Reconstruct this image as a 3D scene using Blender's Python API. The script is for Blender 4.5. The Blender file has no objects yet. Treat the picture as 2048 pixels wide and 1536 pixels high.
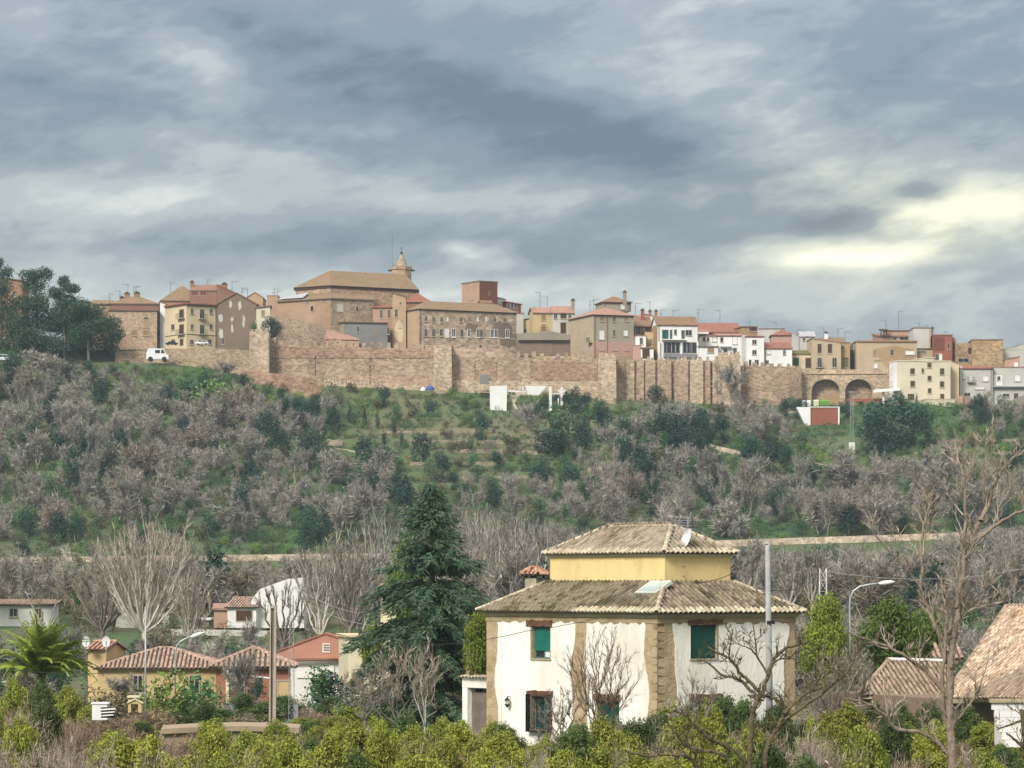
import bpy, math, random
import numpy as np
from mathutils import Vector, Matrix
from mathutils.geometry import tessellate_polygon

SC = bpy.context.scene
# ------------------------------------------------------------------ camera
F = 6465.0            # focal length in photo pixels (2048 wide)
HX, HY = 1024.0, 1170.0   # principal column, horizon row in the photograph
cam_d = bpy.data.cameras.new('camera'); cam = bpy.data.objects.new('camera', cam_d)
SC.collection.objects.link(cam); SC.camera = cam
cam.location = (0, 0, 0); cam.rotation_euler = (math.pi/2, 0, 0)
cam_d.sensor_width = 36; cam_d.lens = F/2048*36; cam_d.shift_y = (HY-768)/2048
cam_d.clip_start = 1; cam_d.clip_end = 20000

# ------------------------------------------------------------------ light
SUN_EL, SUN_AZ = math.radians(38), math.radians(-148)   # azimuth measured from +Y towards +X
sun_d = bpy.data.lights.new('sun', 'SUN'); sun = bpy.data.objects.new('sun', sun_d)
SC.collection.objects.link(sun)
sun_d.energy = 1.5; sun_d.angle = math.radians(17); sun_d.color = (1.0, 0.95, 0.86)
sd = Vector((math.sin(SUN_AZ)*math.cos(SUN_EL), math.cos(SUN_AZ)*math.cos(SUN_EL), math.sin(SUN_EL)))
sun.rotation_euler = (-sd).to_track_quat('-Z', 'Y').to_euler()
SC.view_settings.view_transform = 'Standard'; SC.view_settings.look = 'None'
SC.view_settings.gamma = 1; SC.view_settings.use_curve_mapping = False
SC.view_settings.exposure = 1.50
SC.cycles.use_denoising = True
SC.cycles.max_bounces = 5; SC.cycles.diffuse_bounces = 3; SC.cycles.glossy_bounces = 2
SC.cycles.transparent_max_bounces = 4; SC.cycles.transmission_bounces = 2

# world: Nishita sky behind broken cloud
W = bpy.data.worlds.new('World'); SC.world = W; W.use_nodes = True
nt = W.node_tree; nt.nodes.clear(); NL = nt.links
def wn(t, **k):
    n = nt.nodes.new(t)
    for a, b in k.items(): setattr(n, a, b)
    return n
def wm(op, a, b=None, c=None, clamp=False):
    n = wn('ShaderNodeMath', operation=op, use_clamp=clamp)
    for i, v in enumerate((a, b, c)):
        if v is None: continue
        if isinstance(v, (int, float)): n.inputs[i].default_value = v
        else: NL.new(v, n.inputs[i])
    return n.outputs[0]
tc = wn('ShaderNodeTexCoord'); sep = wn('ShaderNodeSeparateXYZ'); NL.new(tc.outputs['Generated'], sep.inputs[0])
DX, DY, DZ = sep.outputs
az = wm('ARCTAN2', DX, DY)
el = wm('ARCTAN2', DZ, wm('SQRT', wm('ADD', wm('MULTIPLY', DX, DX), wm('MULTIPLY', DY, DY))))
def noise_w(scale, zs, detail, rough, seed, dist=0.0, tilt=0.0):
    cx = wn('ShaderNodeCombineXYZ')
    NL.new(DX, cx.inputs[0]); NL.new(DY, cx.inputs[1])
    NL.new(wm('ADD', wm('MULTIPLY', DZ, zs), wm('ADD', wm('MULTIPLY', DX, tilt), seed)), cx.inputs[2])
    n = wn('ShaderNodeTexNoise'); n.inputs['Scale'].default_value = scale
    n.inputs['Detail'].default_value = detail; n.inputs['Roughness'].default_value = rough
    n.inputs['Distortion'].default_value = dist
    NL.new(cx.outputs[0], n.inputs['Vector'])
    return n.outputs['Fac']
def blob(px, py, rx, ry, amp, tilt=0.0):
    """soft bright or dark mass of cloud, centred on a direction"""
    a0, e0 = math.atan((px-HX)/F), math.atan((HY-py)/F)
    dx = wm('SUBTRACT', az, a0); dy = wm('SUBTRACT', el, e0)
    c, s = math.cos(tilt), math.sin(tilt)
    u = wm('MULTIPLY', wm('ADD', wm('MULTIPLY', dx, c), wm('MULTIPLY', dy, s)), F/rx)
    v = wm('MULTIPLY', wm('SUBTRACT', wm('MULTIPLY', dy, c), wm('MULTIPLY', dx, s)), F/ry)
    r = wm('ADD', wm('MULTIPLY', u, u), wm('MULTIPLY', v, v))
    return wm('MULTIPLY', wm('EXPONENT', wm('MULTIPLY', r, -1.0)), amp)
n1 = noise_w(10, 2.2, 6, 0.5, 3.1, 0.3, -0.3)
n2 = noise_w(24, 3.0, 8, 0.55, 7.7, 0.35, -0.45)
n3 = noise_w(62, 2.6, 6, 0.62, 1.3, 0.3, -0.35)
t = wm('ADD', wm('MULTIPLY', wm('SUBTRACT', n1, 0.5), 0.50), 0.46)
t = wm('ADD', t, wm('MULTIPLY', wm('SUBTRACT', n2, 0.5), 0.50))
t = wm('ADD', t, wm('MULTIPLY', wm('SUBTRACT', n3, 0.5), 0.36))
for b in [(820, 150, 520, 110, -0.30, -0.22), (1250, 290, 300, 60, -0.26, -0.30), (1700, 150, 320, 90, -.06, -.2), (760, 60, 260, 30, .10, -.2), (120, 200, 260, 70, -0.16, -0.3),
          (1060, 60, 500, 40, -0.06), (1700, 70, 300, 80, -0.05, -.2), (200, 395, 560, 50, 0.22, 0), (560, 330, 420, 36, 0.18, -.2),
          (1000, 400, 420, 50, 0.13, 0), (430, 140, 80, 60, 0.30, -0.6), (330, 90, 60, 60, .14, -.8), (1400, 90, 260, 130, 0.10, -0.5), (1560, 240, 130, 70, 0.10, -.8),
          (912, 496, 38, 16, 0.24, 0), (950, 512, 55, 15, 0.22, .2), (1005, 527, 45, 14, .2, .2), (560, 520, 90, 22, 0.16, 0),
          (900, 600, 1800, 70, 0.27, 0), (300, 490, 380, 26, -0.08, 0), (1300, 490, 380, 26, -0.07, 0.05),
          (1700, 350, 300, 50, 0.12, 0.1), (1660, 450, 110, 26, -0.26, 0.1), (1850, 390, 60, 16, -0.3, 0), (1850, 540, 160, 22, -.1, 0),
          (1960, 420, 260, 60, 0.16, 0), (1700, 520, 230, 26, 0.26, -.05), (1760, 620, 400, 40, -.04, 0)]:
    t = wm('ADD', t, blob(*b))
t = wm('ADD', wm('MULTIPLY', wm('SUBTRACT', t, 0.5), 1.36), 0.50)
ramp = wn('ShaderNodeValToRGB'); NL.new(t, ramp.inputs[0])
cr = ramp.color_ramp; cr.interpolation = 'EASE'
cols = [(0.0, (0.070, 0.088, 0.115)), (0.30, (0.142, 0.166, 0.190)), (0.50, (0.212, 0.238, 0.258)), (0.70, (0.325, 0.345, 0.340)), (0.98, (0.52, 0.53, 0.49))]
while len(cr.elements) < len(cols): cr.elements.new(0.5)
for e_, (p, c) in zip(cr.elements, cols): e_.position = p; e_.color = (*c, 1)
glow = wm('ADD', blob(1930, 440, 230, 60, 0.80, 0.12), wm('ADD', blob(1960, 405, 170, 26, 0.4, 0), wm('ADD', blob(1720, 515, 220, 26, 0.55, 0.08), blob(1700, 420, 320, 130, 0.52, 0))))
glow = wm('MULTIPLY', glow, wm('ADD', 0.15, wm('MULTIPLY', wm('MULTIPLY', wm('SUBTRACT', t, 0.30, clamp=True), 1.7, clamp=True), 1.1)))
gm = wn('ShaderNodeMix', data_type='RGBA', blend_type='ADD'); gm.inputs[0].default_value = 1
gv = wn('ShaderNodeMix', data_type='RGBA'); gv.inputs['A'].default_value = (0, 0, 0, 1); gv.inputs['B'].default_value = (0.42, 0.37, 0.17, 1)
NL.new(glow, gv.inputs[0]); NL.new(ramp.outputs[0], gm.inputs['A']); NL.new(gv.outputs['Result'], gm.inputs['B'])
# overcast luminance rises towards the zenith
lum = wm('ADD', 1.0, wm('MULTIPLY', wm('MAXIMUM', wm('SUBTRACT', DZ, 0.12), 0.0), 4.6))
hi = wn('ShaderNodeMix', data_type='RGBA'); NL.new(wm('MULTIPLY', wm('MAXIMUM', wm('SUBTRACT', DZ, 0.16), 0.0), 2.5, clamp=True), hi.inputs[0])
NL.new(gm.outputs['Result'], hi.inputs['A']); hi.inputs['B'].default_value = (0.275, 0.265, 0.25, 1)   # plain high overcast overhead
lv = wn('ShaderNodeVectorMath', operation='SCALE'); NL.new(hi.outputs['Result'], lv.inputs[0]); NL.new(lum, lv.inputs['Scale'])
bgc = wn('ShaderNodeBackground'); NL.new(lv.outputs[0], bgc.inputs[0]); bgc.inputs[1].default_value = 0.505
sky = wn('ShaderNodeTexSky', sky_type='NISHITA', sun_disc=False); sky.sun_elevation = SUN_EL; sky.sun_rotation = SUN_AZ % (2*math.pi)
bgs = wn('ShaderNodeBackground'); NL.new(sky.outputs[0], bgs.inputs[0]); bgs.inputs[1].default_value = 0.08
mx = wn('ShaderNodeMixShader'); mx.inputs[0].default_value = 0.9
NL.new(bgs.outputs[0], mx.inputs[1]); NL.new(bgc.outputs[0], mx.inputs[2])
wo = wn('ShaderNodeOutputWorld'); NL.new(mx.outputs[0], wo.inputs[0])

# ------------------------------------------------------------------ helpers
COL = SC.collection
RNG = np.random.default_rng(7); R = random.Random(11)
def P(px, py, Y): return Vector(((px-HX)/F*Y, Y, (HY-py)/F*Y))
def X(px, Y): return (px-HX)/F*Y
def Z(py, Y): return (HY-py)/F*Y

def tag(o, label=None, cat=None, group=None, kind=None):
    if label: o['label'] = label
    if cat: o['category'] = cat
    if group: o['group'] = group
    if kind: o['kind'] = kind
    return o
def thing(name, label, cat, loc=(0, 0, 0), group=None, rz=0.0):
    o = bpy.data.objects.new(name, None); COL.objects.link(o)
    o.empty_display_size = 0.3
    o.location = loc; o.rotation_euler = (0, 0, rz)
    return tag(o, label, cat, group)
def wloc(o):
    v = Vector((0, 0, 0))
    while o is not None: v = v + o.location; o = o.parent
    return v
class MB:
    """collects polygons; build() links them as one mesh object"""
    def __init__(s): s.v = []; s.f = []
    def poly(s, pts):
        n = len(s.v); s.v.extend([tuple(p) for p in pts]); s.f.append(tuple(range(n, n+len(pts)))); return s
    def mesh(s, vs, fs):
        n = len(s.v); s.v.extend([tuple(p) for p in vs]); s.f.extend([tuple(i+n for i in f) for f in fs]); return s
    def box(s, x0, x1, y0, y1, z0, z1):
        return s.hexa([(x0,y0,z0),(x1,y0,z0),(x1,y1,z0),(x0,y1,z0),(x0,y0,z1),(x1,y0,z1),(x1,y1,z1),(x0,y1,z1)])
    def hexa(s, p):
        return s.mesh(p, [(0,3,2,1),(4,5,6,7),(0,1,5,4),(1,2,6,5),(2,3,7,6),(3,0,4,7)])
    def prism(s, plan, z0, z1):
        """plan = list of (x,y) counter-clockwise; z0,z1 floats or lists"""
        n = len(plan)
        a = z0 if isinstance(z0, (list, tuple)) else [z0]*n; b = z1 if isinstance(z1, (list, tuple)) else [z1]*n
        vs = [(p[0], p[1], a[i]) for i, p in enumerate(plan)] + [(p[0], p[1], b[i]) for i, p in enumerate(plan)]
        fs = [tuple(range(n-1, -1, -1)), tuple(range(n, 2*n))] + [(i, (i+1) % n, n+(i+1) % n, n+i) for i in range(n)]
        return s.mesh(vs, fs)
    def slab(s, pts, th=0.12):
        """planar polygon (3D) given thickness downward"""
        n = len(pts); lo = [(p[0], p[1], p[2]-th) for p in pts]
        vs = [tuple(p) for p in pts] + lo
        fs = [tuple(range(n)), tuple(range(2*n-1, n-1, -1))] + [(i, n+i, n+(i+1) % n, (i+1) % n) for i in range(n)]
        return s.mesh(vs, fs)
    def tube(s, pts, rad, n=5, cap=True):
        pts = [Vector(p) for p in pts]; m = len(pts)
        if not isinstance(rad, (list, tuple)): rad = [rad]*m
        vs = []; ref = None
        for i, p in enumerate(pts):
            d = (pts[min(i+1, m-1)]-pts[max(i-1, 0)])
            if d.length < 1e-9: d = Vector((0, 0, 1))
            d.normalize()
            if ref is None: ref = Vector((1, 0, 0)) if abs(d.x) < 0.8 else Vector((0, 1, 0))
            a = d.cross(ref).normalized(); b = d.cross(a); ref = b.cross(d) if False else ref
            for k in range(n):
                t_ = 2*math.pi*k/n
                vs.append(p+(a*math.cos(t_)+b*math.sin(t_))*rad[i])
        fs = [(i*n+k, i*n+(k+1) % n, (i+1)*n+(k+1) % n, (i+1)*n+k) for i in range(m-1) for k in range(n)]
        if cap: fs += [tuple(range(n-1, -1, -1)), tuple((m-1)*n+k for k in range(n))]
        return s.mesh(vs, fs)
    def lathe(s, c, prof, n=12):
        vs = [(c[0]+r*math.cos(2*math.pi*k/n), c[1]+r*math.sin(2*math.pi*k/n), c[2]+z) for r, z in prof for k in range(n)]
        m = len(prof)
        fs = [(i*n+k, i*n+(k+1) % n, (i+1)*n+(k+1) % n, (i+1)*n+k) for i in range(m-1) for k in range(n)]
        fs += [tuple(range(n-1, -1, -1)), tuple((m-1)*n+k for k in range(n))]
        return s.mesh(vs, fs)
    def data(s, name, mat, org=(0, 0, 0), smooth=False):
        me = bpy.data.meshes.new(name)
        o = Vector(org)
        me.from_pydata([(v[0]-o[0], v[1]-o[1], v[2]-o[2]) for v in s.v], [], s.f)
        if mat: me.materials.append(mat)
        if smooth: me.polygons.foreach_set('use_smooth', [True]*len(me.polygons))
        me.update(); return me
    def build(s, name, mat, parent=None, smooth=False, org=None):
        base = wloc(parent) if parent is not None else Vector((0, 0, 0))
        if org is None: org = base
        o = bpy.data.objects.new(name, s.data(name, mat, org, smooth)); COL.objects.link(o)
        if parent is not None: o.parent = parent
        o.location = Vector(org)-base
        return o
def npmesh(name, V, Fc, mat, col=None):
    """mesh from numpy arrays; Fc (n,3) or (n,4); col optional per-face float stored as point attribute 'tint'"""
    me = bpy.data.meshes.new(name); k = Fc.shape[1]
    me.vertices.add(len(V)); me.vertices.foreach_set('co', V.astype(np.float32).ravel())
    me.loops.add(Fc.size); me.loops.foreach_set('vertex_index', Fc.astype(np.int32).ravel())
    me.polygons.add(len(Fc)); me.polygons.foreach_set('loop_start', np.arange(0, Fc.size, k, dtype=np.int32))
    me.polygons.foreach_set('loop_total', np.full(len(Fc), k, dtype=np.int32))
    if col is not None:
        a = me.attributes.new('tint', 'FLOAT', 'POINT'); a.data.foreach_set('value', col.astype(np.float32))
    if mat: me.materials.append(mat)
    me.update(calc_edges=True); return me
def link(name, me, parent=None, loc=(0, 0, 0), rz=0.0, sc=1.0):
    o = bpy.data.objects.new(name, me); COL.objects.link(o); o.location = loc
    o.rotation_euler = (0, 0, rz); o.scale = (sc, sc, sc) if not isinstance(sc, tuple) else sc
    if parent is not None: o.parent = parent
    return o
def copy_tree(o, parent=None):
    c = o.copy(); COL.objects.link(c)
    if parent is not None: c.parent = parent
    for ch in list(o.children): copy_tree(ch, c)
    return c

# ------------------------------------------------------------------ materials
MATS = {}
def mat(name, c1, c2=None, c3=None, scale=1.0, rough=0.85, bump=0.3, bscale=8.0, coord='pos', metallic=0.0, contrast=(0.35, 0.65),
        stain=None, stain_amt=0.0, rand=0.0, tint=0.0, trans=0.0, stretch=(1, 1, 1), spec=0.3, detail=6):
    if name in MATS: return MATS[name]
    m = bpy.data.materials.new(name); m.use_nodes = True; nt = m.node_tree; nd = nt.nodes; L = nt.links
    b = nd['Principled BSDF']; b.inputs['Roughness'].default_value = rough; b.inputs['Metallic'].default_value = metallic
    b.inputs['Specular IOR Level'].default_value = spec
    if coord == 'pos': g = nd.new('ShaderNodeNewGeometry'); vec = g.outputs['Position']
    else: g = nd.new('ShaderNodeTexCoord'); vec = g.outputs['Object']
    mp = nd.new('ShaderNodeMapping'); mp.inputs['Scale'].default_value = stretch; L.new(vec, mp.inputs[0]); vec = mp.outputs[0]
    def noi(s, d=detail, r=0.6, v=None):
        n = nd.new('ShaderNodeTexNoise'); n.inputs['Scale'].default_value = s; n.inputs['Detail'].default_value = d
        n.inputs['Roughness'].default_value = r; L.new(v or vec, n.inputs['Vector']); return n.outputs['Fac']
    if c2 is None: c2 = tuple(x*0.8 for x in c1)
    rp = nd.new('ShaderNodeValToRGB'); L.new(noi(scale), rp.inputs[0])
    e = rp.color_ramp.elements
    e[0].position = contrast[0]; e[0].color = (*c1, 1); e[1].position = contrast[1]; e[1].color = (*c2, 1)
    if c3: x = e.new(sum(contrast)/2); x.color = (*c3, 1)
    out = rp.outputs[0]
    if stain:
        mxn = nd.new('ShaderNodeMix'); mxn.data_type = 'RGBA'; mxn.inputs['B'].default_value = (*stain, 1)
        mr = nd.new('ShaderNodeMapRange'); mr.inputs[1].default_value = 0.5; mr.inputs[2].default_value = 0.72
        mr.inputs[4].default_value = stain_amt
        L.new(noi(scale*0.37, 5, 0.65), mr.inputs[0]); L.new(mr.outputs[0], mxn.inputs[0]); L.new(out, mxn.inputs['A']); out = mxn.outputs['Result']
    if rand or tint:
        hs = nd.new('ShaderNodeHueSaturation'); L.new(out, hs.inputs['Color']); src = None
        if rand:
            oi = nd.new('ShaderNodeObjectInfo'); mr = nd.new('ShaderNodeMapRange'); L.new(oi.outputs['Random'], mr.inputs[0])
            mr.inputs[3].default_value = 1-rand; mr.inputs[4].default_value = 1+rand; src = mr.outputs[0]
            mr3 = nd.new('ShaderNodeMapRange'); wv = nd.new('ShaderNodeMath'); wv.operation = 'FRACT'; w2 = nd.new('ShaderNodeMath'); w2.operation = 'MULTIPLY'; w2.inputs[1].default_value = 7.31
            L.new(oi.outputs['Random'], w2.inputs[0]); L.new(w2.outputs[0], wv.inputs[0]); L.new(wv.outputs[0], mr3.inputs[0])
            mr3.inputs[3].default_value = 0.5-rand*0.045; mr3.inputs[4].default_value = 0.5+rand*0.045; L.new(mr3.outputs[0], hs.inputs['Hue'])
        if tint:
            at = nd.new('ShaderNodeAttribute'); at.attribute_name = 'tint'; mr2 = nd.new('ShaderNodeMapRange'); L.new(at.outputs['Fac'], mr2.inputs[0])
            mr2.inputs[3].default_value = 1-tint; mr2.inputs[4].default_value = 1+tint
            if src is not None:
                mm = nd.new('ShaderNodeMath'); mm.operation = 'MULTIPLY'; L.new(src, mm.inputs[0]); L.new(mr2.outputs[0], mm.inputs[1]); src = mm.outputs[0]
            else: src = mr2.outputs[0]
        L.new(src, hs.inputs['Value']); out = hs.outputs[0]
    L.new(out, b.inputs['Base Color'])
    if bump:
        bp = nd.new('ShaderNodeBump'); bp.inputs['Strength'].default_value = bump; bp.inputs['Distance'].default_value = 0.1
        L.new(noi(bscale, 4), bp.inputs['Height']); L.new(bp.outputs[0], b.inputs['Normal'])
    if trans:
        td = nd.new('ShaderNodeBsdfTranslucent'); L.new(out, td.inputs[0]); ms = nd.new('ShaderNodeMixShader'); ms.inputs[0].default_value = trans
        L.new(b.outputs[0], ms.inputs[1]); L.new(td.outputs[0], ms.inputs[2]); L.new(ms.outputs[0], nd['Material Output'].inputs[0])
    MATS[name] = m; return m
def masonry(name, cs, scale, mortar=(0.36, 0.29, 0.21), amt=0.6, band=None, big=0.09):
    """rubble masonry: cells of stone with lighter joints, large weathered patches, optional brown course band"""
    if name in MATS: return MATS[name]
    m = mat(name, *cs, scale=big*1.6, bump=0.0, contrast=(0.3, 0.7), detail=8, stain=tuple(v*.5 for v in cs[1]), stain_amt=.55, stretch=(1, 1, .6))
    nt = m.node_tree; nd = nt.nodes; L = nt.links; b = nd['Principled BSDF']
    src = b.inputs['Base Color'].links[0].from_socket
    g = nd.new('ShaderNodeNewGeometry'); mp = nd.new('ShaderNodeMapping'); mp.inputs['Scale'].default_value = (1, 1, 1.7); L.new(g.outputs['Position'], mp.inputs[0])
    vo = nd.new('ShaderNodeTexVoronoi'); vo.inputs['Scale'].default_value = scale; L.new(mp.outputs[0], vo.inputs['Vector'])
    vd = nd.new('ShaderNodeTexVoronoi'); vd.feature = 'DISTANCE_TO_EDGE'; vd.inputs['Scale'].default_value = scale; L.new(mp.outputs[0], vd.inputs['Vector'])
    sp = nd.new('ShaderNodeSeparateColor'); L.new(vo.outputs['Color'], sp.inputs[0])
    mr = nd.new('ShaderNodeMapRange'); L.new(sp.outputs[0], mr.inputs[0]); mr.inputs[3].default_value = 0.66; mr.inputs[4].default_value = 1.38
    n2 = nd.new('ShaderNodeTexNoise'); n2.inputs['Scale'].default_value = scale*0.8; n2.inputs['Detail'].default_value = 8; n2.inputs['Roughness'].default_value = 0.8
    L.new(g.outputs['Position'], n2.inputs['Vector'])
    mr1 = nd.new('ShaderNodeMapRange'); L.new(n2.outputs['Fac'], mr1.inputs[0]); mr1.inputs[1].default_value = .3; mr1.inputs[2].default_value = .7; mr1.inputs[3].default_value = 0.75; mr1.inputs[4].default_value = 1.3
    mm = nd.new('ShaderNodeMath'); mm.operation = 'MULTIPLY'; L.new(mr.outputs[0], mm.inputs[0]); L.new(mr1.outputs[0], mm.inputs[1])
    hs = nd.new('ShaderNodeHueSaturation'); L.new(src, hs.inputs['Color']); L.new(mm.outputs[0], hs.inputs['Value'])
    mx = nd.new('ShaderNodeMix'); mx.data_type = 'RGBA'; mx.inputs['B'].default_value = (*mortar, 1); L.new(hs.outputs[0], mx.inputs['A'])
    mr2 = nd.new('ShaderNodeMapRange'); L.new(vd.outputs['Distance'], mr2.inputs[0]); mr2.inputs[1].default_value = 0.02; mr2.inputs[2].default_value = 0.09
    mr2.inputs[3].default_value = amt; mr2.inputs[4].default_value = 0.0
    L.new(mr2.outputs[0], mx.inputs[0]); L.new(mx.outputs['Result'], b.inputs['Base Color'])
    bp = nd.new('ShaderNodeBump'); bp.inputs['Strength'].default_value = 0.7; bp.inputs['Distance'].default_value = 0.12
    L.new(vd.outputs['Distance'], bp.inputs['Height']); L.new(bp.outputs[0], b.inputs['Normal'])
    return m
def mrows(name, c1, c2, c3, pitch=0.45, **k):
    """far tiled roof: tile colour variation"""
    return mat(name, c1, c2, c3, scale=1.1, bump=0.6, bscale=3.5, rough=0.9, contrast=(0.3, 0.7), **k)
# ------------------------------------------------------------------ ground
def fbm(x, y, s, seed=0, oct=4):
    """cheap smooth value noise, vectorised, about -1..1"""
    x = np.asarray(x, float); y = np.asarray(y, float); tot = 0; a = 1; nrm = 0
    for o in range(oct):
        xs, ys = x/s, y/s; xi, yi = np.floor(xs), np.floor(ys); fx, fy = xs-xi, ys-yi
        fx = fx*fx*(3-2*fx); fy = fy*fy*(3-2*fy)
        def h(i, j):
            v = np.sin(i*127.1+j*311.7+seed*74.7+o*19.3)*43758.5453; return (v-np.floor(v))*2-1
        tot = tot+a*((h(xi, yi)*(1-fx)+h(xi+1, yi)*fx)*(1-fy)+(h(xi, yi+1)*(1-fx)+h(xi+1, yi+1)*fx)*fy)
        nrm += a; a *= 0.5; s *= 0.5
    return tot/nrm
RAILX = [-2000, 0, 780, 1460, 1890, 2048, 4000]; RAILP = [1128, 1122, 1113, 1087, 1073, 1068, 1060]
BASEX = [-2000, 0, 330, 440, 500, 560, 636, 645, 700, 870, 1200, 1480, 1600, 1800, 1920, 2048, 2400, 4000]
BASEP = [720, 722, 727, 741, 755, 770, 792, 770, 775, 783, 798, 812, 810, 814, 828, 835, 850, 860]
TOPX = [-2000, 0, 500, 1000, 1200, 1500, 1800, 2048, 4000]; TOPP = [712, 708, 705, 724, 732, 746, 752, 754, 750]
WALLY = 735.0
def zrail(x): return (HY-np.interp(HX+x/600*F, RAILX, RAILP))/F*600
def zbase(x): return (HY-np.interp(HX+x/WALLY*F, BASEX, BASEP))/F*WALLY
def ztop(x): return (HY-np.interp(HX+x/750*F, TOPX, TOPP))/F*750
VY = [-200, 0, 60, 138, 170, 230, 300, 350, 450, 560]; VZ = [-6.5, -6.5, -7.2, -7.1, -7.7, -9.0, -8.3, -4.8, -1.2, 1.6]
def TZ(x, y):
    x = np.asarray(x, float); y = np.asarray(y, float)
    zr = zrail(x); zb = zbase(x); zt = ztop(x)
    n = fbm(x, y, 40, 1)*0.9+fbm(x, y, 9, 2, 2)*0.25
    val = np.interp(y, VY, VZ)
    z = val+n*np.clip(np.abs(y-138)/60, 0.1, 1)
    k = np.clip((y-560)/31, 0, 1); z = z*(1-k)+(zr-.55+n*.15)*k
    ye = np.interp(HX+x/WALLY*F, [0, 1480, 1690, 1780, 2048], [WALLY-2, WALLY-2, 731, 716, 713]); s = np.clip((y-604)/(ye-604), 0, 1); s2 = s**1.12
    hill = zr+(zb-zr)*s2+n*np.sin(np.pi*s)*1.1
    st = 2.6; q = hill/st; fr = q-np.floor(q); stair = (np.floor(q)+np.clip((fr-0.62)/0.38, 0, 1))*st
    tw = np.clip(fbm(x, y, 70, 5, 2)*1.5+0.55, 0, 1)*np.sin(np.pi*np.clip(s, 0, 1))**0.5
    hill = hill*(1-0.85*tw)+stair*0.85*tw
    z = np.where(y > 591.5, np.where(y < 604, zr, hill), z)
    z = np.where(y > WALLY+3, zt, z)
    far = np.clip((y-840)/200, 0, 1); z = z*(1-far)+(-30)*far
    side = np.clip((np.abs(x)-190)/400, 0, 1)*np.clip((y-500)/200, 0, 1)
    return z
def Yat(px, py, y0=606, y1=733):
    ys_ = np.arange(y0, y1, .5); z_ = TZ((px-HX)/F*ys_, ys_); p_ = HY-z_/ys_*F; return float(ys_[int(np.argmin(np.abs(p_-py)))])
def T1(x, y): return float(TZ(np.array([x]), np.array([y]))[0])
xs = np.concatenate([[-2000, -1400, -800, -500, -380, -300, -250, -220], np.arange(-200, 200.1, 2.0), [220, 250, 300, 380, 500, 800, 1400, 2000]])
ys = np.concatenate([[-600, -200, -50, 0, 30], np.arange(50, 180, 5), np.arange(180, 560, 10), np.arange(560, 591, 5), [591, 592, 597, 604], np.arange(606, 736, 1.25), [737.9, 738.1, 745, 760, 800, 840, 900, 1000, 1040, 1600, 2500]])
gx, gy = np.meshgrid(xs, ys); gz = TZ(gx, gy)
nx, ny = len(xs), len(ys); idx = np.arange(nx*ny).reshape(ny, nx)
Fc = np.stack([idx[:-1, :-1], idx[:-1, 1:], idx[1:, 1:], idx[1:, :-1]], -1).reshape(-1, 4)
M_ground = mat('hill_soil_and_grass', (0.030, 0.062, 0.022), (0.095, 0.083, 0.048), (0.052, 0.095, 0.028), scale=0.045, bump=1.0, bscale=0.9, detail=12, contrast=(0.36, 0.66),
               stain=(0.20, 0.16, 0.10), stain_amt=0.5)
me = npmesh('ground', np.stack([gx, gy, gz], -1).reshape(-1, 3), Fc, M_ground)
me.polygons.foreach_set('use_smooth', [True]*len(me.polygons))
tag(link('ground', me), kind='structure')

# railway line on its embankment: ballast bed, retaining wall
M_rubble = masonry('rubble_wall', ((0.30, 0.21, 0.13), (0.22, 0.15, 0.09), (0.36, 0.27, 0.17)), 0.9)
M_pale = masonry('pale_rubble', ((0.40, 0.33, 0.24), (0.30, 0.23, 0.16), (0.46, 0.38, 0.29)), 1.2)
mb = MB(); px = np.linspace(-150, 2300, 99)
for a, b in zip(px[:-1], px[1:]):
    xa, xb = (a-HX)/F*592, (b-HX)/F*592
    za, zb_ = float(zrail(xa)), float(zrail(xb))
    mb.hexa([(xa, 590.6, za-3), (xb, 590.6, zb_-3.5), (xb, 591.5, zb_-3.5), (xa, 591.5, za-3), (xa, 590.8, za+.55), (xb, 590.8, zb_+.55), (xb, 591.5, zb_+.55), (xa, 591.5, za+.55)])
o = mb.build('retaining_wall', M_pale); tag(o, 'long low pale stone wall carrying the railway across the foot of the slope', 'wall')
mb = MB()
for a, b in zip(px[:-1], px[1:]):
    xa, xb = (a-HX)/F*598, (b-HX)/F*598; za, zb_ = float(zrail(xa)), float(zrail(xb))
    mb.hexa([(xa, 592, za), (xb, 592, zb_), (xb, 603.5, zb_), (xa, 603.5, za), (xa, 593, za+.35), (xb, 593, zb_+.35), (xb, 602.5, zb_+.35), (xa, 602.5, za+.35)])
tag(mb.build('railway_bed', mat('ballast', (0.25, 0.22, 0.19), (0.14, 0.12, 0.10), scale=2, bump=1, bscale=5)), kind='structure')
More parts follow.
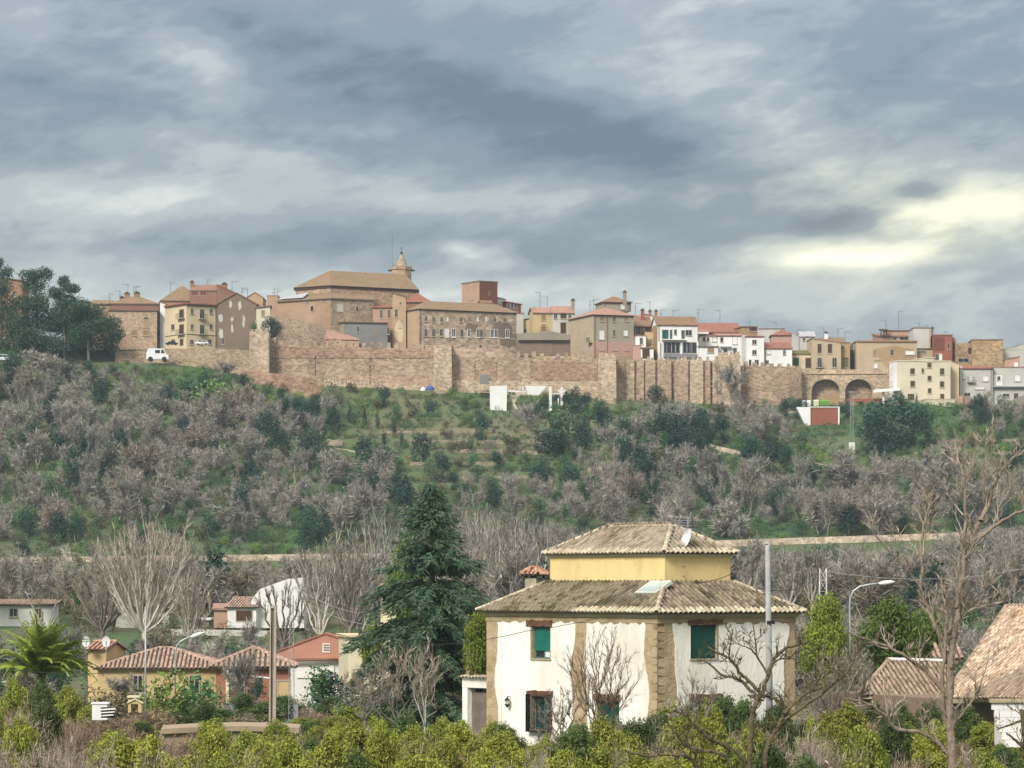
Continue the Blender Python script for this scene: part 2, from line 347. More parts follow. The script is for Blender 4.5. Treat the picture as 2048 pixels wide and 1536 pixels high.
# ------------------------------------------------------------------ the walled town on the hill
def C(r, g, b):   # sRGB 0-255 of the surface as it looks in flat light -> linear base colour
    f = lambda v: ((v/255+0.055)/1.055)**2.4 if v > 10 else v/255/12.92
    return (f(r), f(g), f(b))
K = 0.72
def pl(name, r, g, b, st=0.35, sc=0.35, var=0.82, k=K):
    c = tuple(min(0.82, x*k) for x in C(r, g, b)); c2 = tuple(x*var for x in c)
    return mat(name, c, c2, tuple(x*.93 for x in c), scale=sc, bump=0.25, bscale=3, stain=tuple(x*0.6 for x in (c[0], c[1]*.97, c[2]*.9)), stain_amt=st, contrast=(.3, .72), detail=9)
PL = dict(
    cream=pl('cream_plaster', 235, 214, 178, .25), white=pl('white_plaster', 238, 238, 236, .2, k=.85), greywhite=pl('grey_white_plaster', 212, 210, 202, .35),
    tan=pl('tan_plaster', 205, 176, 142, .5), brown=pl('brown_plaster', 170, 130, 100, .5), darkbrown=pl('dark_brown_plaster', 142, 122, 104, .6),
    pinkish=pl('pinkish_plaster', 200, 165, 140, .6), orange=pl('orange_plaster', 192, 160, 132, .8), grey=pl('grey_render', 160, 150, 135, .5),
    olive=pl('olive_grey_render', 178, 172, 150, .3), yellow=pl('yellow_plaster', 222, 198, 148, .3), red=pl('brick_red_plaster', 165, 100, 82, .5),
    terracotta=pl('terracotta_plaster', 155, 116, 94, .6), redbrown=pl('red_brown_brick', 128, 78, 62, .25), beige=pl('beige_plaster', 205, 185, 155, .3),
    creamy=pl('pale_cream_plaster', 232, 222, 196, .15, k=.75), pink=pl('pink_plaster', 205, 165, 150, .3), sand=pl('sandy_plaster', 190, 160, 120, .6),
    mossy=pl('mossy_wall', 120, 112, 62, .5), slate=pl('blue_grey_render', 150, 150, 150, .6))
RT = dict(
    brown=mrows('old_brown_tiles', *[tuple(.58*v for v in C(*q)) for q in ((150, 114, 90), (118, 92, 68), (165, 130, 106))], stain=C(108, 100, 60), stain_amt=.6),
    moss=mrows('mossy_tiles', *[tuple(.55*v for v in C(*q)) for q in ((148, 126, 96), (122, 106, 68), (170, 140, 114))], stain=C(110, 105, 50), stain_amt=.6),
    pink=mrows('pinkish_tiles', *[tuple(.62*v for v in C(*q)) for q in ((180, 138, 122), (150, 112, 96), (190, 150, 130))]),
    red=mrows('red_tiles', *[tuple(.62*v for v in C(*q)) for q in ((158, 98, 80), (120, 74, 60), (172, 116, 96))]),
    slab=mrows('grey_roof_sheet', C(150, 150, 155), C(120, 122, 128), C(165, 165, 168)))
for m_ in list(PL.values())+list(RT.values()): pass
M_dark = mat('dark_glass', (0.012, 0.014, 0.016), (0.03, 0.034, 0.04), scale=3, rough=0.15, bump=0, spec=.6)
M_eaves = mat('old_eaves', (.17, .125, .09), (.11, .08, .06), scale=2, bump=0)
M_frame = mat('window_surround', (0.42, 0.38, 0.31), bump=0)
M_white = mat('white_paint', (0.78, 0.77, 0.74), (0.66, 0.65, 0.62), scale=2, bump=.1)
M_brownwood = mat('brown_wood', (0.085, 0.045, 0.022), (0.045, 0.025, 0.013), scale=6, bump=.2)
M_tanblind = mat('tan_blind', (0.30, 0.20, 0.08), (0.22, 0.14, 0.06), scale=3, bump=.1)
M_green = mat('green_shutter', (0.010, 0.085, 0.062), (0.007, 0.06, 0.045), scale=2, bump=.1, rough=.5)
M_whiteblind = mat('white_blind', (0.70, 0.70, 0.69), (0.6, .6, .6), scale=3, bump=0)
M_iron = mat('dark_iron', (0.02, 0.02, 0.02), bump=0, rough=.5)
M_metal = mat('galvanised_metal', (0.42, 0.44, 0.45), (0.30, 0.32, 0.33), scale=3, bump=.05, rough=.5, metallic=.4)
M_antenna = mat('antenna_metal', (0.16, 0.17, 0.18), bump=0, rough=.5)
FILL = dict(dark=M_dark, brown=M_brownwood, tan=M_tanblind, green=M_green, white=M_whiteblind)

def V2(p): return Vector((p[0], p[1]))
def ray_line(px, p0, d):
    """distance t along p0+t*d where the sight line of column px crosses it"""
    k = (px-HX)/F      # x = k*y
    den = d.x-k*d.y
    return (k*p0.y-p0.x)/den
HOUSES = []
class House:
    def __init__(s, name, label, cat, pxL, pxR, Y, top, yaw=0, depth=10, pxS=None, base=None, wall='cream', wallS=None, parent=None, group=None):
        a = math.radians(yaw); e = Vector((math.cos(a), math.sin(a))); n = Vector((-math.sin(a), math.cos(a)))
        if yaw >= 0:
            s.FL = Vector((X(pxL, Y), Y)); L = ray_line(pxR, s.FL, e); s.FR = s.FL+e*L
            if pxS is not None: depth = ray_line(pxS, s.FL, n)
        else:
            s.FR = Vector((X(pxR, Y), Y)); L = ray_line(pxL, s.FR, -e); s.FL = s.FR-e*L
            if pxS is not None: depth = ray_line(pxS, s.FR, n)
        depth = max(.9, min(60, depth)); s.depth, s.L, s.e, s.n, s.Y, s.yaw = depth, L, e, n, Y, yaw
        s.BL = s.FL+n*depth; s.BR = s.FR+n*depth
        s.zt = Z(top, Y)
        c = (s.FL+s.BR)/2; s.zb = min(T1(c.x, c.y), T1(s.FL.x, s.FL.y), T1(s.FR.x, s.FR.y))-0.6
        if base is not None: s.zb = Z(base, Y) if not name else min(s.zb, Z(base, Y))
        s.plan = [s.FL, s.FR, s.BR, s.BL]
        HOUSES.append((name, (pxL+pxR)/2, top)) if name else None
        s.t = parent or thing(name, label, cat, (s.FL.x, s.FL.y, s.zb), group)
        mb = MB(); mb.prism([tuple(p) for p in s.plan], s.zb, s.zt); s.wall = mb.build('wall', PL[wall] if isinstance(wall, str) else wall, s.t)
        if wallS:   # differently coloured side wall, 3 mm proud
            p, q = (s.FL, s.BL) if yaw >= 0 else (s.FR, s.BR); o = -e*0.03 if yaw >= 0 else e*0.03
            mb = MB(); mb.hexa([(*(p+o), s.zb), (*(q+o), s.zb), (*q, s.zb), (*p, s.zb), (*(p+o), s.zt-.03), (*(q+o), s.zt-.03), (*q, s.zt-.03), (*p, s.zt-.03)])
            mb.build('side_wall', PL[wallS] if isinstance(wallS, str) else wallS, s.t)
    def roof(s, kind='hip', rise=2.0, over=0.4, m='brown', inset=None, gable_mat=None):
        e, n, o = s.e, s.n, over; z = s.zt
        A = s.FL-e*o-n*o; B = s.FR+e*o-n*o; Cc = s.BR+e*o+n*o; D = s.BL-e*o+n*o
        M = RT[m] if isinstance(m, str) else m; zz = z-0.02
        v3 = lambda p, z_: (p.x, p.y, z_)
        mb = MB()
        if kind == 'hip':
            if s.L >= s.depth: i = (s.depth/2+o) if inset is None else inset; r0 = (A+D)/2+e*i; r1 = (B+Cc)/2-e*i
            else: i = (s.L/2+o) if inset is None else inset; r0 = (A+B)/2+n*i; r1 = (D+Cc)/2-n*i
            R0, R1 = v3(r0, z+rise), v3(r1, z+rise)
            a, b, c, d = v3(A, zz), v3(B, zz), v3(Cc, zz), v3(D, zz)
            if s.L >= s.depth: fs = [(a, b, R1, R0), (b, c, R1), (c, d, R0, R1), (d, a, R0)]
            else: fs = [(a, b, R0), (b, c, R1, R0), (c, d, R1), (d, a, R0, R1)]
            for f in fs: mb.poly(f)
            mb.poly([d, c, b, a]); s.ridge = (Vector(R0), Vector(R1))
        elif kind == 'gable':      # ridge parallel to the front
            r0 = (A+D)/2; r1 = (B+Cc)/2
            mb.slab([v3(A, zz), v3(B, zz), v3(r1, z+rise), v3(r0, z+rise)], .22); mb.slab([v3(r0, z+rise), v3(r1, z+rise), v3(Cc, zz), v3(D, zz)], .22)
            for p, q in ((s.FL, s.BL), (s.FR, s.BR)):
                mid = (p+q)/2; MB().poly([v3(p, z-.01), v3(mid, z+rise-.1), v3(q, z-.01)]).build('gable', (PL[gable_mat] if gable_mat else s.wall.data.materials[0]), s.t)
        elif kind == 'front':      # gable end faces the viewer
            r0 = (A+B)/2; r1 = (D+Cc)/2
            mb.slab([v3(A, zz), v3(r0, z+rise), v3(r1, z+rise), v3(D, zz)], .22); mb.slab([v3(r0, z+rise), v3(B, zz), v3(Cc, zz), v3(r1, z+rise)], .22)
            g = MB(); f0 = (s.FL+s.FR)/2
            g.poly([v3(s.FL, z-.01), v3(s.FR, z-.01), v3(f0, z+rise-.1)]); b0 = (s.BL+s.BR)/2; g.build('gable', s.wall.data.materials[0], s.t); MB().poly([v3(s.BR, z-.01), v3(s.BL, z-.01), v3(b0, z+rise-.1)]).build('gable', s.wall.data.materials[0], s.t)
        elif kind in ('shed', 'shedL', 'shedR'):      # rises to the back / falls to the left / falls to the right
            h = dict(shed=(0, 0, rise, rise), shedL=(0, rise, rise, 0), shedR=(rise, 0, 0, rise))[kind]
            mb.slab([v3(A, zz+h[0]), v3(B, zz+h[1]), v3(Cc, zz+h[2]), v3(D, zz+h[3])], .2)
            g = MB(); g.prism([tuple(p) for p in s.plan], z-.02, [z+h[i]-.1 for i in range(4)]); g.build('upper_wall', s.wall.data.materials[0], s.t)
        elif kind == 'flat':
            mb.prism([tuple(p) for p in (A, B, Cc, D)], z-.02, z+rise)
        s.rf = mb.build('roof', M, s.t)
        if kind in ('hip', 'gable', 'shed'):
            mb = MB(); s.plate(mb, s.FL, s.e, -s.n, .02, s.L-.02, s.zt-.32, s.zt-.03, 0, .14); mb.build('eaves', M_eaves, s.t)
            if s.L > 6 and R.random() < .6: t_ = R.choice((.25, s.L-.4)); mb = MB(); s.plate(mb, s.FL, s.e, -s.n, t_, t_+.13, max(s.zb, s.zt-12), s.zt-.33, 0, .12); mb.build('drainpipe', M_eaves, s.t)
        # cornice under the eaves
        return s.rf
    def face(s, side):
        return (s.FL, s.e, s.n*-1) if side == 'F' else ((s.FL, s.n, s.e*-1) if s.yaw >= 0 else (s.FR, s.n, s.e))
    def rect(s, side, x0, y0, x1, y1):
        p, d, out = s.face(side); t0, t1 = sorted((ray_line(x0, p, d), ray_line(x1, p, d)))
        ym = (p+d*((t0+t1)/2)).y
        return p, d, out, t0, t1, Z(y1, ym), Z(y0, ym)
    def plate(s, mb, p, d, out, t0, t1, z0, z1, o0, o1):
        a = p+d*t0; b = p+d*t1
        mb.hexa([(*(a+out*o0), z0), (*(b+out*o0), z0), (*(b+out*o1), z0), (*(a+out*o1), z0), (*(a+out*o0), z1), (*(b+out*o0), z1), (*(b+out*o1), z1), (*(a+out*o1), z1)])
    def win(s, side, x0, y0, x1, y1, fill='dark', frame=None, name='window', sill=True, balcony=False, arch=False):
        p, d, out, t0, t1, z0, z1 = s.rect(side, x0, y0, x1, y1); w = t1-t0; fw = 0.09
        mb = MB()
        for q in ((t0-fw, t0, z0-fw, z1+fw), (t1, t1+fw, z0-fw, z1+fw), (t0, t1, z1, z1+fw), (t0, t1, z0-fw, z0)):
            s.plate(mb, p, d, out, *q, 0.0, 0.07)
        if fill == 'dark' and w > .5: s.plate(mb, p, d, out, (t0+t1)/2-.035, (t0+t1)/2+.035, z0, z1, 0.0, .05)
        if sill: s.plate(mb, p, d, out, t0-.15, t1+.15, z0-fw-.1, z0-fw, 0.0, 0.16)
        f = mb.build(name, frame or M_frame, s.t)
        mb = MB(); s.plate(mb, p, d, out, t0, t1, z0, z1, 0.0, 0.025)
        mb.build('pane' if fill == 'dark' else 'shutter' if fill != 'brown' else 'panel', FILL.get(fill, fill) if isinstance(fill, str) else fill, f)
        if arch:
            mb = MB(); c = p+d*((t0+t1)/2); pts = [c+d*(w/2*math.cos(a))+out*.03 for a in np.linspace(0, math.pi, 9)]
            zz = [z1+w/2*math.sin(a) for a in np.linspace(0, math.pi, 9)]
            mb.poly([(q.x, q.y, z) for q, z in zip(pts, zz)]); mb.build('arch_pane', M_dark, f)
        if balcony:
            mb = MB(); s.plate(mb, p, d, out, t0-.5, t1+.5, z0-.2, z0-.05, 0, .8); b = mb.build('balcony', M_frame, s.t)
            mb = MB()
            for t in np.linspace(t0-.45, t1+.45, 9): s.plate(mb, p, d, out, t-.02, t+.02, z0-.05, z0+.95, .74, .78)
            s.plate(mb, p, d, out, t0-.47, t1+.47, z0+.9, z0+.97, .73, .79)
            mb.build('railing', M_iron, b)
        return f
    def wins(s, side, xs, y0, y1, w, dy=0.0, **k):
        for i, x in enumerate(xs): s.win(side, x-w/2, y0+dy*i, x+w/2, y1+dy*i, **k)
    def patch(s, side, x0, y0, x1, y1, m, name='plaster_patch', o=0.03):
        p, d, out, t0, t1, z0, z1 = s.rect(side, x0, y0, x1, y1); c = (t0+t1)/2; w = (t1-t0)/2; zc = (z0+z1)/2; h = (z1-z0)/2
        n = 12; rr = [R.uniform(.65, 1.1) for _ in range(n)]
        pts = [(c+w*rr[i]*math.cos(2*math.pi*i/n), zc+h*rr[i]*math.sin(2*math.pi*i/n)) for i in range(n)]
        vs = [(*(p+d*t+out*q), z) for q in (0, o) for t, z in pts]
        mb = MB(); mb.mesh(vs, [tuple(range(n)), tuple(range(2*n-1, n-1, -1))]+[(i, (i+1) % n, n+(i+1) % n, n+i) for i in range(n)])
        return mb.build(name, m, s.t)
    def band(s, side, x0, y0, x1, y1, m, name='string_course', o=.06):
        p, d, out, t0, t1, z0, z1 = s.rect(side, x0, y0, x1, y1); mb = MB(); s.plate(mb, p, d, out, t0, t1, z0, z1, 0, o); return mb.build(name, m, s.t)
    def chimney(s, px, ytop, ybot, w=1.0, Y=None, m='brown', cap=True):
        Y = Y or s.Y+s.depth*0.4; x = X(px, Y); mb = MB(); z0, z1 = Z(ybot, Y), Z(ytop, Y)
        mb.box(x-w/2, x+w/2, Y-w/2, Y+w/2, z0-1.5, z1-.45); ch = mb.build('chimney', PL[m], s.t)
        mb = MB(); mb.box(x-w/2-.12, x+w/2+.12, Y-w/2-.12, Y+w/2+.12, z1-.45, z1-.3); mb.box(x-w*.3, x+w*.3, Y-w*.3, Y+w*.3, z1-.3, z1)
        mb.build('chimney_cap', M_brownwood, ch); return ch
ANT = []
def antenna(px, ytop, ybot, Y=760, kind=0, what='rooftop antenna'):
    """thin mast with a small comb of rods"""
    x = X(px, Y); z0, z1 = Z(ybot, Y), Z(ytop, Y)
    b = min(HOUSES, key=lambda q: abs(q[1]-px)+.25*abs(q[2]-ybot)); key = b[0].replace('_', ' '); ANT.append(key); n = ANT.count(key)
    t = thing('antenna', ('thin television antenna standing on or behind the %s', 'second thin antenna by the %s, a little further right', 'third thin antenna by the %s, rightmost of them', 'fourth thin antenna by the %s')[min(n, 4)-1] % key, 'antenna', (x, Y, z0), 'television antennas on the town roofs')
    mb = MB(); mb.tube([(x, Y, z0-1.0), (x, Y, z1)], 0.05, 4); mb.build('mast', M_antenna, t)
    mb = MB(); s = R.choice((-1, 1)); w = R.uniform(.9, 1.5)
    mb.tube([(x-s*.2, Y, z1-.15), (x+s*w, Y, z1-.1)], 0.03, 4)
    for q in np.linspace(.15, w, 4): mb.tube([(x+s*q, Y, z1-.4), (x+s*q, Y, z1+.2)], 0.02, 3)
    if kind: mb.tube([(x-.5, Y, z1-.9), (x+.5, Y, z1-.9)], .03, 4); mb.tube([(x-.4, Y, z1-1.2), (x+.4, Y, z1-1.2)], .025, 4)
    mb.build('rods', M_antenna, t)

# ---- west end
h = House('stone_house', 'brown stone house whose roof peeks out above the pines at the far left', 'house', -30, 44, 790, 560, 0, 12, wall='brown'); h.roof('shedR', 1.2, m='brown'); h.win('F', 26, 585, 31, 592)
h = House('low_house', 'low pale house with a flat roof just right of the tall pines', 'house', 148, 190, 775, 603, 0, 8, wall='cream'); h.roof('shed', .8, m='moss'); h.win('F', 160, 610, 166, 618)
h = House('low_house', 'low brown house with a tiled roof between the pines and the pinkish stone building', 'house', 186, 222, 770, 607, 4, 8, wall='sand'); h.roof('gable', 1.2, m='moss'); h.win('F', 204, 613, 209, 620)
SB = masonry('pinkish_masonry', ((0.36, 0.24, 0.165), (0.27, 0.175, 0.115), (0.40, 0.29, 0.20)), 2.66, amt=.4)
h = House('stone_building', 'pinkish brown stone building with blocked arch left of the cream corner house', 'building', 219, 314, 748, 621, 4, 16, base=704, wall=SB)
h.roof('flat', .35, .35, 'brown')
h2 = House('', '', '', 219, 318, 751.5, 607, 4, 9, base=621, wall='terracotta', parent=h.t); h2.roof('hip', 2.0, .3, 'moss')
h.win('F', 262, 661, 274, 671, 'tan'); h.win('F', 286, 661, 298, 671, 'tan'); h.win('F', 287, 639, 297, 654, PL['sand'], arch=False); h.win('F', 288, 634.5, 296, 638, 'dark', sill=False)
h.chimney(254, 584, 603, 1.1, 757); h.chimney(274, 583, 601, 1.2, 757); h.chimney(244, 592, 605, .9, 757)
h = House('narrow_house', 'narrow tan house wedged between the stone building and the cream corner house', 'house', 309, 321, 753, 613, 0, 8, base=704, wall='tan'); h.roof('shedL', .9, .1, 'moss'); h.win('F', 313, 660, 319, 672)
h = House('white_gable_house', 'tall white sliver of a house just left of the cream corner house', 'house', 320, 331, 751, 607, 0, 9, base=700, wall='white'); h.roof('shedR', .6, .1, 'brown')
h = House('hip_roof_house', 'house with a large mossy tiled roof above and behind the cream corner house', 'house', 322, 410, 757, 601, 8, 15, base=650, wall='pinkish'); h.roof('hip', 4.1, .3, 'moss')
h.chimney(384, 561, 570, .8, 762)
h = House('cream_house', 'cream three-storey corner house with red eaves, balconies and cars parked at its foot', 'house', 373, 434, 741, 608.5, 36, 9, pxS=330, base=693, wall='cream')
h.roof('hip', .9, .45, 'pink')
h.band('F', 373, 607.5, 434, 609.5, mat('red_eaves', (0.30, 0.10, 0.06), bump=0), 'eaves', .5); h.band('S', 331, 608.5, 373, 611, MATS['red_eaves'], 'eaves', .5)
h.win('S', 359, 619, 368, 636, 'brown', balcony=True); h.win('S', 359, 649, 368, 668, 'brown', balcony=True); h.win('S', 343, 649, 349, 659); h.win('S', 343, 679, 350, 687); h.win('S', 360, 678, 367, 691, 'brown', sill=False)
for y0, y1 in ((618, 627), (649, 658)): h.win('F', 381.5, y0, 386.5, y1); h.win('F', 419.5, y0, 424.5, y1)
h.win('F', 400, 619, 408, 637, balcony=True); h.win('F', 400, 650, 408, 668, balcony=True)
for a, b in ((380, 386), (397, 405), (416.5, 422)): h.win('F', a, 680, b, 688)
h.band('F', 373.3, 669.4, 434, 670.6, M_brownwood); h.band('S', 330.5, 669.8, 372.7, 671, M_brownwood)
h = House('terracotta_house', 'orange-brown plastered house with a dark loggia rising behind the cream corner house', 'house', 380, 433.5, 757, 580, -4, 12, base=640, wall='terracotta'); h.roof('gable', 1.8, .1, PL['terracotta'])
h.band('F', 381, 581.5, 415, 592, PL['redbrown'], 'loggia', .05); h.win('F', 383, 582.5, 397, 591, 'brown', sill=False); h.win('F', 400, 582.5, 413, 591, 'brown', sill=False)
h = House('terracotta_annex', 'orange-brown lean-to wall between the terracotta house and the grey gable house', 'house', 434, 470, 757, 584, 4, 12, base=640, wall='terracotta'); h.roof('shedR', 1.9, .1, 'brown'); h.chimney(449, 565, 577, 1.2, 760)
h = House('grey_gable_house', 'grey-brown gable-ended house with patchy white plaster beside the stone tower', 'house', 434.5, 512, 745, 607, -3, 14, base=735, wall='darkbrown'); h.roof('front', 2.6, .25, 'brown')
for q in ((458, 600, 465, 616), (460, 632, 468, 645), (462, 648, 467, 668), (484, 630, 491, 655), (437, 625, 446, 648), (437, 655, 447, 680), (476, 600, 483, 622), (510.5, 638, 512, 655)): h.patch('F', *q, PL['greywhite'])
h.win('F', 463, 633, 467, 640); h.win('F', 486, 634, 490, 642); h.win('F', 443, 676, 448, 688)
h = House('tan_gable_house', 'small tan gable house peeking up behind the grey-brown gable house', 'house', 494, 526, 764, 594, 0, 10, base=640, wall='tan'); h.roof('front', 1.2, .1, 'brown')
h = House('little_white_house', 'small white house with an oval window and tiled roof right above the stone tower', 'house', 512.5, 540, 744, 614, 3, 8, base=672, wall='creamy'); h.roof('shedL', .5, .35, 'pink'); h.win('F', 523, 621, 529, 632, 'tan')
h = House('pale_block_house', 'small pale pink block of a house with an antenna, left of the great church', 'house', 534, 556, 760, 592, 0, 8, base=640, wall='pinkish'); h.roof('flat', .2, .05, 'pink')

# ---- church
CHW = masonry('church_masonry', ((0.36, 0.24, 0.14), (0.27, 0.18, 0.11), (0.32, 0.23, 0.15)), 2.09, amt=.35)
CHG = masonry('grey_masonry', ((0.25, 0.20, 0.135), (0.20, 0.155, 0.105), (0.30, 0.235, 0.16)), 2.09, amt=.35)
ch = thing('church', 'large brown stone church with a long mossy tiled roof and an octagonal bell tower', 'church', P(661, 690, 752))
def poly_body(name, pts, top, base, m, parent, tops=None):
    """pts [(px,Y)...] counter-clockwise seen from above, first ones in front, left to right"""
    plan = [(X(a, b), b) for a, b in pts]; mb = MB()
    mb.prism(plan, Z(base, 740), [Z(t_, pts[i][1]) for i, t_ in enumerate(tops)] if tops else Z(top, pts[0][1])); return mb.build(name, m, parent)
Yc = 752
ea = dict(l=(587, 758), c=(661, Yc), r=(838, 763), br=(838, 783), bl=(596, 780))
zE = Z(570.5, Yc)
nave = [(X(*[v[0], v[1]]), v[1]) for v in (ea['l'], ea['c'], ea['r'], ea['br'], ea['bl'])]
nin = [(X(592, 758.4), 758.4), (X(661, Yc+.5), Yc+.5), (X(834, 763.3), 763.3), (X(834, 782), 782), (X(600, 779), 779)]
MB().prism(nin, Z(700, Yc), zE-.1).build('nave_wall', CHW, ch)
mb = MB(); r0 = P(660, 541, 760); r1 = P(812, 556, 770); r0.z = r1.z = Z(541, 760)
e3 = [(a, b, zE) for a, b in nave]
for f in ([e3[0], e3[1], r0], [e3[1], e3[2], r1, r0], [e3[2], e3[3], r1], [e3[3], e3[4], r0, r1], [e3[4], e3[0], r0], e3[::-1]): mb.poly(f)
mb.build('roof', RT['moss'], ch)
mb = MB()
for a, b in ((e3[0], e3[1]), (e3[1], e3[2])):
    a, b = Vector(a), Vector(b); o = Vector((0, .35, -.35)); mb.hexa([a+o+Vector((0, 0, -.25)), b+o+Vector((0, 0, -.25)), b+o+Vector((0, .5, -.25)), a+o+Vector((0, .5, -.25)), a+o+Vector((0, 0, .3)), b+o+Vector((0, 0, .3)), b+o+Vector((0, .5, .3)), a+o+Vector((0, .5, .3))])
mb.build('cornice', M_brownwood, ch)
Ya = 746
al = [(X(555, 755), 755), (X(661, Ya), Ya), (X(747, 751), 751), (X(747, 760), 760), (X(565, 765), 765)]
zA = Z(595.5, Ya)
MB().prism(al, Z(700, Ya), zA).build('aisle_wall', PL['orange'], ch)
# right face of the aisle in greyer stone
mb = MB(); a, b = Vector((*al[1], 0)), Vector((*al[2], 0)); o = Vector((.02, -.06, 0))
mb.hexa([a+o+Vector((0, 0, Z(700, Ya))), b+o+Vector((0, 0, Z(700, Ya))), b+Vector((0, 0, Z(700, Ya))), a+Vector((0, 0, Z(700, Ya))), a+o+Vector((0, 0, zA-.02)), b+o+Vector((0, 0, zA-.02)), b+Vector((0, 0, zA-.02)), a+Vector((0, 0, zA-.02))]); mb.build('grey_wall', CHG, ch)
mb = MB(); A0, A1, A2 = (X(553, 754.6), 754.6), (X(661, Ya-.5), Ya-.5), (X(749, 750.7), 750.7)
I0, I1, I2 = (X(592, 758.3), 758.3), (X(661, Yc+.3), Yc+.3), (X(747, 757), 757); zI = zA+1.7
mb.slab([(*A0, zA), (*A1, zA), (*I1, zI), (*I0, zI)], .25); mb.slab([(*A1, zA), (*A2, zA), (*I2, zI), (*I1, zI)], .25); mb.build('aisle_roof', RT['moss'], ch)
mb = MB(); q = [P(556, 601, 755), P(607, 597.5, 750.5), P(617, 588, 755), P(575, 595, 760)]; q = [v+Vector((0, -.1, .35)) for v in q]; mb.slab(q, .12); mb.build('dark_roof_sheet', RT['slab'], ch)
def chw(face_a, face_b, x0, y0, x1, y1, fill='dark', name='window', base=ch):
    a, b = V2(face_a), V2(face_b); d = (b-a).normalized(); out = Vector((d.y, -d.x))
    t0, t1 = sorted((ray_line(x0, a, d), ray_line(x1, a, d))); ym = (a+d*((t0+t1)/2)).y; z0, z1 = Z(y1, ym), Z(y0, ym)
    mb = MB()
    def pt(t, z, q): v = a+d*t+out*q; return (v.x, v.y, z)
    for (u0, u1, w0, w1) in ((t0-.12, t0, z0-.12, z1+.12), (t1, t1+.12, z0-.12, z1+.12), (t0, t1, z1, z1+.12), (t0, t1, z0-.12, z0)):
        mb.hexa([pt(u0, w0, .14), pt(u1, w0, .14), pt(u1, w0, 0), pt(u0, w0, 0), pt(u0, w1, .14), pt(u1, w1, .14), pt(u1, w1, 0), pt(u0, w1, 0)])
    f = mb.build(name, M_frame, base); mb = MB(); mb.hexa([pt(t0, z0, .09), pt(t1, z0, .09), pt(t1, z0, 0), pt(t0, z0, 0), pt(t0, z1, .09), pt(t1, z1, .09), pt(t1, z1, 0), pt(t0, z1, 0)])
    mb.build('pane', FILL.get(fill, fill) if isinstance(fill, str) else fill, f)
chw(al[0], al[1], 622, 612, 627, 622); chw(al[0], al[1], 613, 603, 616, 606); chw(al[0], al[1], 646, 600, 651, 602.5)
chw(al[1], al[2], 674, 608, 686, 623, PL['greywhite']); chw(al[1], al[2], 712, 613, 716, 623); chw(al[1], al[2], 655.5+8, 600, 668, 603)
# bell tower (octagonal lantern and cap)
tx, ty = X(803, 774), 774.0; rt = 21/F*774
def octo(r, n=8, ph=math.pi/8): return [(tx+r*math.cos(ph+2*math.pi*k/n), ty+r*math.sin(ph+2*math.pi*k/n)) for k in range(n)]
zt = lambda py: Z(py, 774)
MB().prism(octo(rt), zt(600), zt(539)).build('bell_tower', CHW, ch)
tw = [o for o in ch.children if o.name.startswith('bell_tower')][0]
MB().prism(octo(rt*1.09), zt(540), zt(537.5)).build('tower_cornice', CHW, tw)
mb = MB(); mb.prism(octo(rt*1.0), zt(537.5), zt(534))
for k in range(8):
    a = math.pi/8+2*math.pi*k/8; mb.box(tx+rt*1.02*math.cos(a)-.16, tx+rt*1.02*math.cos(a)+.16, ty+rt*1.02*math.sin(a)-.16, ty+rt*1.02*math.sin(a)+.16, zt(537.5), zt(531))
mb.build('parapet', CHW, tw)
mb = MB(); prof = [(rt*.52, 0), (rt*.50, .9), (rt*.40, 2.2), (rt*.26, 3.4), (rt*.11, 4.5), (.12, 4.9), (.1, 5.2)]
mb.lathe((tx, ty, zt(535)), [(r, z*(zt(507)-zt(535))/5.2) for r, z in prof], 8); mb.build('spire', CHG, tw)
mb = MB(); mb.lathe((tx, ty, zt(508)), [(.28, 0), (.34, .25), (.2, .5), (.05, .6), (.04, 1.8)], 8); mb.box(tx-.3, tx+.3, ty-.03, ty+.03, zt(508)+1.35, zt(508)+1.45); mb.build('finial', M_iron, tw)
for k, (x0, x1) in enumerate(((812, 817.5), (787.5, 790.5))):
    f0, f1 = (octo(rt)[5], octo(rt)[6]); 
    if k == 0: f0, f1 = octo(rt)[6], octo(rt)[7]
    else: f0, f1 = octo(rt)[4], octo(rt)[5]
    chw(f0, f1, x0, 551, x1, 563, base=tw, name='belfry_opening')
mb = MB(); mb.tube([(X(784.3, 774), 774, zt(560)), (X(784.3, 774), 774, zt(466))], [.07, .035], 4); t_ = thing('radio_mast', 'very thin tall radio mast beside the church bell tower', 'mast', P(784.3, 560, 774)); mb.build('pole', M_antenna, t_)
mb = MB(); mb.tube([(tx-.9*rt-.9, ty, zt(541)), (tx-.9*rt, ty, zt(541))], .2, 6); mb.tube([(tx+.9*rt, ty, zt(541)), (tx+.9*rt+.9, ty, zt(541))], .2, 6); mb.build('gargoyle', M_iron, tw)
# church side buildings
h = House('lean_to_house', 'grey rendered house with a long lean-to roof below the church', 'house', 688, 775, 740.5, 643, 12, 7, base=705, wall='slate', pxS=655, wallS='tan')
h.roof('shed', 1.3, .35, 'moss'); h.win('F', 713, 653, 718, 664); h.win('F', 773, 656, 778, 668, 'dark'); h.win('S', 682.5, 652, 686, 657, 'white', sill=False)
for q in ((732, 650, 736, 664), (745, 652, 756, 676)): h.patch('F', *q, PL['grey'])
h = House('church_wing', 'plain brown wing with three tall windows between the church and the tall gabled block', 'building', 746, 787, 748, 614, 2, 10, base=705, wall='pinkish'); h.roof('shed', 1.4, .3, 'red')
for x in (762.5, 778): h.win('F', x-2.2, 620, x+2.2, 636)
h = House('gabled_block', 'tall narrow pinkish block with a rounded gable top right of the church wing', 'building', 785, 812, 745, 592, 2, 10, base=705, wall='tan'); h.roof('shedR', .9, .2, 'moss')
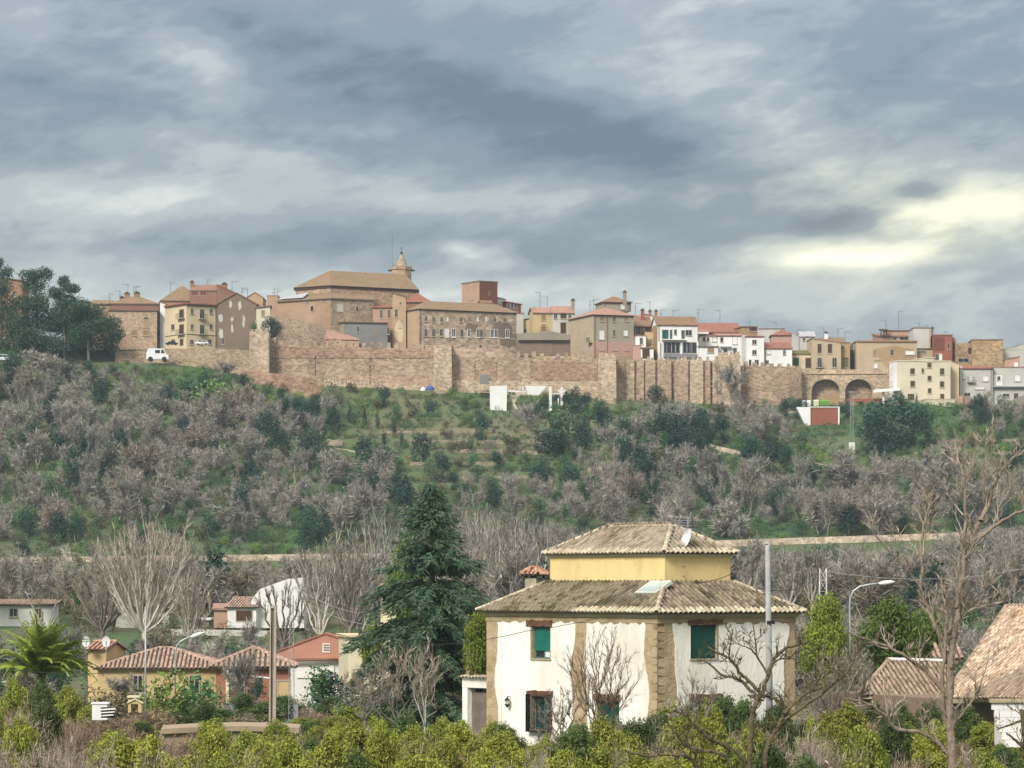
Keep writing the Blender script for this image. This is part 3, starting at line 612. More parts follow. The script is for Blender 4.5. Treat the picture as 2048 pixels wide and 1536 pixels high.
h.win('F', 790, 619, 795, 634); h.win('F', 798, 641, 803, 655); h.win('F', 799.5, 604, 801.5, 609, sill=False); h.patch('F', 786, 640, 811, 690, PL['cream'])
h = House('reddish_roof_house', 'low house with a dark red-brown roof between the gabled block and the monastery', 'house', 808, 862, 760, 604, 5, 9, base=650, wall='brown'); h.roof('hip', 2.6, .3, 'red')
# sloping garden walls between church and rampart
def wallrun(name, label, pts, base, m, th=.8, cat='wall'):
    """pts [(px,py_top,Y)...]"""
    mb = MB()
    for (a, ta, ya), (b, tb, yb) in zip(pts[:-1], pts[1:]):
        za, zb_ = Z(ta, ya), Z(tb, yb); ba, bb = (Z(base, ya), Z(base, yb)) if base > 100 else (Z(ta+base, ya), Z(tb+base, yb)); xa, xb = X(a, ya), X(b, yb)
        mb.hexa([(xa, ya, ba), (xb, yb, bb), (xb, yb+th, bb), (xa, ya+th, ba), (xa, ya, za), (xb, yb, zb_), (xb, yb+th, zb_), (xa, ya+th, za)])
    o = mb.build(name, m); 
    if label: tag(o, label, cat)
    return o
GW = masonry('garden_masonry', ((0.27, 0.19, 0.12), (0.19, 0.14, 0.10), (0.31, 0.23, 0.155)), 1.90)
wallrun('garden_wall', 'brown stone wall falling to the right below the orange side of the church', [(540, 628, 740), (552, 631, 740), (600, 641, 740), (645, 650, 740), (665, 660, 740), (690, 668, 739)], 705, GW)
t_ = thing('tiled_shed', 'low shed with a long sloping pinkish tiled roof just above the battlements', 'shed', P(650, 690, 738))
MB().prism([(X(652, 738), 738), (X(718, 738), 738), (X(718, 740.5), 740.5), (X(652, 740.5), 740.5)], Z(704, 738), Z(678.5, 738)).build('wall', PL['tan'], t_)
mb = MB(); mb.slab([P(648, 677, 737.8), P(720, 679, 737.8), P(690, 667, 740.4), P(655, 656, 740.4)], .2); mb.build('roof', RT['pink'], t_)

# ---- monastery and its surroundings
MW = masonry('monastery_masonry', ((0.34, 0.25, 0.18), (0.26, 0.19, 0.14), (0.38, 0.285, 0.205)), 1.04, amt=.25)
h = House('monastery', 'long brown four-storey monastery with two rows of small windows above the battlements', 'building', 838, 1033, 740, 617.5, 27, 9, pxS=811, base=712, wall=MW, wallS='tan')
h.roof('hip', 2.2, .45, 'moss')
for i, x in enumerate((851.5, 867, 883)): h.win('F', x-2.2, 633+i*.8, x+2.2, 642.5+i*.8)
for x in (895, 955.5, 972.5): h.win('F', x-1.8, 634, x+1.8, 643, 'white', sill=False)
for x, a in ((921.5, 0), (938, 1), (989, 1), (1009, 0)): h.win('F', x-2.4, 634+(x-838)*.012, x+2.4, 643+(x-838)*.012, 'dark' if x != 938 else 'tan', arch=bool(a) and x != 938)
for x in (851.5, 867, 882.5, 923.5, 938, 962): h.win('F', x-2.6, 658+(x-838)*.012, x+2.6, 672+(x-838)*.012, frame=M_frame if x != 938 else M_white)
for x in (893.5, 907, 956, 984, 992, 1014.5): h.win('F', x-3, 657+(x-838)*.012, x+3, 673+(x-838)*.012, 'dark' if x != 893.5 else 'white', frame=M_white)
for x in (907, 925, 960.5): h.win('F', x-1.8, 690, x+1.8, 698, sill=False)
h.band('F', 872, 674.2, 1030, 675.4, PL['cream'])
for q in ((985, 640, 1032, 676), (925, 645, 960, 665), (1000, 660, 1036, 700)): h.patch('F', *q, PL['darkbrown'], 'damp_patch', .02)
h.win('S', 812, 625, 815, 632, sill=False)
h = House('dormer_house', 'small stepped roof dormer with a white front on the monastery roof line', 'dormer', 962, 984, 757, 605, 10, 4, base=640, wall='grey'); h.roof('gable', .7, .2, 'brown'); h.win('F', 970, 607, 974, 613, sill=False)
h = House('brick_tower', 'square tower block with one dark red brick face and one pinkish face', 'tower', 959, 995, 762, 563, 32, pxS=924, base=640, wall='redbrown', wallS='pinkish'); h.roof('flat', .25, .12, 'brown')
h.win('S', 942, 578, 947, 598); h.patch('F', 975, 578, 982, 592, PL['darkbrown'])
h = House('white_pergola_house', 'white house with a dark red covered roof terrace right of the brick tower', 'house', 995, 1036, 766, 622, 18, 9, base=690, wall='white'); h.roof('flat', .2, .15, 'pink')
h2 = House('', '', '', 1012, 1042, 767, 607, 18, 6, base=624, wall='redbrown', parent=h.t); h2.roof('shedR', .6, .3, 'red'); h2.wins('F', (1017, 1024, 1031), 608, 617, 4, sill=False)
h3 = House('', '', '', 996, 1012, 769, 598, 10, 6, base=624, wall='white', parent=h.t); h3.roof('shedR', .5, .1, 'brown')
h = House('white_wall_house', 'blank white wall of a house right behind the monastery end', 'house', 1031, 1047, 764, 627, 0, 8, base=672, wall='greywhite'); h.roof('flat', .2, .1, 'red')
h = House('small_yellow_house', 'tiny yellow house in the gap left of the yellow house', 'house', 1047, 1059, 765, 639, 0, 8, base=680, wall='yellow'); h.roof('shedL', .5, .2, 'brown'); h.win('F', 1048.5, 658, 1053, 665)
h = House('yellow_house', 'yellow two-storey house with a pinkish tiled roof behind the grey terrace wall', 'house', 1067, 1105, 757, 624.5, 12, 9, pxS=1058, base=680, wall='yellow'); h.roof('gable', 1.4, .3, 'pink')
h.win('F', 1083, 629, 1091, 640, 'tan'); h.win('F', 1083, 649, 1091, 663, 'tan', balcony=True)
h = House('white_loggia_house', 'white house with dark openings and a tall chimney between yellow house and corner building', 'house', 1105, 1147, 756, 625, 2, 9, base=680, wall='greywhite'); h.roof('gable', 1.9, .3, 'pink'); h.chimney(1146, 597, 618, .8, 758, 'grey')
h.win('F', 1108, 627.5, 1114, 637); h.win('F', 1121, 627.5, 1133, 637, 'brown'); h.win('F', 1121, 645, 1132, 667, 'brown', sill=False); h.win('F', 1137, 629, 1142, 636)
wallrun('terrace_wall', 'grey-brown rendered terrace wall below the yellow house', [(1033, 668, 742), (1075, 666, 741), (1104, 664, 740), (1128, 668, 740), (1141, 671, 740)], 712, PL['darkbrown'])
wallrun('parapet_wall', 'pale parapet along the terrace below the yellow house', [(1034, 667, 741), (1075, 665, 740), (1104, 663, 739), (1140, 670, 739)], 680, PL['grey'], .3)

# ---- big corner building
h = House('corner_building', 'large grey-cream corner building with a roof pavilion and pink ground floor', 'building', 1187, 1267.5, 740, 629, 20, pxS=1137, base=715, wall='olive', wallS='beige')
h.roof('hip', 2.2, .5, 'pink')
p2 = House('', '', '', 1207, 1262, 748, 604, 14, 7, base=622, wall='olive', parent=h.t); p2.roof('hip', 1.7, .5, 'brown'); p2.win('F', 1241, 608, 1249, 618, 'white'); p2.chimney(1249.5, 581, 598, .8, 747, 'grey')
h.win('F', 1199, 632, 1208.5, 642, 'tan'); h.win('F', 1226, 632, 1231, 643); h.win('F', 1248, 633, 1256.5, 642, 'tan')
h.win('F', 1198.5, 661, 1208.5, 679, 'white'); h.win('F', 1226, 660, 1230.5, 672); h.win('F', 1247.5, 661, 1255.5, 671.5, 'white')
h.band('F', 1187.3, 683.5, 1267.2, 714, PL['pink'], 'ground_floor', .03)
for a, b in ((1199.5, 1208.5), (1224, 1234), (1249, 1257)): 
    h.win('F', a, 687.5, b, 700, 'brown')
    o = [c for c in h.t.children if c.name.startswith('window')][-1]
h.band('F', 1213.5, 632, 1214.5, 714, PL['brown'], 'drainpipe', .2)
for x in (1158, 1165, 1172, 1181): h.win('S', x-1.3, 635, x+1.3, 645, sill=False)
for x in (1158.5, 1165.5, 1173, 1180): h.win('S', x-1.4, 664, x+1.4, 684, 'tan', sill=False)
for x in (1158, 1165, 1173): h.win('S', x-1.3, 691, x+1.3, 702, sill=False)
h.win('S', 1178, 687, 1182, 707, 'brown', sill=False)
h.win('S', 1180, 665, 1184, 684, 'tan', balcony=True)
# ---- houses east of it
h = House('brown_roof_house', 'house with a steep old brown roof right of the large corner building', 'house', 1267, 1305, 756, 652, 4, 10, base=700, wall='brown'); h.roof('shed', 3.4, .3, 'brown'); h.chimney(1285, 617, 631, .8, 762, 'red')
h.win('F', 1272, 655, 1280, 668); h.win('F', 1290, 655, 1303, 664, 'brown')
h = House('white_back_house', 'white house end with red ridge and chimneys behind the brown roof', 'house', 1290, 1320, 768, 634, 0, 8, base=680, wall='white'); h.roof('shedR', .8, .1, 'red'); h.chimney(1300, 619, 630, .7, 770); h.chimney(1312, 619, 630, .7, 770)
h = House('small_white_house', 'small white house squeezed below the brown roof house', 'house', 1267, 1292, 744, 672, 0, 7, base=720, wall='white'); h.roof('flat', .15, .1, 'pink'); h.win('F', 1280, 676, 1285, 688)
h = House('narrow_yellow_house', 'narrow pale yellow house between the garage and the white balcony house', 'house', 1290, 1315, 746, 664, 0, 8, base=720, wall='yellow'); h.roof('flat', .15, .05, 'brown'); h.win('F', 1299, 678, 1305, 687, 'tan')
h = House('garage', 'white garage with a dark wooden door standing right behind the rampart', 'garage', 1282, 1307, 739, 695, 0, 5, base=722, wall='white'); h.roof('shed', .5, .2, 'moss'); h.win('F', 1285, 698, 1299, 717, 'brown', sill=False)
h = House('pink_wall_house', 'low pinkish wall between the corner building and the garage', 'wall', 1266, 1283, 740, 691, 0, 4, base=722, wall='pink'); h.roof('flat', .1, .05, 'pink')
h = House('white_balcony_house', 'white three-storey house with green shutters above a glazed balcony', 'house', 1315, 1395, 741, 649, 8, 10, pxS=1303, base=724, wall='white', wallS='sand'); h.roof('gable', 2.2, .25, 'brown')
h.win('F', 1324.5, 660, 1336.5, 678, 'green', sill=False); h.win('F', 1340, 660, 1344, 678, 'green', sill=False); h.win('F', 1348.5, 659.5, 1353, 669, 'green'); h.win('F', 1363, 661, 1369, 678, 'dark', sill=False); h.win('F', 1371.5, 660.5, 1383, 671)
h.band('F', 1323, 679, 1372, 680.6, M_white, 'balcony_slab', 1.2)
h.win('F', 1328, 685, 1359, 706, 'dark', sill=False, name='glazing'); h.win('F', 1367, 685, 1393, 706, 'dark', sill=False, name='glazing')
h.band('F', 1327, 708, 1394, 715, MATS['blue_grey_render'], 'awning', .6)
for a in (1316, 1361, 1393): h.band('F', a, 684, a+3, 722, M_white, 'pillar', .5)
for a, b in ((1333, 1334), (1342, 1343), (1350, 1352), (1373, 1374.5), (1383, 1384)): h.band('F', a, 686, b, 705, M_metal, 'glazing_bar', .07)
h = House('big_red_roof_house', 'house with the broad rust-red roof sloping towards the viewer', 'house', 1402, 1484, 768, 664, 2, 12, base=700, wall='terracotta'); h.roof('shed', 3.2, .3, 'red'); h.win('F', 1460, 665, 1465, 669)
h = House('striped_awning_house', 'narrow white house with two stacked light awnings', 'house', 1394, 1417, 752, 662, 0, 8, base=700, wall='creamy'); h.roof('shed', .9, .2, 'pink'); h.band('F', 1394, 665, 1417, 668, M_white, 'awning', 1.0); h.win('F', 1398, 670, 1412, 676, 'brown')
h = House('white_terrace_house', 'low white house with one tan shutter and a cluttered roof terrace', 'house', 1396, 1436, 742, 692, 0, 8, base=724, wall='white'); h.roof('shed', .6, .3, 'moss'); h.win('F', 1415.5, 696, 1427.5, 705, 'tan')
h2 = House('', '', '', 1399, 1440, 748, 673, 0, 6, base=692, wall='white', parent=h.t); h2.roof('flat', .15, .2, 'pink'); h2.win('F', 1406, 675, 1411, 682, 'brown'); h2.win('F', 1414, 675, 1418, 682); h2.win('F', 1425, 676, 1433, 683, 'white')
h = House('white_door_house', 'white house with grey door and blinds left of the tall white house', 'house', 1436, 1484, 745, 670, 2, 9, base=724, wall='white'); h.roof('shed', 1.1, .3, 'pink')
h.win('F', 1465, 672, 1474, 688, 'white'); h.win('F', 1448, 698, 1454, 712); h.win('F', 1467, 696, 1473, 708); h.band('F', 1440, 693, 1463, 695, M_metal, 'awning', .9); h.win('F', 1441, 675, 1446, 684, 'brown')
h = House('brown_box_house', 'small brown rooftop box house above the tall white house', 'house', 1484, 1515, 765, 654, 10, 8, base=690, wall='sand'); h.roof('flat', .2, .2, 'brown'); h.win('F', 1498, 655, 1514, 662, 'brown')
h = House('tall_white_house', 'tall white house with four small dark windows and a red roof edge', 'house', 1493, 1528, 741, 672, 0, 9, pxS=None, base=742, wall='white'); h.roof('shed', .8, .2, 'red')
for y in (680, 700.5): h.win('F', 1505, y, 1512.5, y+8)
h.win('F', 1498, 720, 1502, 731, sill=False); h.win('F', 1510, 720, 1517, 730); h.win('F', 1503, 740, 1504, 741)
h = House('white_strip_house', 'narrow white house strip left of the tall white house', 'house', 1484, 1493, 744, 669, 0, 8, base=742, wall='greywhite'); h.roof('flat', .15, .05, 'pink')
h = House('pale_back_house', 'pale pink house with a flat grey roof behind the white houses', 'house', 1515, 1568, 772, 655, -6, 8, base=690, wall='greywhite'); h.roof('shed', .6, .2, 'slab')
h = House('pink_gable_house', 'pink house with a low red gable roof above the wide white house', 'house', 1543, 1587, 757, 670, -2, 9, base=712, wall='pink'); h.roof('hip', 1.5, .3, 'red')
h = House('wide_white_house', 'wide white house with a red roof and one arched window', 'house', 1528, 1584, 742, 696, 0, 9, base=742, wall='white'); h.roof('shed', 2.0, .2, 'red')
h.win('F', 1566.5, 701, 1571, 709, 'dark', arch=True); h.win('F', 1531, 721, 1537, 728); h.win('F', 1534, 702, 1541, 708, 'white')
h = House('white_gable_wall', 'blank grey-white gable wall right of the pink gable house', 'house', 1584, 1597, 756, 671, 0, 8, base=712, wall='greywhite'); h.roof('shedR', .8, .1, 'slab')
h = House('mossy_roof_house', 'low cream house with a mossy roof wall and green door', 'house', 1584, 1625, 745, 707, 0, 7, base=744, wall='cream'); h.roof('shed', 1.3, .15, PL['mossy'])
h.win('F', 1586, 716, 1597.5, 736, mat('green_door', (0.02, 0.085, 0.03), bump=0), sill=False); h.win('F', 1611, 716, 1623, 736, 'brown', sill=False, name='door')
h = House('beige_house', 'beige house with two tall dark upper windows at the start of the arches', 'house', 1624, 1682, 743, 684, 2, 9, base=745, wall='beige'); h.roof('shedR', 1.0, .15, 'pink')
h.win('F', 1635, 688, 1643, 706, 'brown'); h.win('F', 1655.5, 688, 1664, 706, 'brown'); h.win('F', 1635.5, 716, 1643, 734, balcony=True); h.win('F', 1665, 716, 1673, 734, 'dark', balcony=False)
h = House('crumbling_house', 'half ruined yellowish house with broken walls right of the beige house', 'house', 1682, 1700, 745, 686, 0, 7, base=745, wall='sand'); h.roof('flat', .2, .1, 'moss'); h.win('F', 1685, 692, 1688, 699); h.win('F', 1686, 715, 1697, 735, 'brown', sill=False)
h.patch('F', 1684, 716, 1700, 740, PL['mossy'])
h = House('narrow_ruin', 'narrow ruined gap house with hanging plants beside the sandy block', 'house', 1700, 1714, 750, 690, 0, 7, base=745, wall='mossy'); h.roof('flat', .15, .1, 'moss'); h.win('F', 1701, 692, 1706, 697)
for (a, b, t0, w, m, rf, y, lb) in ((1600, 1630, 664, 'greywhite', 'gable', 'slab', 775, 'white shed end with a sloping roof left of and behind the beige house'), (1645, 1690, 676, 'sand', 'gable', 'moss', 765, 'tiled roof top of a house behind the beige house')):
    h = House('back_house', lb, 'house', a, b, y, t0+8, 0, 8, base=715, wall=w); h.roof(m, 1.4, .2, rf); h.win('F', a+6, t0+12, a+10, t0+17)
h.chimney(1652, 663, 676, .9, 768, 'white')
h = House('sandy_block', 'large sandy-brown flat block with faded windows above the second arch', 'building', 1713, 1834, 744, 683, 1, 10, base=746, wall='beige'); h.roof('flat', .25, .15, 'pink')
h.patch('F', 1745, 684, 1834, 742, PL['sand'], 'weathered_render', .02); h.win('F', 1746, 701, 1753, 710, 'tan'); h.win('F', 1781, 699, 1787, 711); h.win('F', 1769, 694, 1771, 704, 'tan', sill=False); h.win('F', 1748, 727, 1755, 736, 'white'); h.win('F', 1811, 702, 1829, 709, 'white')
h.win('F', 1748, 720, 1762, 722, 'tan', sill=False); h.band('F', 1713, 681.5, 1834, 684, PL['brown'], 'cornice', .3)
h = House('pergola_house', 'brown-roofed house with a wooden rooftop pergola behind the sandy block', 'house', 1757, 1828, 762, 672, 2, 10, base=700, wall='pinkish'); h.roof('shed', 1.4, .25, 'brown'); h.win('F', 1800, 674, 1816, 680); h.win('F', 1785, 674, 1793, 680)
mb = MB()
for a in (1762, 1768, 1773): mb.tube([P(a, 671, 761), P(a, 659.5, 761)], .12, 4)
mb.slab([P(1757, 659.5, 760), P(1776, 660, 760), P(1776, 658, 765), P(1757, 657.5, 765)], .2); mb.build('pergola', M_brownwood, h.t)
h2 = House('', '', '', 1773, 1826, 766, 660, 0, 8, base=675, wall='pinkish', parent=h.t); h2.roof('shed', .6, .2, 'brown')
h = House('blank_wall_house', 'tall house end with a big blank grey-white wall beside the red house', 'house', 1827, 1861, 753, 656.5, 0, 10, base=700, wall='greywhite'); h.roof('flat', .2, .1, 'brown')
h.chimney(1865, 653, 668, .5, 754, 'grey'); h.band('F', 1858.5, 658, 1861, 698, PL['pinkish'], 'edge_wall', .05)
h2 = House('', '', '', 1834, 1868, 752, 696, 0, 8, base=722, wall='beige', parent=h.t); h2.roof('shed', .5, .3, 'moss'); h2.win('F', 1836, 697.5, 1848, 699.5); h2.win('F', 1836, 703, 1852, 705.5)
h = House('red_house', 'brick-red house with a recessed dark front and orange right side', 'house', 1866, 1904, 750, 671, -4, 10, base=728, wall='red'); h.roof('flat', .25, .15, 'red')
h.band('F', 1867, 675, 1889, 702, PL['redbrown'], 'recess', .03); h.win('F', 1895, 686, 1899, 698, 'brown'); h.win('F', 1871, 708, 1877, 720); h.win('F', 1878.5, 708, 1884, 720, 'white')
h = House('white_strip_building', 'narrow pinkish-white building with slim windows right of the red house', 'house', 1903, 1912, 752, 676, 2, 8, base=728, wall='pink'); h.roof('shedR', .4, .05, 'slab'); h.win('F', 1906, 684, 1908.5, 698, sill=False); h.win('F', 1906, 709, 1908.5, 721, sill=False)
OS = masonry('ochre_masonry', ((0.30, 0.19, 0.085), (0.22, 0.14, 0.07), (0.34, 0.235, 0.13)), 1.52, amt=.3)
h = House('ochre_ruin', 'ochre stone ruin block with a sloping buttress near the right edge of town', 'ruin', 1944, 2006, 748, 680, -3, 12, base=735, wall=OS); h.roof('flat', .2, .1, 'moss')
h = House('buttress_ruin', 'sloping ochre buttress wall with a dark low arch left of the ochre ruin', 'ruin', 1911, 1944, 750, 686, 0, 6, base=738, wall=OS); h.win('F', 1917, 717, 1937, 724, 'dark', sill=False); h.win('F', 1936, 695, 1944, 708, 'brown', sill=False)
h = House('sloping_white_house', 'white house with a long sloping roof line at the far right edge', 'house', 1996, 2075, 757, 700, 0, 10, base=740, wall='greywhite'); h.roof('shedL', 2.6, .1, 'slab')
h = House('little_stair_house', 'little pinkish stair tower with a curved top on the right grey house', 'tower', 2010, 2039, 738, 718, -5, 6, base=745, wall='pinkish'); h.roof('shedL', .7, .1, 'brown'); h.win('F', 2028, 724.5, 2036, 733, 'white')

# ---- the houses standing in front of the wall on the right
h = House('cream_block', 'pale cream four-storey block with olive windows standing in front of the arches', 'building', 1793.5, 1901, 722, 722, 9, pxS=1779, base=820, wall='creamy', wallS='white'); h.roof('flat', .2, .12, PL['creamy'])
h2 = House('', '', '', 1849, 1868, 722.9, 715.5, 9, 6, base=724, wall='creamy', parent=h.t); h2.roof('flat', .15, .15, PL['creamy'])
M_ol = mat('olive_glass', (0.10, 0.075, 0.012), (0.035, 0.03, 0.012), scale=1.6, bump=0, rough=.3)
for q in ((1820.5, 737, 1829, 748), (1843.5, 737, 1847.5, 745), (1855, 726, 1862.5, 735), (1880, 737, 1888, 749), (1821, 762, 1829.5, 773), (1855.5, 752, 1862.5, 761), (1880, 763, 1888, 774), (1815.5, 788, 1828, 800), (1856, 777, 1862.5, 786), (1880.5, 788, 1888, 798)): h.win('F', *q, M_ol)
h.win('S', 1782, 737, 1784.5, 750, sill=False); h.win('S', 1782, 763, 1784.5, 774, sill=False)
h = House('cream_annex', 'low cream annex with a terrace at the foot of the pale cream block', 'annex', 1851, 1910, 716, 799, 3, 6, base=822, wall='creamy'); h.roof('flat', .15, .1, PL['cream'])
h = House('shaded_side_house', 'blank grey-cream side wall between the cream block and the grey-white houses', 'house', 1901, 1918, 727, 727, -3, 10, base=820, wall='cream'); h.roof('shedR', .8, .1, 'pink')
t_ = thing('porch', 'white flat porch roof on a pillar at the left foot of the cream block', 'porch', P(1750, 805, 720))
mb = MB(); mb.slab([P(1746, 782, 718), P(1800, 778, 718), P(1800, 776.5, 724), P(1752, 779, 724)], .35); mb.build('roof', M_white, t_)
mb = MB(); mb.box(X(1765, 719), X(1769.5, 719), 719, 719.6, Z(808, 719), Z(783, 719)); mb.build('pillar', M_white, t_)
h = House('grey_white_house', 'grey-white terraced house with a red roof edge and two drainpipes', 'house', 1921, 1985, 730, 736, 0, 10, base=805, wall='greywhite'); h.roof('shed', 1.2, .3, 'red')
h.band('F', 1919.5, 733, 1921, 800, M_white, 'drainpipe', .3); h.band('F', 1922.5, 733, 1924, 800, M_white, 'drainpipe', .3)
h.win('F', 1966, 752.5, 1977, 762, 'white'); h.win('F', 1938, 752, 1945, 763, 'white', balcony=True); h.win('F', 1926, 751, 1930, 757, 'white'); h.win('F', 1929, 786, 1940, 792, 'dark'); h.win('F', 1950, 774, 1968, 778, 'white')
h = House('right_grey_house', 'grey-white terraced house with a long balcony line at the right edge', 'house', 1985, 2080, 731, 735, 0, 10, base=825, wall='greywhite'); h.roof('flat', .2, .1, 'pink')
h.win('F', 1992, 749, 2005, 771, 'white', sill=False, name='balcony_door'); h.win('F', 1995, 753, 2000, 760); h.win('F', 2030, 750, 2041, 762, 'white'); h.band('F', 1984, 772.5, 2080, 774.5, M_metal, 'balcony_slab', .9); h.win('F', 2006, 788, 2018, 793, 'dark'); h.win('F', 2028, 787, 2036, 802, 'dark')
wallrun('curved_wall', 'pinkish curved retaining wall with an orange end below the grey-white houses', [(1913, 792, 722), (1927, 793, 721), (1940, 796, 722), (1950, 801, 724), (1956, 806, 728)], 838, PL['pink'])
wallrun('orange_pier', 'short orange plastered pier at the left end of the curved wall', [(1913.5, 791, 721), (1926, 792, 720.4)], 812, PL['orange'])
wallrun('slope_wall', 'white sloping retaining wall climbing right under the grey houses', [(1984, 818, 727), (2000, 815, 727), (2030, 797, 727), (2060, 785, 727)], 828, PL['grey'])

# ---- the rampart
RW = masonry('rampart_masonry', ((0.265, 0.176, 0.115), (0.160, 0.100, 0.066), (0.345, 0.25, 0.17)), 1.61, mortar=(.42, .33, .24), amt=.5, big=.10)
RW2 = masonry('tower_masonry', ((0.35, 0.26, 0.17), (0.245, 0.175, 0.113), (0.42, 0.325, 0.23)), 1.61, mortar=(.46, .38, .28), amt=.5, big=.10)
RB = masonry('brown_masonry', ((0.27, 0.16, 0.105), (0.22, 0.13, 0.085), (0.31, 0.20, 0.135)), 1.61, mortar=(.36, .27, .2), amt=.4)
ram = thing('town_wall', 'long crenellated stone rampart with square towers below the town', 'town wall', P(537, 785, WALLY))
def segment(a, ta, b, tb, Y=WALLY, th=2.2, m=RW, base=845, name='wall', parent=ram):
    mb = MB(); n = max(2, int((b-a)/9)); xs_ = np.linspace(a, b, n+1)
    for u, v in zip(xs_[:-1], xs_[1:]):
        tu = Z(ta+(tb-ta)*(u-a)/(b-a), Y); tv = Z(ta+(tb-ta)*(v-a)/(b-a), Y); xu, xv = X(u, Y), X(v, Y); zl = Z(base, Y)
        mb.hexa([(xu, Y, zl), (xv, Y, zl), (xv, Y+th, zl), (xu, Y+th, zl), (xu, Y, tu), (xv, Y, tv), (xv, Y+th, tv), (xu, Y+th, tu)])
    return mb.build(name, m, parent)
def merlons(a, ta, b, tb, step, w, h, Y=WALLY, m=RW, parent=ram, miss=0.12):
    n = int((b-a)/step)
    for i in range(n):
        if R.random() < miss: continue
        c = a+(i+.5)*step+R.uniform(-.8, .8); ww = w*R.uniform(.8, 1.12); hh = h*1.6*R.uniform(.6, 1.1); t0 = ta+(tb-ta)*(c-a)/(b-a)
        x0, x1 = X(c-ww/2, Y), X(c+ww/2, Y); z0 = Z(t0+1, Y); z1 = Z(t0-hh, Y)
        mb = MB(); mb.hexa([(x0, Y+.004, z0), (x1, Y+.004, z0), (x1, Y+.7, z0), (x0, Y+.7, z0), (x0+R.uniform(0, .15), Y+.02, z1+R.uniform(-.15, .1)), (x1-R.uniform(0, .2), Y+.02, z1+R.uniform(-.15, .1)), (x1-R.uniform(0, .2), Y+.7, z1), (x0+R.uniform(0, .15), Y+.7, z1)])
        mb.build('merlon', m, parent)
def tower(a, b, top, Y, base=850, depth=5, m=RW2, mer=4, parent=ram):
    x0, x1 = X(a, Y), X(b, Y); zb_, zt_ = Z(base, Y), Z(top, Y); mb = MB(); tp = .15
    mb.hexa([(x0-tp, Y-tp, zb_), (x1+tp, Y-tp, zb_), (x1+tp, Y+depth, zb_), (x0-tp, Y+depth, zb_), (x0, Y, zt_), (x1, Y, zt_), (x1, Y+depth, zt_), (x0, Y+depth, zt_)])
    o = mb.build('tower', m, parent)
    if mer:
        st = (b-a)/mer
        for i in range(mer):
            c0, c1 = a+st*(i+.12), a+st*(i+.82); mb = MB(); mb.box(X(c0, Y), X(c1, Y), Y+.004, Y+.7, zt_-.1, zt_+R.uniform(.45, .75)); mb.build('merlon', m, parent)
    return o
# west: road retaining wall, ramp wall
wallrun('road_wall', 'long brown retaining wall under the road left of the first tower', [(230, 703, 737), (312, 700, 737), (330, 697, 735), (430, 697, 734), (500, 700, 734)], 775, GW, 1.2)
wallrun('ramp_wall', 'reddish stone ramp wall sloping down in front of the rampart', [(497, 741, 730), (560, 748, 730), (600, 753, 730), (634, 759, 730)], 812, RB, 1.6)
wallrun('low_wall', 'light rubble wall base to the right of the white van', [(318, 726, 736), (400, 716, 735.5), (440, 712, 735), (500, 716, 734)], 775, RW, .8)
tower(499, 537, 663, 731, 760, 6)
segment(537, 689, 868, 699, m=RW); merlons(538, 689, 866, 699, 16.5, 10.5, 8, parent=ram)
o = segment(537, 692, 868, 702, Y=WALLY-.12, th=.1, m=RB, base=716, name='brown_course')
tower(868, 903, 690, 731.5, 840, 5, mer=0); segment(840, 690, 905, 690, Y=WALLY+.5, m=RW)
segment(903, 713, 1197, 717, m=RW); merlons(1012, 713, 1195, 716, 16, 9, 7)
segment(903, 690, 1015, 700, Y=WALLY+.8, th=2, m=MW, name='upper_wall')
segment(1060, 722, 1195, 726, Y=WALLY-.1, th=.09, m=RB, base=760, name='brown_course')
tower(1197, 1232, 712, 729.5, 850, 6, mer=3)
cuts = [1232, 1252, 1269, 1273, 1288, 1291, 1311, 1315, 1343, 1349, 1377, 1380, 1407, 1411, 1421, 1425, 1440]
segment(1232, 719, 1440, 722, Y=WALLY+.45, m=RB)
for a, b in zip(cuts[:-1], cuts[1:]):
    if b-a > 8: segment(a+.3, 719+R.uniform(-1, 2), b-.3, 720+R.uniform(-1, 2), Y=WALLY-R.uniform(0, .5), th=1.5, m=R.choice((RW, RW, RW2)), name='buttress'); merlons(a+1, 719, b-1, 720, max(8, (b-a-2)/max(1, round((b-a)/13))), 6.5, 4, Y=WALLY, miss=.1)
tower(1436, 1481, 710, 731, 850, 5, m=RW2, mer=4)
segment(1481, 731, 1602, 734, m=RW); merlons(1484, 731, 1600, 734, 17, 9, 5)
tower(1582, 1603, 736, 732, 850, 4, m=RW, mer=2)
segment(903, 760, 1197, 764, Y=WALLY-.9, th=.8, m=RW2, base=850, name='batter')
segment(650, 758, 868, 772, Y=WALLY-.8, th=.7, m=RW2, base=850, name='batter')
for x in (947, 989, 915): segment(x, 722, x+3.5, 722, Y=WALLY-.15, th=.14, m=RB, base=772, name='damp_streak')
mb = MB(); x0, x1 = X(959, WALLY-1), X(978, WALLY-1); mb.box(x0, x1, WALLY-.96, WALLY-.92, Z(768, WALLY), Z(750, WALLY)); mb.build('patched_stone', PL['slate'], ram)
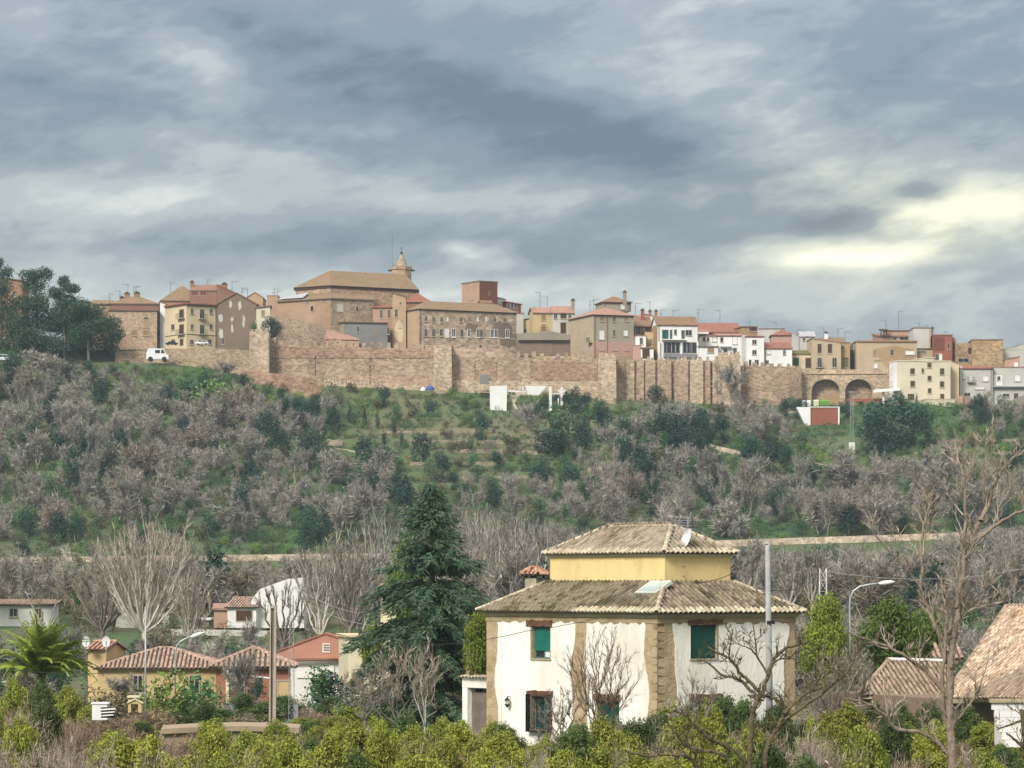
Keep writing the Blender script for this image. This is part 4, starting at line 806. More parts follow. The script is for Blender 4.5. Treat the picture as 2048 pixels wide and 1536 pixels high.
# arched viaduct
via = thing('arched_viaduct', 'stone viaduct with two big arches carrying the road at the right end of the wall', 'viaduct', P(1690, 805, WALLY))
pts = [(1602, 848), (1602, 738), (1782, 740), (1782, 848)]
def arch(cx, half, apex, base, n=14):
    out = [(cx+half, base)]
    for a in np.linspace(0, math.pi, n): out.append((cx+half*math.cos(a), apex+24-24*math.sin(a)))
    out.append((cx-half, base)); return out
outer = [Vector((X(a, WALLY), Z(b, WALLY), 0)) for a, b in pts[::-1]]
loops = [outer]+[[Vector((X(a, WALLY), Z(b, WALLY), 0)) for a, b in arch(c, hw, 758.5, 847.5)] for c, hw in ((1651, 28), (1717, 27))]
tri = tessellate_polygon(loops); flat = [v for l in loops for v in l]; N = len(flat)
vs = [(v.x, WALLY-.4, v.y) for v in flat]+[(v.x, WALLY+1.85, v.y) for v in flat]
fs = [tuple(t) for t in tri]+[tuple(i+N for i in t[::-1]) for t in tri]; k0 = 0
for l in loops:
    n = len(l); fs += [(k0+i, k0+(i+1) % n, N+k0+(i+1) % n, N+k0+i) for i in range(n)]; k0 += n
MB().mesh(vs, fs).build('arcade', RW2, via)
mb = MB(); mb.box(X(1612, WALLY), X(1772, WALLY), WALLY-.6, WALLY-.4, Z(748.5, WALLY), Z(746.8, WALLY)); mb.build('string_course', PL['tan'], via)
for c, hw in ((1651, 28), (1717, 27)):
    for k in range(13):
        a0, a1 = math.pi*k/13+.02, math.pi*(k+1)/13-.02; q = []
        for r_ in (1.0, 1.12):
            for a in (a0, a1): q.append((X(c+hw*r_*math.cos(a), WALLY), Z(782.5-24*r_*math.sin(a), WALLY)))
        mb = MB(); (p0, p1, p2, p3) = q; yy = WALLY-.5
        mb.hexa([(p0[0], yy, p0[1]), (p1[0], yy, p1[1]), (p1[0], yy+.12, p1[1]), (p0[0], yy+.12, p0[1]), (p2[0], yy, p2[1]), (p3[0], yy, p3[1]), (p3[0], yy+.12, p3[1]), (p2[0], yy+.12, p2[1])]); mb.build('arch_stone', RW2, via)
h = House('arch_back_wall', 'earthy back wall inside the viaduct arches', 'wall', 1612, 1770, WALLY+1.87, 749, 0, .95, base=848, wall=RW)
h.band('F', 1640, 790, 1690, 846, PL['sand'], 'earth_bank', .5)
MB().prism([(X(1602, WALLY), WALLY+1.86), (X(1782, WALLY), WALLY+1.86), (X(1782, WALLY), WALLY+9), (X(1602, WALLY), WALLY+9)], Z(747, WALLY), Z(742, WALLY)).build('deck', RB, via)
wallrun('red_fence_wall', 'low red wall strip with white posts at the foot of the right arch', [(1692, 797, 726), (1770, 797, 724)], 803, PL['red'], .3)

# ---- things on the slope just below the wall
t_ = thing('red_store', 'box-shaped store with a brick-red front and a white slanted left side', 'store', P(1650, 850, Yat(1650, 850)))
Yr = Yat(1650, 850)
mb = MB(); mb.box(X(1620, Yr), X(1677, Yr), Yr, Yr+5, Z(856, Yr), Z(815, Yr)); mb.build('wall', PL['red'], t_)
mb = MB(); vs = [P(1593, 814, Yr-.3), P(1621, 814, Yr-.3), P(1621, 851, Yr-.3), P(1611, 851, Yr-.3)]; vs += [v+Vector((0, 3, 0)) for v in vs]
mb.mesh([tuple(v) for v in vs], [(0, 1, 2, 3), (7, 6, 5, 4), (0, 4, 5, 1), (1, 5, 6, 2), (2, 6, 7, 3), (3, 7, 4, 0)]); mb.build('white_side', PL['white'], t_)
mb = MB(); mb.box(X(1676, Yr), X(1679, Yr), Yr-.2, Yr+5, Z(853, Yr), Z(813.5, Yr)); mb.box(X(1620, Yr), X(1676, Yr), Yr-.15, Yr+5, Z(815, Yr), Z(813.5, Yr)); mb.build('white_trim', M_white, t_)
for i, (a, b, c, m, lb) in enumerate(((1604, 1613, 801, M_metal, 'grey rubbish container, leftmost of the row above the red store'), (1614, 1622, 801, M_white, 'whitish container, second in the row above the red store'), (1627, 1638, 800, mat('cream_bin', (.6, .58, .38), bump=0), 'cream recycling container in the middle of the row above the red store'), (1640, 1659, 800, mat('green_bin', (.13, .30, .05), bump=0), 'bright green container at the right end of the row'))):
    t_ = thing('container', lb, 'container', P((a+b)/2, 814, Yat(1632, 813)), 'containers above the red store'); Yq = Yat(1632, 813)
    mb = MB(); x0, x1 = X(a, Yq), X(b, Yq); zb_, z1 = Z(814, Yq), Z(c+2, Yq)
    mb.hexa([(x0+.1, Yq+.1, zb_), (x1-.1, Yq+.1, zb_), (x1-.1, Yq+1.2, zb_), (x0+.1, Yq+1.2, zb_), (x0, Yq, z1), (x1, Yq, z1), (x1, Yq+1.3, z1), (x0, Yq+1.3, z1)]); mb.build('body', m, t_)
    mb = MB(); mb.hexa([(x0, Yq-.02, z1+.01), (x1, Yq-.02, z1+.01), (x1, Yq+1.32, z1+.01), (x0, Yq+1.32, z1+.01), (x0+.15, Yq+.3, z1+.3), (x1-.15, Yq+.3, z1+.3), (x1-.15, Yq+1.1, z1+.3), (x0+.15, Yq+1.1, z1+.3)]); mb.build('lid', m, t_)
t_ = thing('white_ruin', 'roofless white modern ruin with blank walls and pillars below the rampart', 'ruin', P(1040, 826, Yat(1040, 824))); Yw = Yat(1040, 824)
WP = PL['white']
def ppoly(name, pts, Y, th, m, parent):
    v = [P(a, b, Y) for a, b in pts]; n = len(v); vs = [tuple(q) for q in v]+[(q.x, q.y+th, q.z) for q in v]
    return MB().mesh(vs, [tuple(range(n)), tuple(range(2*n-1, n-1, -1))]+[(i, n+i, n+(i+1) % n, (i+1) % n) for i in range(n)]).build(name, m, parent)
ppoly('wall_panel', [(979.5, 772), (1014, 771), (1013, 830), (980, 826)], Yw, .4, WP, t_)
ppoly('beam', [(1014, 780.5), (1052, 782), (1052, 785), (1014, 783)], Yw+.3, .4, WP, t_)
ppoly('gable_panel', [(1051, 771.5), (1093.5, 772), (1077, 790), (1055, 788)], Yw, .4, WP, t_)
ppoly('wall_panel', [(1018, 790), (1040, 790), (1029, 806), (1040, 824), (1021, 829), (1026, 806)], Yw+2, .3, PL['creamy'], t_)
for a, b in ((1044.5, 1047),): ppoly('post', [(a, 773), (b, 773), (b, 783), (a, 783)], Yw+.3, .3, WP, t_)
for a, b, c, d in ((1098, 1103.5, 773, 822), (1121, 1126, 774, 812), (1115.5, 1118, 796, 815)): ppoly('pillar', [(a, c), (b, c), (b, d), (a, d)], Yw, .5, WP, t_)
ppoly('beam', [(1103.5, 786), (1130, 787), (1130, 789), (1103.5, 788)], Yw+.2, .4, WP, t_); ppoly('bracket', [(1115, 780), (1133, 780), (1128, 786), (1119, 786)], Yw+.1, .4, WP, t_)
ppoly('slab', [(960, 783), (980, 784), (980, 786), (960, 785)], Yw+1, 3, PL['pinkish'], t_)
def rubble_ruin(lb, x0, y0, x1, y1, Y, m=M_pale):
    Y = Yat((x0+x1)/2, y1)
    t = thing('ruined_wall', lb, 'ruin', P((x0+x1)/2, y1, Y)); n = 5; pts = [(x0, y1+4), (x1, y1+4)]
    pts += [(x1-(x1-x0)*i/n, y0+R.uniform(0, (y1-y0)*.45)) for i in range(n+1)]
    ppoly('wall', pts, Y, .7, m, t); return t
rubble_ruin('small broken stone hut wall on the terraces left of centre', 653, 877, 685, 893, 686)
rubble_ruin('narrow standing stone wall end in the bushes left of the cypress', 704, 968, 719, 993, 650)
rubble_ruin('pale stone wall remnant on the terraces right of centre', 1176, 930, 1210, 945, 666)
wallrun('stone_terrace_wall', 'pale broken stone wall slanting down the slope right of centre', [(a, b, Yat(a, b+9)) for a, b in ((1414, 886), (1440, 893), (1470, 900), (1498, 908))], 9, M_pale, .7)
wallrun('terrace_edge', 'thin pale terrace wall line on the slope at the left centre', [(a, b, Yat(a, b+4)) for a, b in ((670, 895), (700, 900), (740, 905))], 4, M_pale, .5)
wallrun('path_parapet', 'thin pale parapet line along the path below the arches', [(a, b, Yat(a, b+5)) for a, b in ((1470, 848), (1530, 836), (1595, 818))], 5, M_pale, .4)
M_bank = masonry('mossy_terrace_stone', ((.20, .165, .11), (.12, .11, .06), (.25, .21, .145)), 1.4)
for k, (lb, py, xs_, hh) in enumerate((('uppermost thin terrace wall in the middle of the slope', 866, (745, 820, 900, 990), 5), ('long terrace bank wall running right under the cypress row', 884, (800, 880, 960, 1060), 6), ('broken terrace wall below the white ruin', 905, (905, 980, 1075), 6), ('terrace wall lower down left of the rounded evergreen', 930, (820, 900, 1000), 7), ('long low terrace wall in the lower middle of the slope', 957, (850, 940, 1040, 1100), 6),
        ('upper terrace wall on the green slope at the right edge', 884, (1860, 1940, 2050), 5), ('middle terrace wall on the green slope at the right edge', 908, (1830, 1930, 2050), 6), ('lowest terrace wall at the right edge', 938, (1880, 1960, 2050), 6), ('short terrace wall at the left centre of the slope', 935, (330, 400, 455), 6), ('terrace wall above the thicket on the far left', 905, (20, 80, 130), 6))):
    Yt = [Yat(a, py+R.uniform(-2, 2)) for a in xs_]; pp_ = [(a, HY-(T1(X(a, y), y)+.5)/y*F, y-.3) for a, y in zip(xs_, Yt)]
    wallrun('terrace_wall', lb, pp_, hh+1, M_bank, .7)
# lattice pylon
def lattice(label, px, top, bot, w, Y, m=M_metal, base_h=0, arm=True, name='lattice_pylon', cat='pylon'):
    x = X(px, Y); z0, z1 = Z(bot, Y), Z(top, Y); hw = w/2/F*Y; t = thing(name, label, cat, (x, Y, z0)); mb = MB(); zb_ = z0
    if base_h: zb_ = Z(bot-base_h, Y)
    r_ = max(.012, hw*.07)
    cs = [(-1, -1), (1, -1), (1, 1), (-1, 1)]
    for a, b in cs: mb.tube([(x+a*hw*1.25, Y+b*hw*1.25, zb_), (x+a*hw*.85, Y+b*hw*.85, z1)], r_, 4)
    n = max(4, int((z1-zb_)/(hw*3)))
    for i in range(n):
        u0, u1 = zb_+(z1-zb_)*i/n, zb_+(z1-zb_)*(i+1)/n; q0, q1 = hw*(1.25-.4*i/n), hw*(1.25-.4*(i+1)/n)
        for k in range(4):
            a, b = cs[k], cs[(k+1) % 4]
            if i % 2: a, b = b, a
            mb.tube([(x+a[0]*q0, Y+a[1]*q0, u0), (x+b[0]*q1, Y+b[1]*q1, u1)], r_*.6, 3)
            mb.tube([(x+a[0]*q0, Y+a[1]*q0, u0), (x+b[0]*q0, Y+b[1]*q0, u0)], r_*.5, 3)
    mb.build('lattice', m, t)
    if base_h: MB().box(x-hw*2, x+hw*2, Y-hw*2, Y+hw*2, z0-1, zb_).build('base', M_white, t)
    if arm: MB().box(x-hw*2.2, x+hw*2.2, Y-hw*.3, Y+hw*.3, z1-.1, z1+.1).build('cross_arm', m, t)
    return t
lattice('grey lattice pylon on a white concrete base on the green slope', 1703.5, 784, 904, 5.5, Yat(1703, 904), base_h=19)
for a, tp, bt, lb in ((551, 706, 745, 'lamp post'), (631, 716, 748, 'lamp post'), (740, 736, 766, 'lamp post')):
    t_ = thing('lamp_post', dict(zip((551, 631, 740), ('old iron lamp post nearest the first tower', 'dark double-arm lamp post in the middle of the west rampart', 'slender lamp post at the low east part of the west rampart')))[a], 'lamp post', P(a, bt, 731), 'lamp posts on the ramp walk')
    x = X(a, 731); mb = MB(); mb.tube([(x, 731, Z(bt+3, 731)), (x, 731, Z(tp, 731))], .07, 5); mb.build('pole', M_iron, t_)
    mb = MB(); mb.lathe((x, 731, Z(tp, 731)), [(.1, 0), (.22, .35), (.05, .5)], 6); mb.build('lantern', M_iron, t_)
# walkway railing
mb = MB()
for a in np.arange(645, 770, 8): mb.tube([P(a, 766+(a-645)*.06, 729), P(a, 757+(a-645)*.06, 729)], .04, 3)
mb.tube([P(645, 757, 729), P(770, 764.5, 729)], .035, 3); o = mb.build('walk_railing', M_iron); tag(o, 'thin iron railing along the path at the foot of the rampart', 'railing')
t_ = thing('blue_tent', 'blue and white rounded tent at the foot of the rampart tower', 'tent', P(858, 778, 728))
mb = MB(); c = P(860, 778, 728)
for i in range(1): mb.lathe((c.x, c.y, c.z-.3), [(1.0, 0), (.95, .4), (.75, .8), (.4, 1.05), (.1, 1.12)], 10)
mb.build('canopy', mat('blue_cloth', (0.06, 0.10, 0.33), bump=0), t_); c = P(846, 779, 727); MB().lathe((c.x, c.y, c.z-.3), [(.6, 0), (.55, .4), (.35, .7), (.1, .8)], 8).build('side_cloth', M_white, t_)

# ---- vehicles
def vehicle(name, label, px0, px1, ytop, ybot, Y, col, van=False, rz=0.0):
    Lm = (px1-px0)/F*Y; Hm = (ybot-ytop)/F*Y; t = thing(name, label, 'van' if van else 'car', (X((px0+px1)/2, Y), Y, Z(ybot, Y)), rz=rz)
    M = mat('paint_'+name, col, bump=0, rough=.3); h_, w_ = Lm/2, min(1.8, Lm*.45)
    prof = [(-h_, .25*Hm), (-h_, .62*Hm), (-h_*.72, .66*Hm), (-h_*.42, Hm), (h_*.5, Hm), (h_*.86, .64*Hm), (h_, .6*Hm), (h_, .25*Hm)] if not van else [(-h_, .15*Hm), (-h_, .55*Hm), (-h_*.86, .95*Hm), (-h_*.7, Hm), (h_*.55, .98*Hm), (h_*.75, .6*Hm), (h_, .48*Hm), (h_, .15*Hm)]
    def ext(pr, y0, y1, mt, nm, par=t):
        n = len(pr); vs = [(a, y0, b) for a, b in pr]+[(a, y1, b) for a, b in pr]
        me = MB().mesh(vs, [tuple(range(n)), tuple(range(2*n-1, n-1, -1))]+[(i, n+i, n+(i+1) % n, (i+1) % n) for i in range(n)]).data(nm, mt); return link(nm, me, par)
    ext(prof, -w_/2, w_/2, M, 'body')
    g = [(-h_*.62, .66*Hm), (-h_*.38, .93*Hm), (0, .93*Hm), (0, .66*Hm)] if not van else [(h_*.35, .6*Hm), (h_*.35, .9*Hm), (h_*.52, .9*Hm), (h_*.68, .62*Hm)]
    ext(g, -w_/2-.02, w_/2+.02, M_dark, 'side_window')
    if not van: ext([(h_*.05, .66*Hm), (h_*.05, .93*Hm), (h_*.46, .93*Hm), (h_*.72, .66*Hm)], -w_/2-.02, w_/2+.02, M_dark, 'side_window')
    else:
        ext([(-h_*.2, .62*Hm), (-h_*.2, .86*Hm), (h_*.25, .86*Hm), (h_*.25, .62*Hm)], -w_/2-.02, w_/2+.02, M_dark, 'side_window')
    for s_ in (-.62, .62):
        mb = MB(); mb.tube([(s_*h_, -w_/2-.03, .17*Hm), (s_*h_, w_/2+.03, .17*Hm)], .19*Hm, 12); link('wheel', mb.data('wheel', M_iron), t)
    return t
vehicle('white_van', 'white van parked on the road above the left slope', 293, 337, 697, 723, 731, (.75, .76, .77), True, math.radians(4))
vehicle('dark_car', 'dark car parked at the left foot of the cream corner house', 331, 356, 684, 691.5, 735.5, (.03, .035, .04)).location.z += .1
vehicle('white_car', 'white car parked in front of the cream corner house', 391, 417, 682, 690.5, 735, (.75, .75, .74)).location.z += .1
vehicle('silver_car', 'white estate car partly cut off by the left edge below the pines', -8, 21, 709, 724, 728, (.6, .63, .65))
t_ = thing('straw_pile', 'yellowish pile of cut branches beside the white van', 'pile', P(370, 722, 731)); mb = MB()
for i in range(40): a = P(R.uniform(353, 387), R.uniform(717, 723), 731); mb.tube([a, a+Vector((R.uniform(-1.2, 1.2), R.uniform(-.5, .5), R.uniform(-.15, .45)))], .05, 3)
mb.build('branches', mat('straw', (.42, .33, .13), bump=0), t_)
# ---- antennas
for i, (a, tp, bt) in enumerate(((158, 573, 598), (219, 587, 608), (256, 568, 590), (240, 581, 600), (268, 572, 590), (272, 573, 588), (341, 565, 583), (415, 559, 568), (464, 562, 580), (484, 575, 590), (495, 578, 592), (548, 577, 592), (555, 581, 592),
        (1080, 584, 610), (1095, 593, 609), (1180, 601, 622), (1187, 598, 620), (1271, 606, 630), (1300, 603, 630), (1322, 619, 634), (1346, 620, 634), (1396, 618, 644), (1440, 620, 636), (1596, 659, 690), (1648, 655, 668), (1676, 656, 673), (1690, 663, 680), (1772, 641, 660), (1797, 622, 660), (1839, 645, 658), (1855, 651, 658), (1889, 663, 671), (1552, 644, 658), (1500, 643, 655))):
    antenna(a, tp, bt, 764, i % 2, 'thin television antenna on a town roof')
# ------------------------------------------------------------------ the villa in front
VL, VR = Vector((-.588, .809)), Vector((.809, .588))
VC = Vector((X(1315, 138), 138.0)); LL, LR = 12.55, 7.75
zW, zG = Z(1236, 138), -7.9
vil = thing('villa', 'white plastered villa with exposed stone corners, green shutters and a yellow upper storey', 'house', (VC.x, VC.y, zG))
M_stone = mat('wall_stone', (0.37, 0.275, 0.16), (0.27, 0.195, 0.11), (0.42, 0.325, 0.20), scale=1.3, bump=.7, bscale=5, contrast=(.3, .7), stain=(.34, .25, .15), stain_amt=.6)
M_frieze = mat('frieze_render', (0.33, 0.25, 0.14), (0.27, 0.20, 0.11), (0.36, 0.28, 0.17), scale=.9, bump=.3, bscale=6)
M_plaster = mat('villa_plaster', (0.80, 0.765, 0.70), (0.73, 0.69, 0.615), (0.81, 0.78, 0.725), scale=.8, bump=.35, bscale=5, stain=(.50, .44, .34), stain_amt=.75, stretch=(1, 1, .35))
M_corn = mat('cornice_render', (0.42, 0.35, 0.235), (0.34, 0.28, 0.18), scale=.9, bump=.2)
M_yel = mat('villa_yellow', (0.68, 0.52, 0.235), (0.60, 0.455, 0.20), (0.72, 0.56, 0.265), scale=.8, bump=.15, bscale=4, stain=(.50, .39, .20), stain_amt=.4, stretch=(1, 1, .6))
M_linel = mat('old_lintel_wood', (0.17, 0.085, 0.05), (0.09, 0.045, 0.027), scale=3, bump=.8, bscale=14)
M_teal = mat('teal_roller_shutter', (0.012, 0.16, 0.125), (0.010, 0.13, 0.10), scale=2, bump=0, rough=.45)
M_dteal = mat('dark_teal_shutter', (0.005, 0.068, 0.052), (0.004, 0.055, 0.042), scale=1, bump=0, rough=.5)
M_tile = mat('weathered_tile', (0.23, 0.185, 0.132), (0.135, 0.11, 0.068), (0.30, 0.25, 0.185), scale=1.7, bump=.5, bscale=9, coord='pos', rand=.28, contrast=(.3, .7), stain=(0.085, 0.075, 0.028), stain_amt=.85)
M_tilelo = mat('weathered_lower_tile', (0.130, 0.102, 0.062), (0.058, 0.048, 0.024), (0.225, 0.185, 0.132), scale=1.5, bump=.5, bscale=9, coord='pos', rand=.30, contrast=(.34, .64), stain=(0.055, 0.050, 0.018), stain_amt=1.0)
M_tileedge = mat('pale_tile', (0.52, 0.45, 0.34), (0.30, 0.25, 0.165), scale=3, bump=.4, bscale=9, rand=.2)
M_under = mat('tile_bed', (0.10, 0.075, 0.05), (0.07, 0.055, 0.035), scale=3, bump=.5)
def tile_mesh(name, m, w=.20, L=.42, h=.085, th=.016, seg=6):
    """barrel tile: tapered half pipe with thickness; +y up the slope, +z outwards"""
    vs = []
    for y, k in ((0, 1.0), (L, .82)):
        for r in (1, 0):
            for i in range(seg+1):
                a = math.pi*i/seg; rr = w/2*k-(0 if r else th); hh = h*k-(0 if r else th)
                vs.append((rr*math.cos(a), y, hh*math.sin(a)))
    n = seg+1; f = []
    for i in range(seg):
        f.append((i, i+1, 2*n+i+1, 2*n+i)); f.append((n+i+1, n+i, 3*n+i, 3*n+i+1)); f.append((i+1, i, n+i, n+i+1)); f.append((2*n+i, 2*n+i+1, 3*n+i+1, 3*n+i))
    for i in (0, n-1): f.append((i, 2*n+i, 3*n+i, n+i))
    return MB().mesh(vs, f).data(name, m, smooth=False)
def inside(p, poly):
    c = False; j = len(poly)-1
    for i in range(len(poly)):
        if (poly[i][1] > p[1]) != (poly[j][1] > p[1]) and p[0] < (poly[j][0]-poly[i][0])*(p[1]-poly[i][1])/(poly[j][1]-poly[i][1])+poly[i][0]: c = not c
        j = i
    return c
def tile_spots(poly, pw=.27, pl_=.33, seed=3):
    """poly: 3D planar polygon whose first edge is the eave. yields (matrix, score)"""
    rr = random.Random(seed); p0, p1 = Vector(poly[0]), Vector(poly[1]); ex = (p1-p0).normalized()
    nrm = ex.cross(Vector(poly[-1])-p0).normalized()
    if nrm.z < 0: nrm = -nrm
    ey = nrm.cross(ex).normalized()
    if ey.z < 0: ey = -ey
    q = [((Vector(v)-p0).dot(ex), (Vector(v)-p0).dot(ey)) for v in poly]
    W_ = (p1-p0).length; ymax = max(b for a, b in q); n = int(W_/pw); pw2 = W_/n; out = []
    xmin, xmax = min(a for a, b in q), max(a for a, b in q)
    i0, i1 = int(math.floor(xmin/pw2)), int(math.ceil(xmax/pw2))
    for r in range(int(ymax/pl_)+1):
        for i in range(i0, i1):
            x = (i+.5)*pw2; y = r*pl_-.08
            if not inside((x, max(.02, y+.16)), q): continue
            a = rr.gauss(0, .025); o = p0+ex*(x+rr.gauss(0, .008))+ey*(y+rr.gauss(0, .012))+nrm*(.02+abs(rr.gauss(0, .006)))
            X_ = (ex*math.cos(a)+ey*math.sin(a)); Y_ = (ey*math.cos(a)-ex*math.sin(a)+nrm*.05).normalized(); Z_ = X_.cross(Y_).normalized()
            m = Matrix((X_, Y_, Z_)).transposed().to_4x4(); m.translation = o; out.append((m, r))
    return out
def lay_tiles(parent, polys, m_, indiv, name='tile', pw=.27, edge=None, **k):
    k.setdefault('h', .10)
    me = tile_mesh(name, m_, w=pw*.74, **k); me2 = tile_mesh('eaves_'+name, edge, w=pw*.78, **k) if edge else me; spots = []
    for i, pl_ in enumerate(polys): spots += [(s, i) for s in tile_spots(pl_, pw=pw, seed=i+3)]
    base = wloc(parent)
    key = lambda s: (s[1] >= 2, s[0][0].translation.y)
    spots.sort(key=key)
    for (mt, r), i in spots[:indiv]:
        o = bpy.data.objects.new(name, me2 if r == 0 else me); COL.objects.link(o); o.parent = parent; mm = mt.copy(); mm.translation = mt.translation-base; o.matrix_local = mm
    if len(spots) > indiv:
        V0 = np.array([v.co[:] for v in me.vertices]); F0 = [tuple(p.vertices) for p in me.polygons]; F0 = np.array([f for f in F0 if len(f) == 4])
        Vs, Fs = [], []; nv = len(V0); tint = []
        for j, ((mt, r), i) in enumerate(spots[indiv:]):
            M = np.array(mt); Vs.append(V0@M[:3, :3].T+M[:3, 3]-np.array(base)); Fs.append(F0+j*nv); tint.append(np.full(nv, R.random()))
        o = link(name+'s_rest', npmesh(name+'s', np.concatenate(Vs), np.concatenate(Fs), m_, np.concatenate(tint)), parent); o['kind'] = 'stuff'
def ridge_tiles(parent, a, b, m_, name='ridge_tile', w=.24, L=.42, step=.34):
    a, b = Vector(a), Vector(b); d = (b-a).normalized(); n = int((b-a).length/step); side = d.cross(Vector((0, 0, 1))).normalized(); up = side.cross(d).normalized()
    me = tile_mesh(name, m_, w=w, L=L, h=.12, th=.02); base = wloc(parent)
    for i in range(n):
        Y_ = (d+up*.03).normalized(); X_ = side; Z_ = X_.cross(Y_); mt = Matrix((X_, Y_, Z_)).transposed().to_4x4(); mt.translation = a+d*(i*step-.05)+up*.045-base
        o = bpy.data.objects.new(name, me); COL.objects.link(o); o.parent = parent; o.matrix_local = mt
def vp(t, side, z, out=0.0):
    """point on the villa's left ('L') or right ('R') lower face"""
    d, o = (VL, -VR) if side == 'L' else (VR, -VL); p = VC+d*t+o*out; return Vector((p.x, p.y, z))
def vt(px, side): return ray_line(px, VC, VL if side == 'L' else VR)
def vz(py, t, side): return Z(py, (VC+(VL if side == 'L' else VR)*t).y)
# openings (t0,t1,z0,z1) on each face
def opening(side, x0, y0, x1, y1):
    t0, t1 = sorted((vt(x0, side), vt(x1, side))); tm = (t0+t1)/2; return (t0, t1, vz(y1, tm, side), vz(y0, tm, side))
OL = [opening('L', 1065, 1253, 1102.5, 1317), opening('L', 1065, 1393, 1103, 1458), opening('L', 1196, 1402, 1240, 1458)]
OR = [opening('R', 1380, 1250, 1432, 1317), opening('R', 1382, 1402, 1440, 1460)]
def holed(side, outer, holes, out0, out1, name, m, parent):
    """extruded wall piece with rectangular or ragged outline and window holes"""
    loops = [[Vector((a, b, 0)) for a, b in outer]]+[[Vector((h[0], h[2], 0)), Vector((h[1], h[2], 0)), Vector((h[1], h[3], 0)), Vector((h[0], h[3], 0))] for h in holes]
    tri = tessellate_polygon(loops); flat = [v for l in loops for v in l]; N = len(flat)
    vs = [vp(v.x, side, v.y, out1) for v in flat]+[vp(v.x, side, v.y, out0) for v in flat]
    fs = [tuple(t) for t in tri]+[tuple(i+N for i in t[::-1]) for t in tri]; k0 = 0
    for l in loops:
        n = len(l); fs += [(k0+i, k0+(i+1) % n, N+k0+(i+1) % n, N+k0+i) for i in range(n)]; k0 += n
    return MB().mesh(vs, fs).build(name, m, parent)
for side, L, O in (('L', LL, OL), ('R', LR, OR)):
    holed(side, [(0.0, zG), (L, zG), (L, zW), (0.0, zW)], O, -.35, 0, 'stone_wall', M_stone, vil)
# back walls
q = [VC, VC+VR*LR, VC+VR*LR+VL*LL, VC+VL*LL]
for a, b, o in ((q[1]+VL*.36, q[2]-VL*.36, VL*0-VR), (q[3]+VR*.36, q[2], -VL)):
    n = o; mb = MB(); mb.hexa([(*a, zG), (*b, zG), (*(b+n*.35), zG), (*(a+n*.35), zG), (*a, zW), (*b, zW), (*(b+n*.35), zW), (*(a+n*.35), zW)]); mb.build('back_wall', M_plaster, vil)
mb = MB(); mb.prism([tuple(v) for v in (q[0]+(VR+VL)*.4, q[1]-VR*.4+VL*.4, q[2]-(VR+VL)*.4, q[3]+VR*.4-VL*.4)], zG, zW-.05); mb.build('dark_interior', mat('dark_room', (.02, .02, .02), bump=0), vil)
# ragged plaster panels
def ragged(t0, t1, z0, z1, wob=.16, seed=1, topwob=.05, lw=None, rw=None):
    rr = random.Random(seed); pts = []
    nt_, nz = max(4, int((t1-t0)/.12)), max(4, int((z1-z0)/.16))
    f1, f2 = rr.uniform(0, 6), rr.uniform(0, 6); lw = wob if lw is None else lw; rw = wob if rw is None else rw
    for i in range(nt_): pts.append((t0+(t1-t0)*i/nt_, z0))
    for i in range(nz): u = i/nz; pts.append((t1+rw*(math.sin(u*7+f1)*.6+math.sin(u*17+f2)*.25)+rr.uniform(-.02, .02), z0+(z1-z0)*u))
    for i in range(nt_): pts.append((t1-(t1-t0)*i/nt_, z1+topwob*(math.sin(i*.9+f2))+rr.uniform(-.04, .05)))
    for i in range(nz): u = 1-i/nz; pts.append((t0+lw*(math.sin(u*6+f2)*.6+math.sin(u*15+f1)*.25)+rr.uniform(-.02, .02), z0+(z1-z0)*u))
    return pts
zT = lambda s: vz(1248.5, 4, s)
pa = [('L', vt(1148, 'L'), vt(996, 'L'), OL[:2], 5), ('L', vt(1294, 'L'), vt(1174, 'L'), OL[2:], 9), ('R', vt(1347, 'R'), vt(1571, 'R'), OR, 14)]
for side, a, b, hs, sd_ in pa:
    holed(side, ragged(a, b, zG+.02, zT(side)+.04, wob=.26 if side == 'L' else .27, seed=sd_), hs, .002, .045, 'plaster_panel', M_plaster, vil)
# exposed stones on the piers, each its own slab
sm = [mat('pier_stone_a', (0.42, 0.315, 0.185), (0.34, 0.25, 0.145), scale=2.5, bump=.4, bscale=8), mat('pier_stone_b', (0.36, 0.26, 0.15), (0.29, 0.205, 0.115), scale=2.5, bump=.4, bscale=8), mat('pier_stone_c', (0.46, 0.355, 0.225), (0.38, 0.29, 0.18), scale=2.5, bump=.4, bscale=8)]
def stones(side, a, b, z0, z1, seed):
    rr = random.Random(seed); z = z0
    while z < z1-.15:
        hh = rr.uniform(.28, .5); zt_ = min(z+hh, z1); w = b-a; cuts = [a]
        while cuts[-1] < b-.35: cuts.append(min(b, cuts[-1]+rr.uniform(.4, .8)))
        if cuts[-1] < b: cuts[-1] = b
        for u, v in zip(cuts[:-1], cuts[1:]):
            n = 9; cx, cz, rx, rz_ = (u+v)/2, (z+zt_)/2, (v-u)/2-.012, (zt_-z)/2-.012
            pts = []
            for k in range(n):
                an = 2*math.pi*k/n+.3; c_, s_ = math.cos(an), math.sin(an); e_ = 1/max(abs(c_), abs(s_))**.75
                pts.append((cx+rx*c_*e_*rr.uniform(.9, 1), cz+rz_*s_*e_*rr.uniform(.9, 1)))
            d_ = rr.uniform(.003, .010); vs = [vp(t_, side, z_, d_) for t_, z_ in pts]+[vp(t_, side, z_, .0) for t_, z_ in pts]
            MB().mesh(vs, [tuple(range(n)), tuple(range(2*n-1, n-1, -1))]+[(i, n+i, n+(i+1) % n, (i+1) % n) for i in range(n)]).build('stone', rr.choice(sm), vil)
        z = zt_
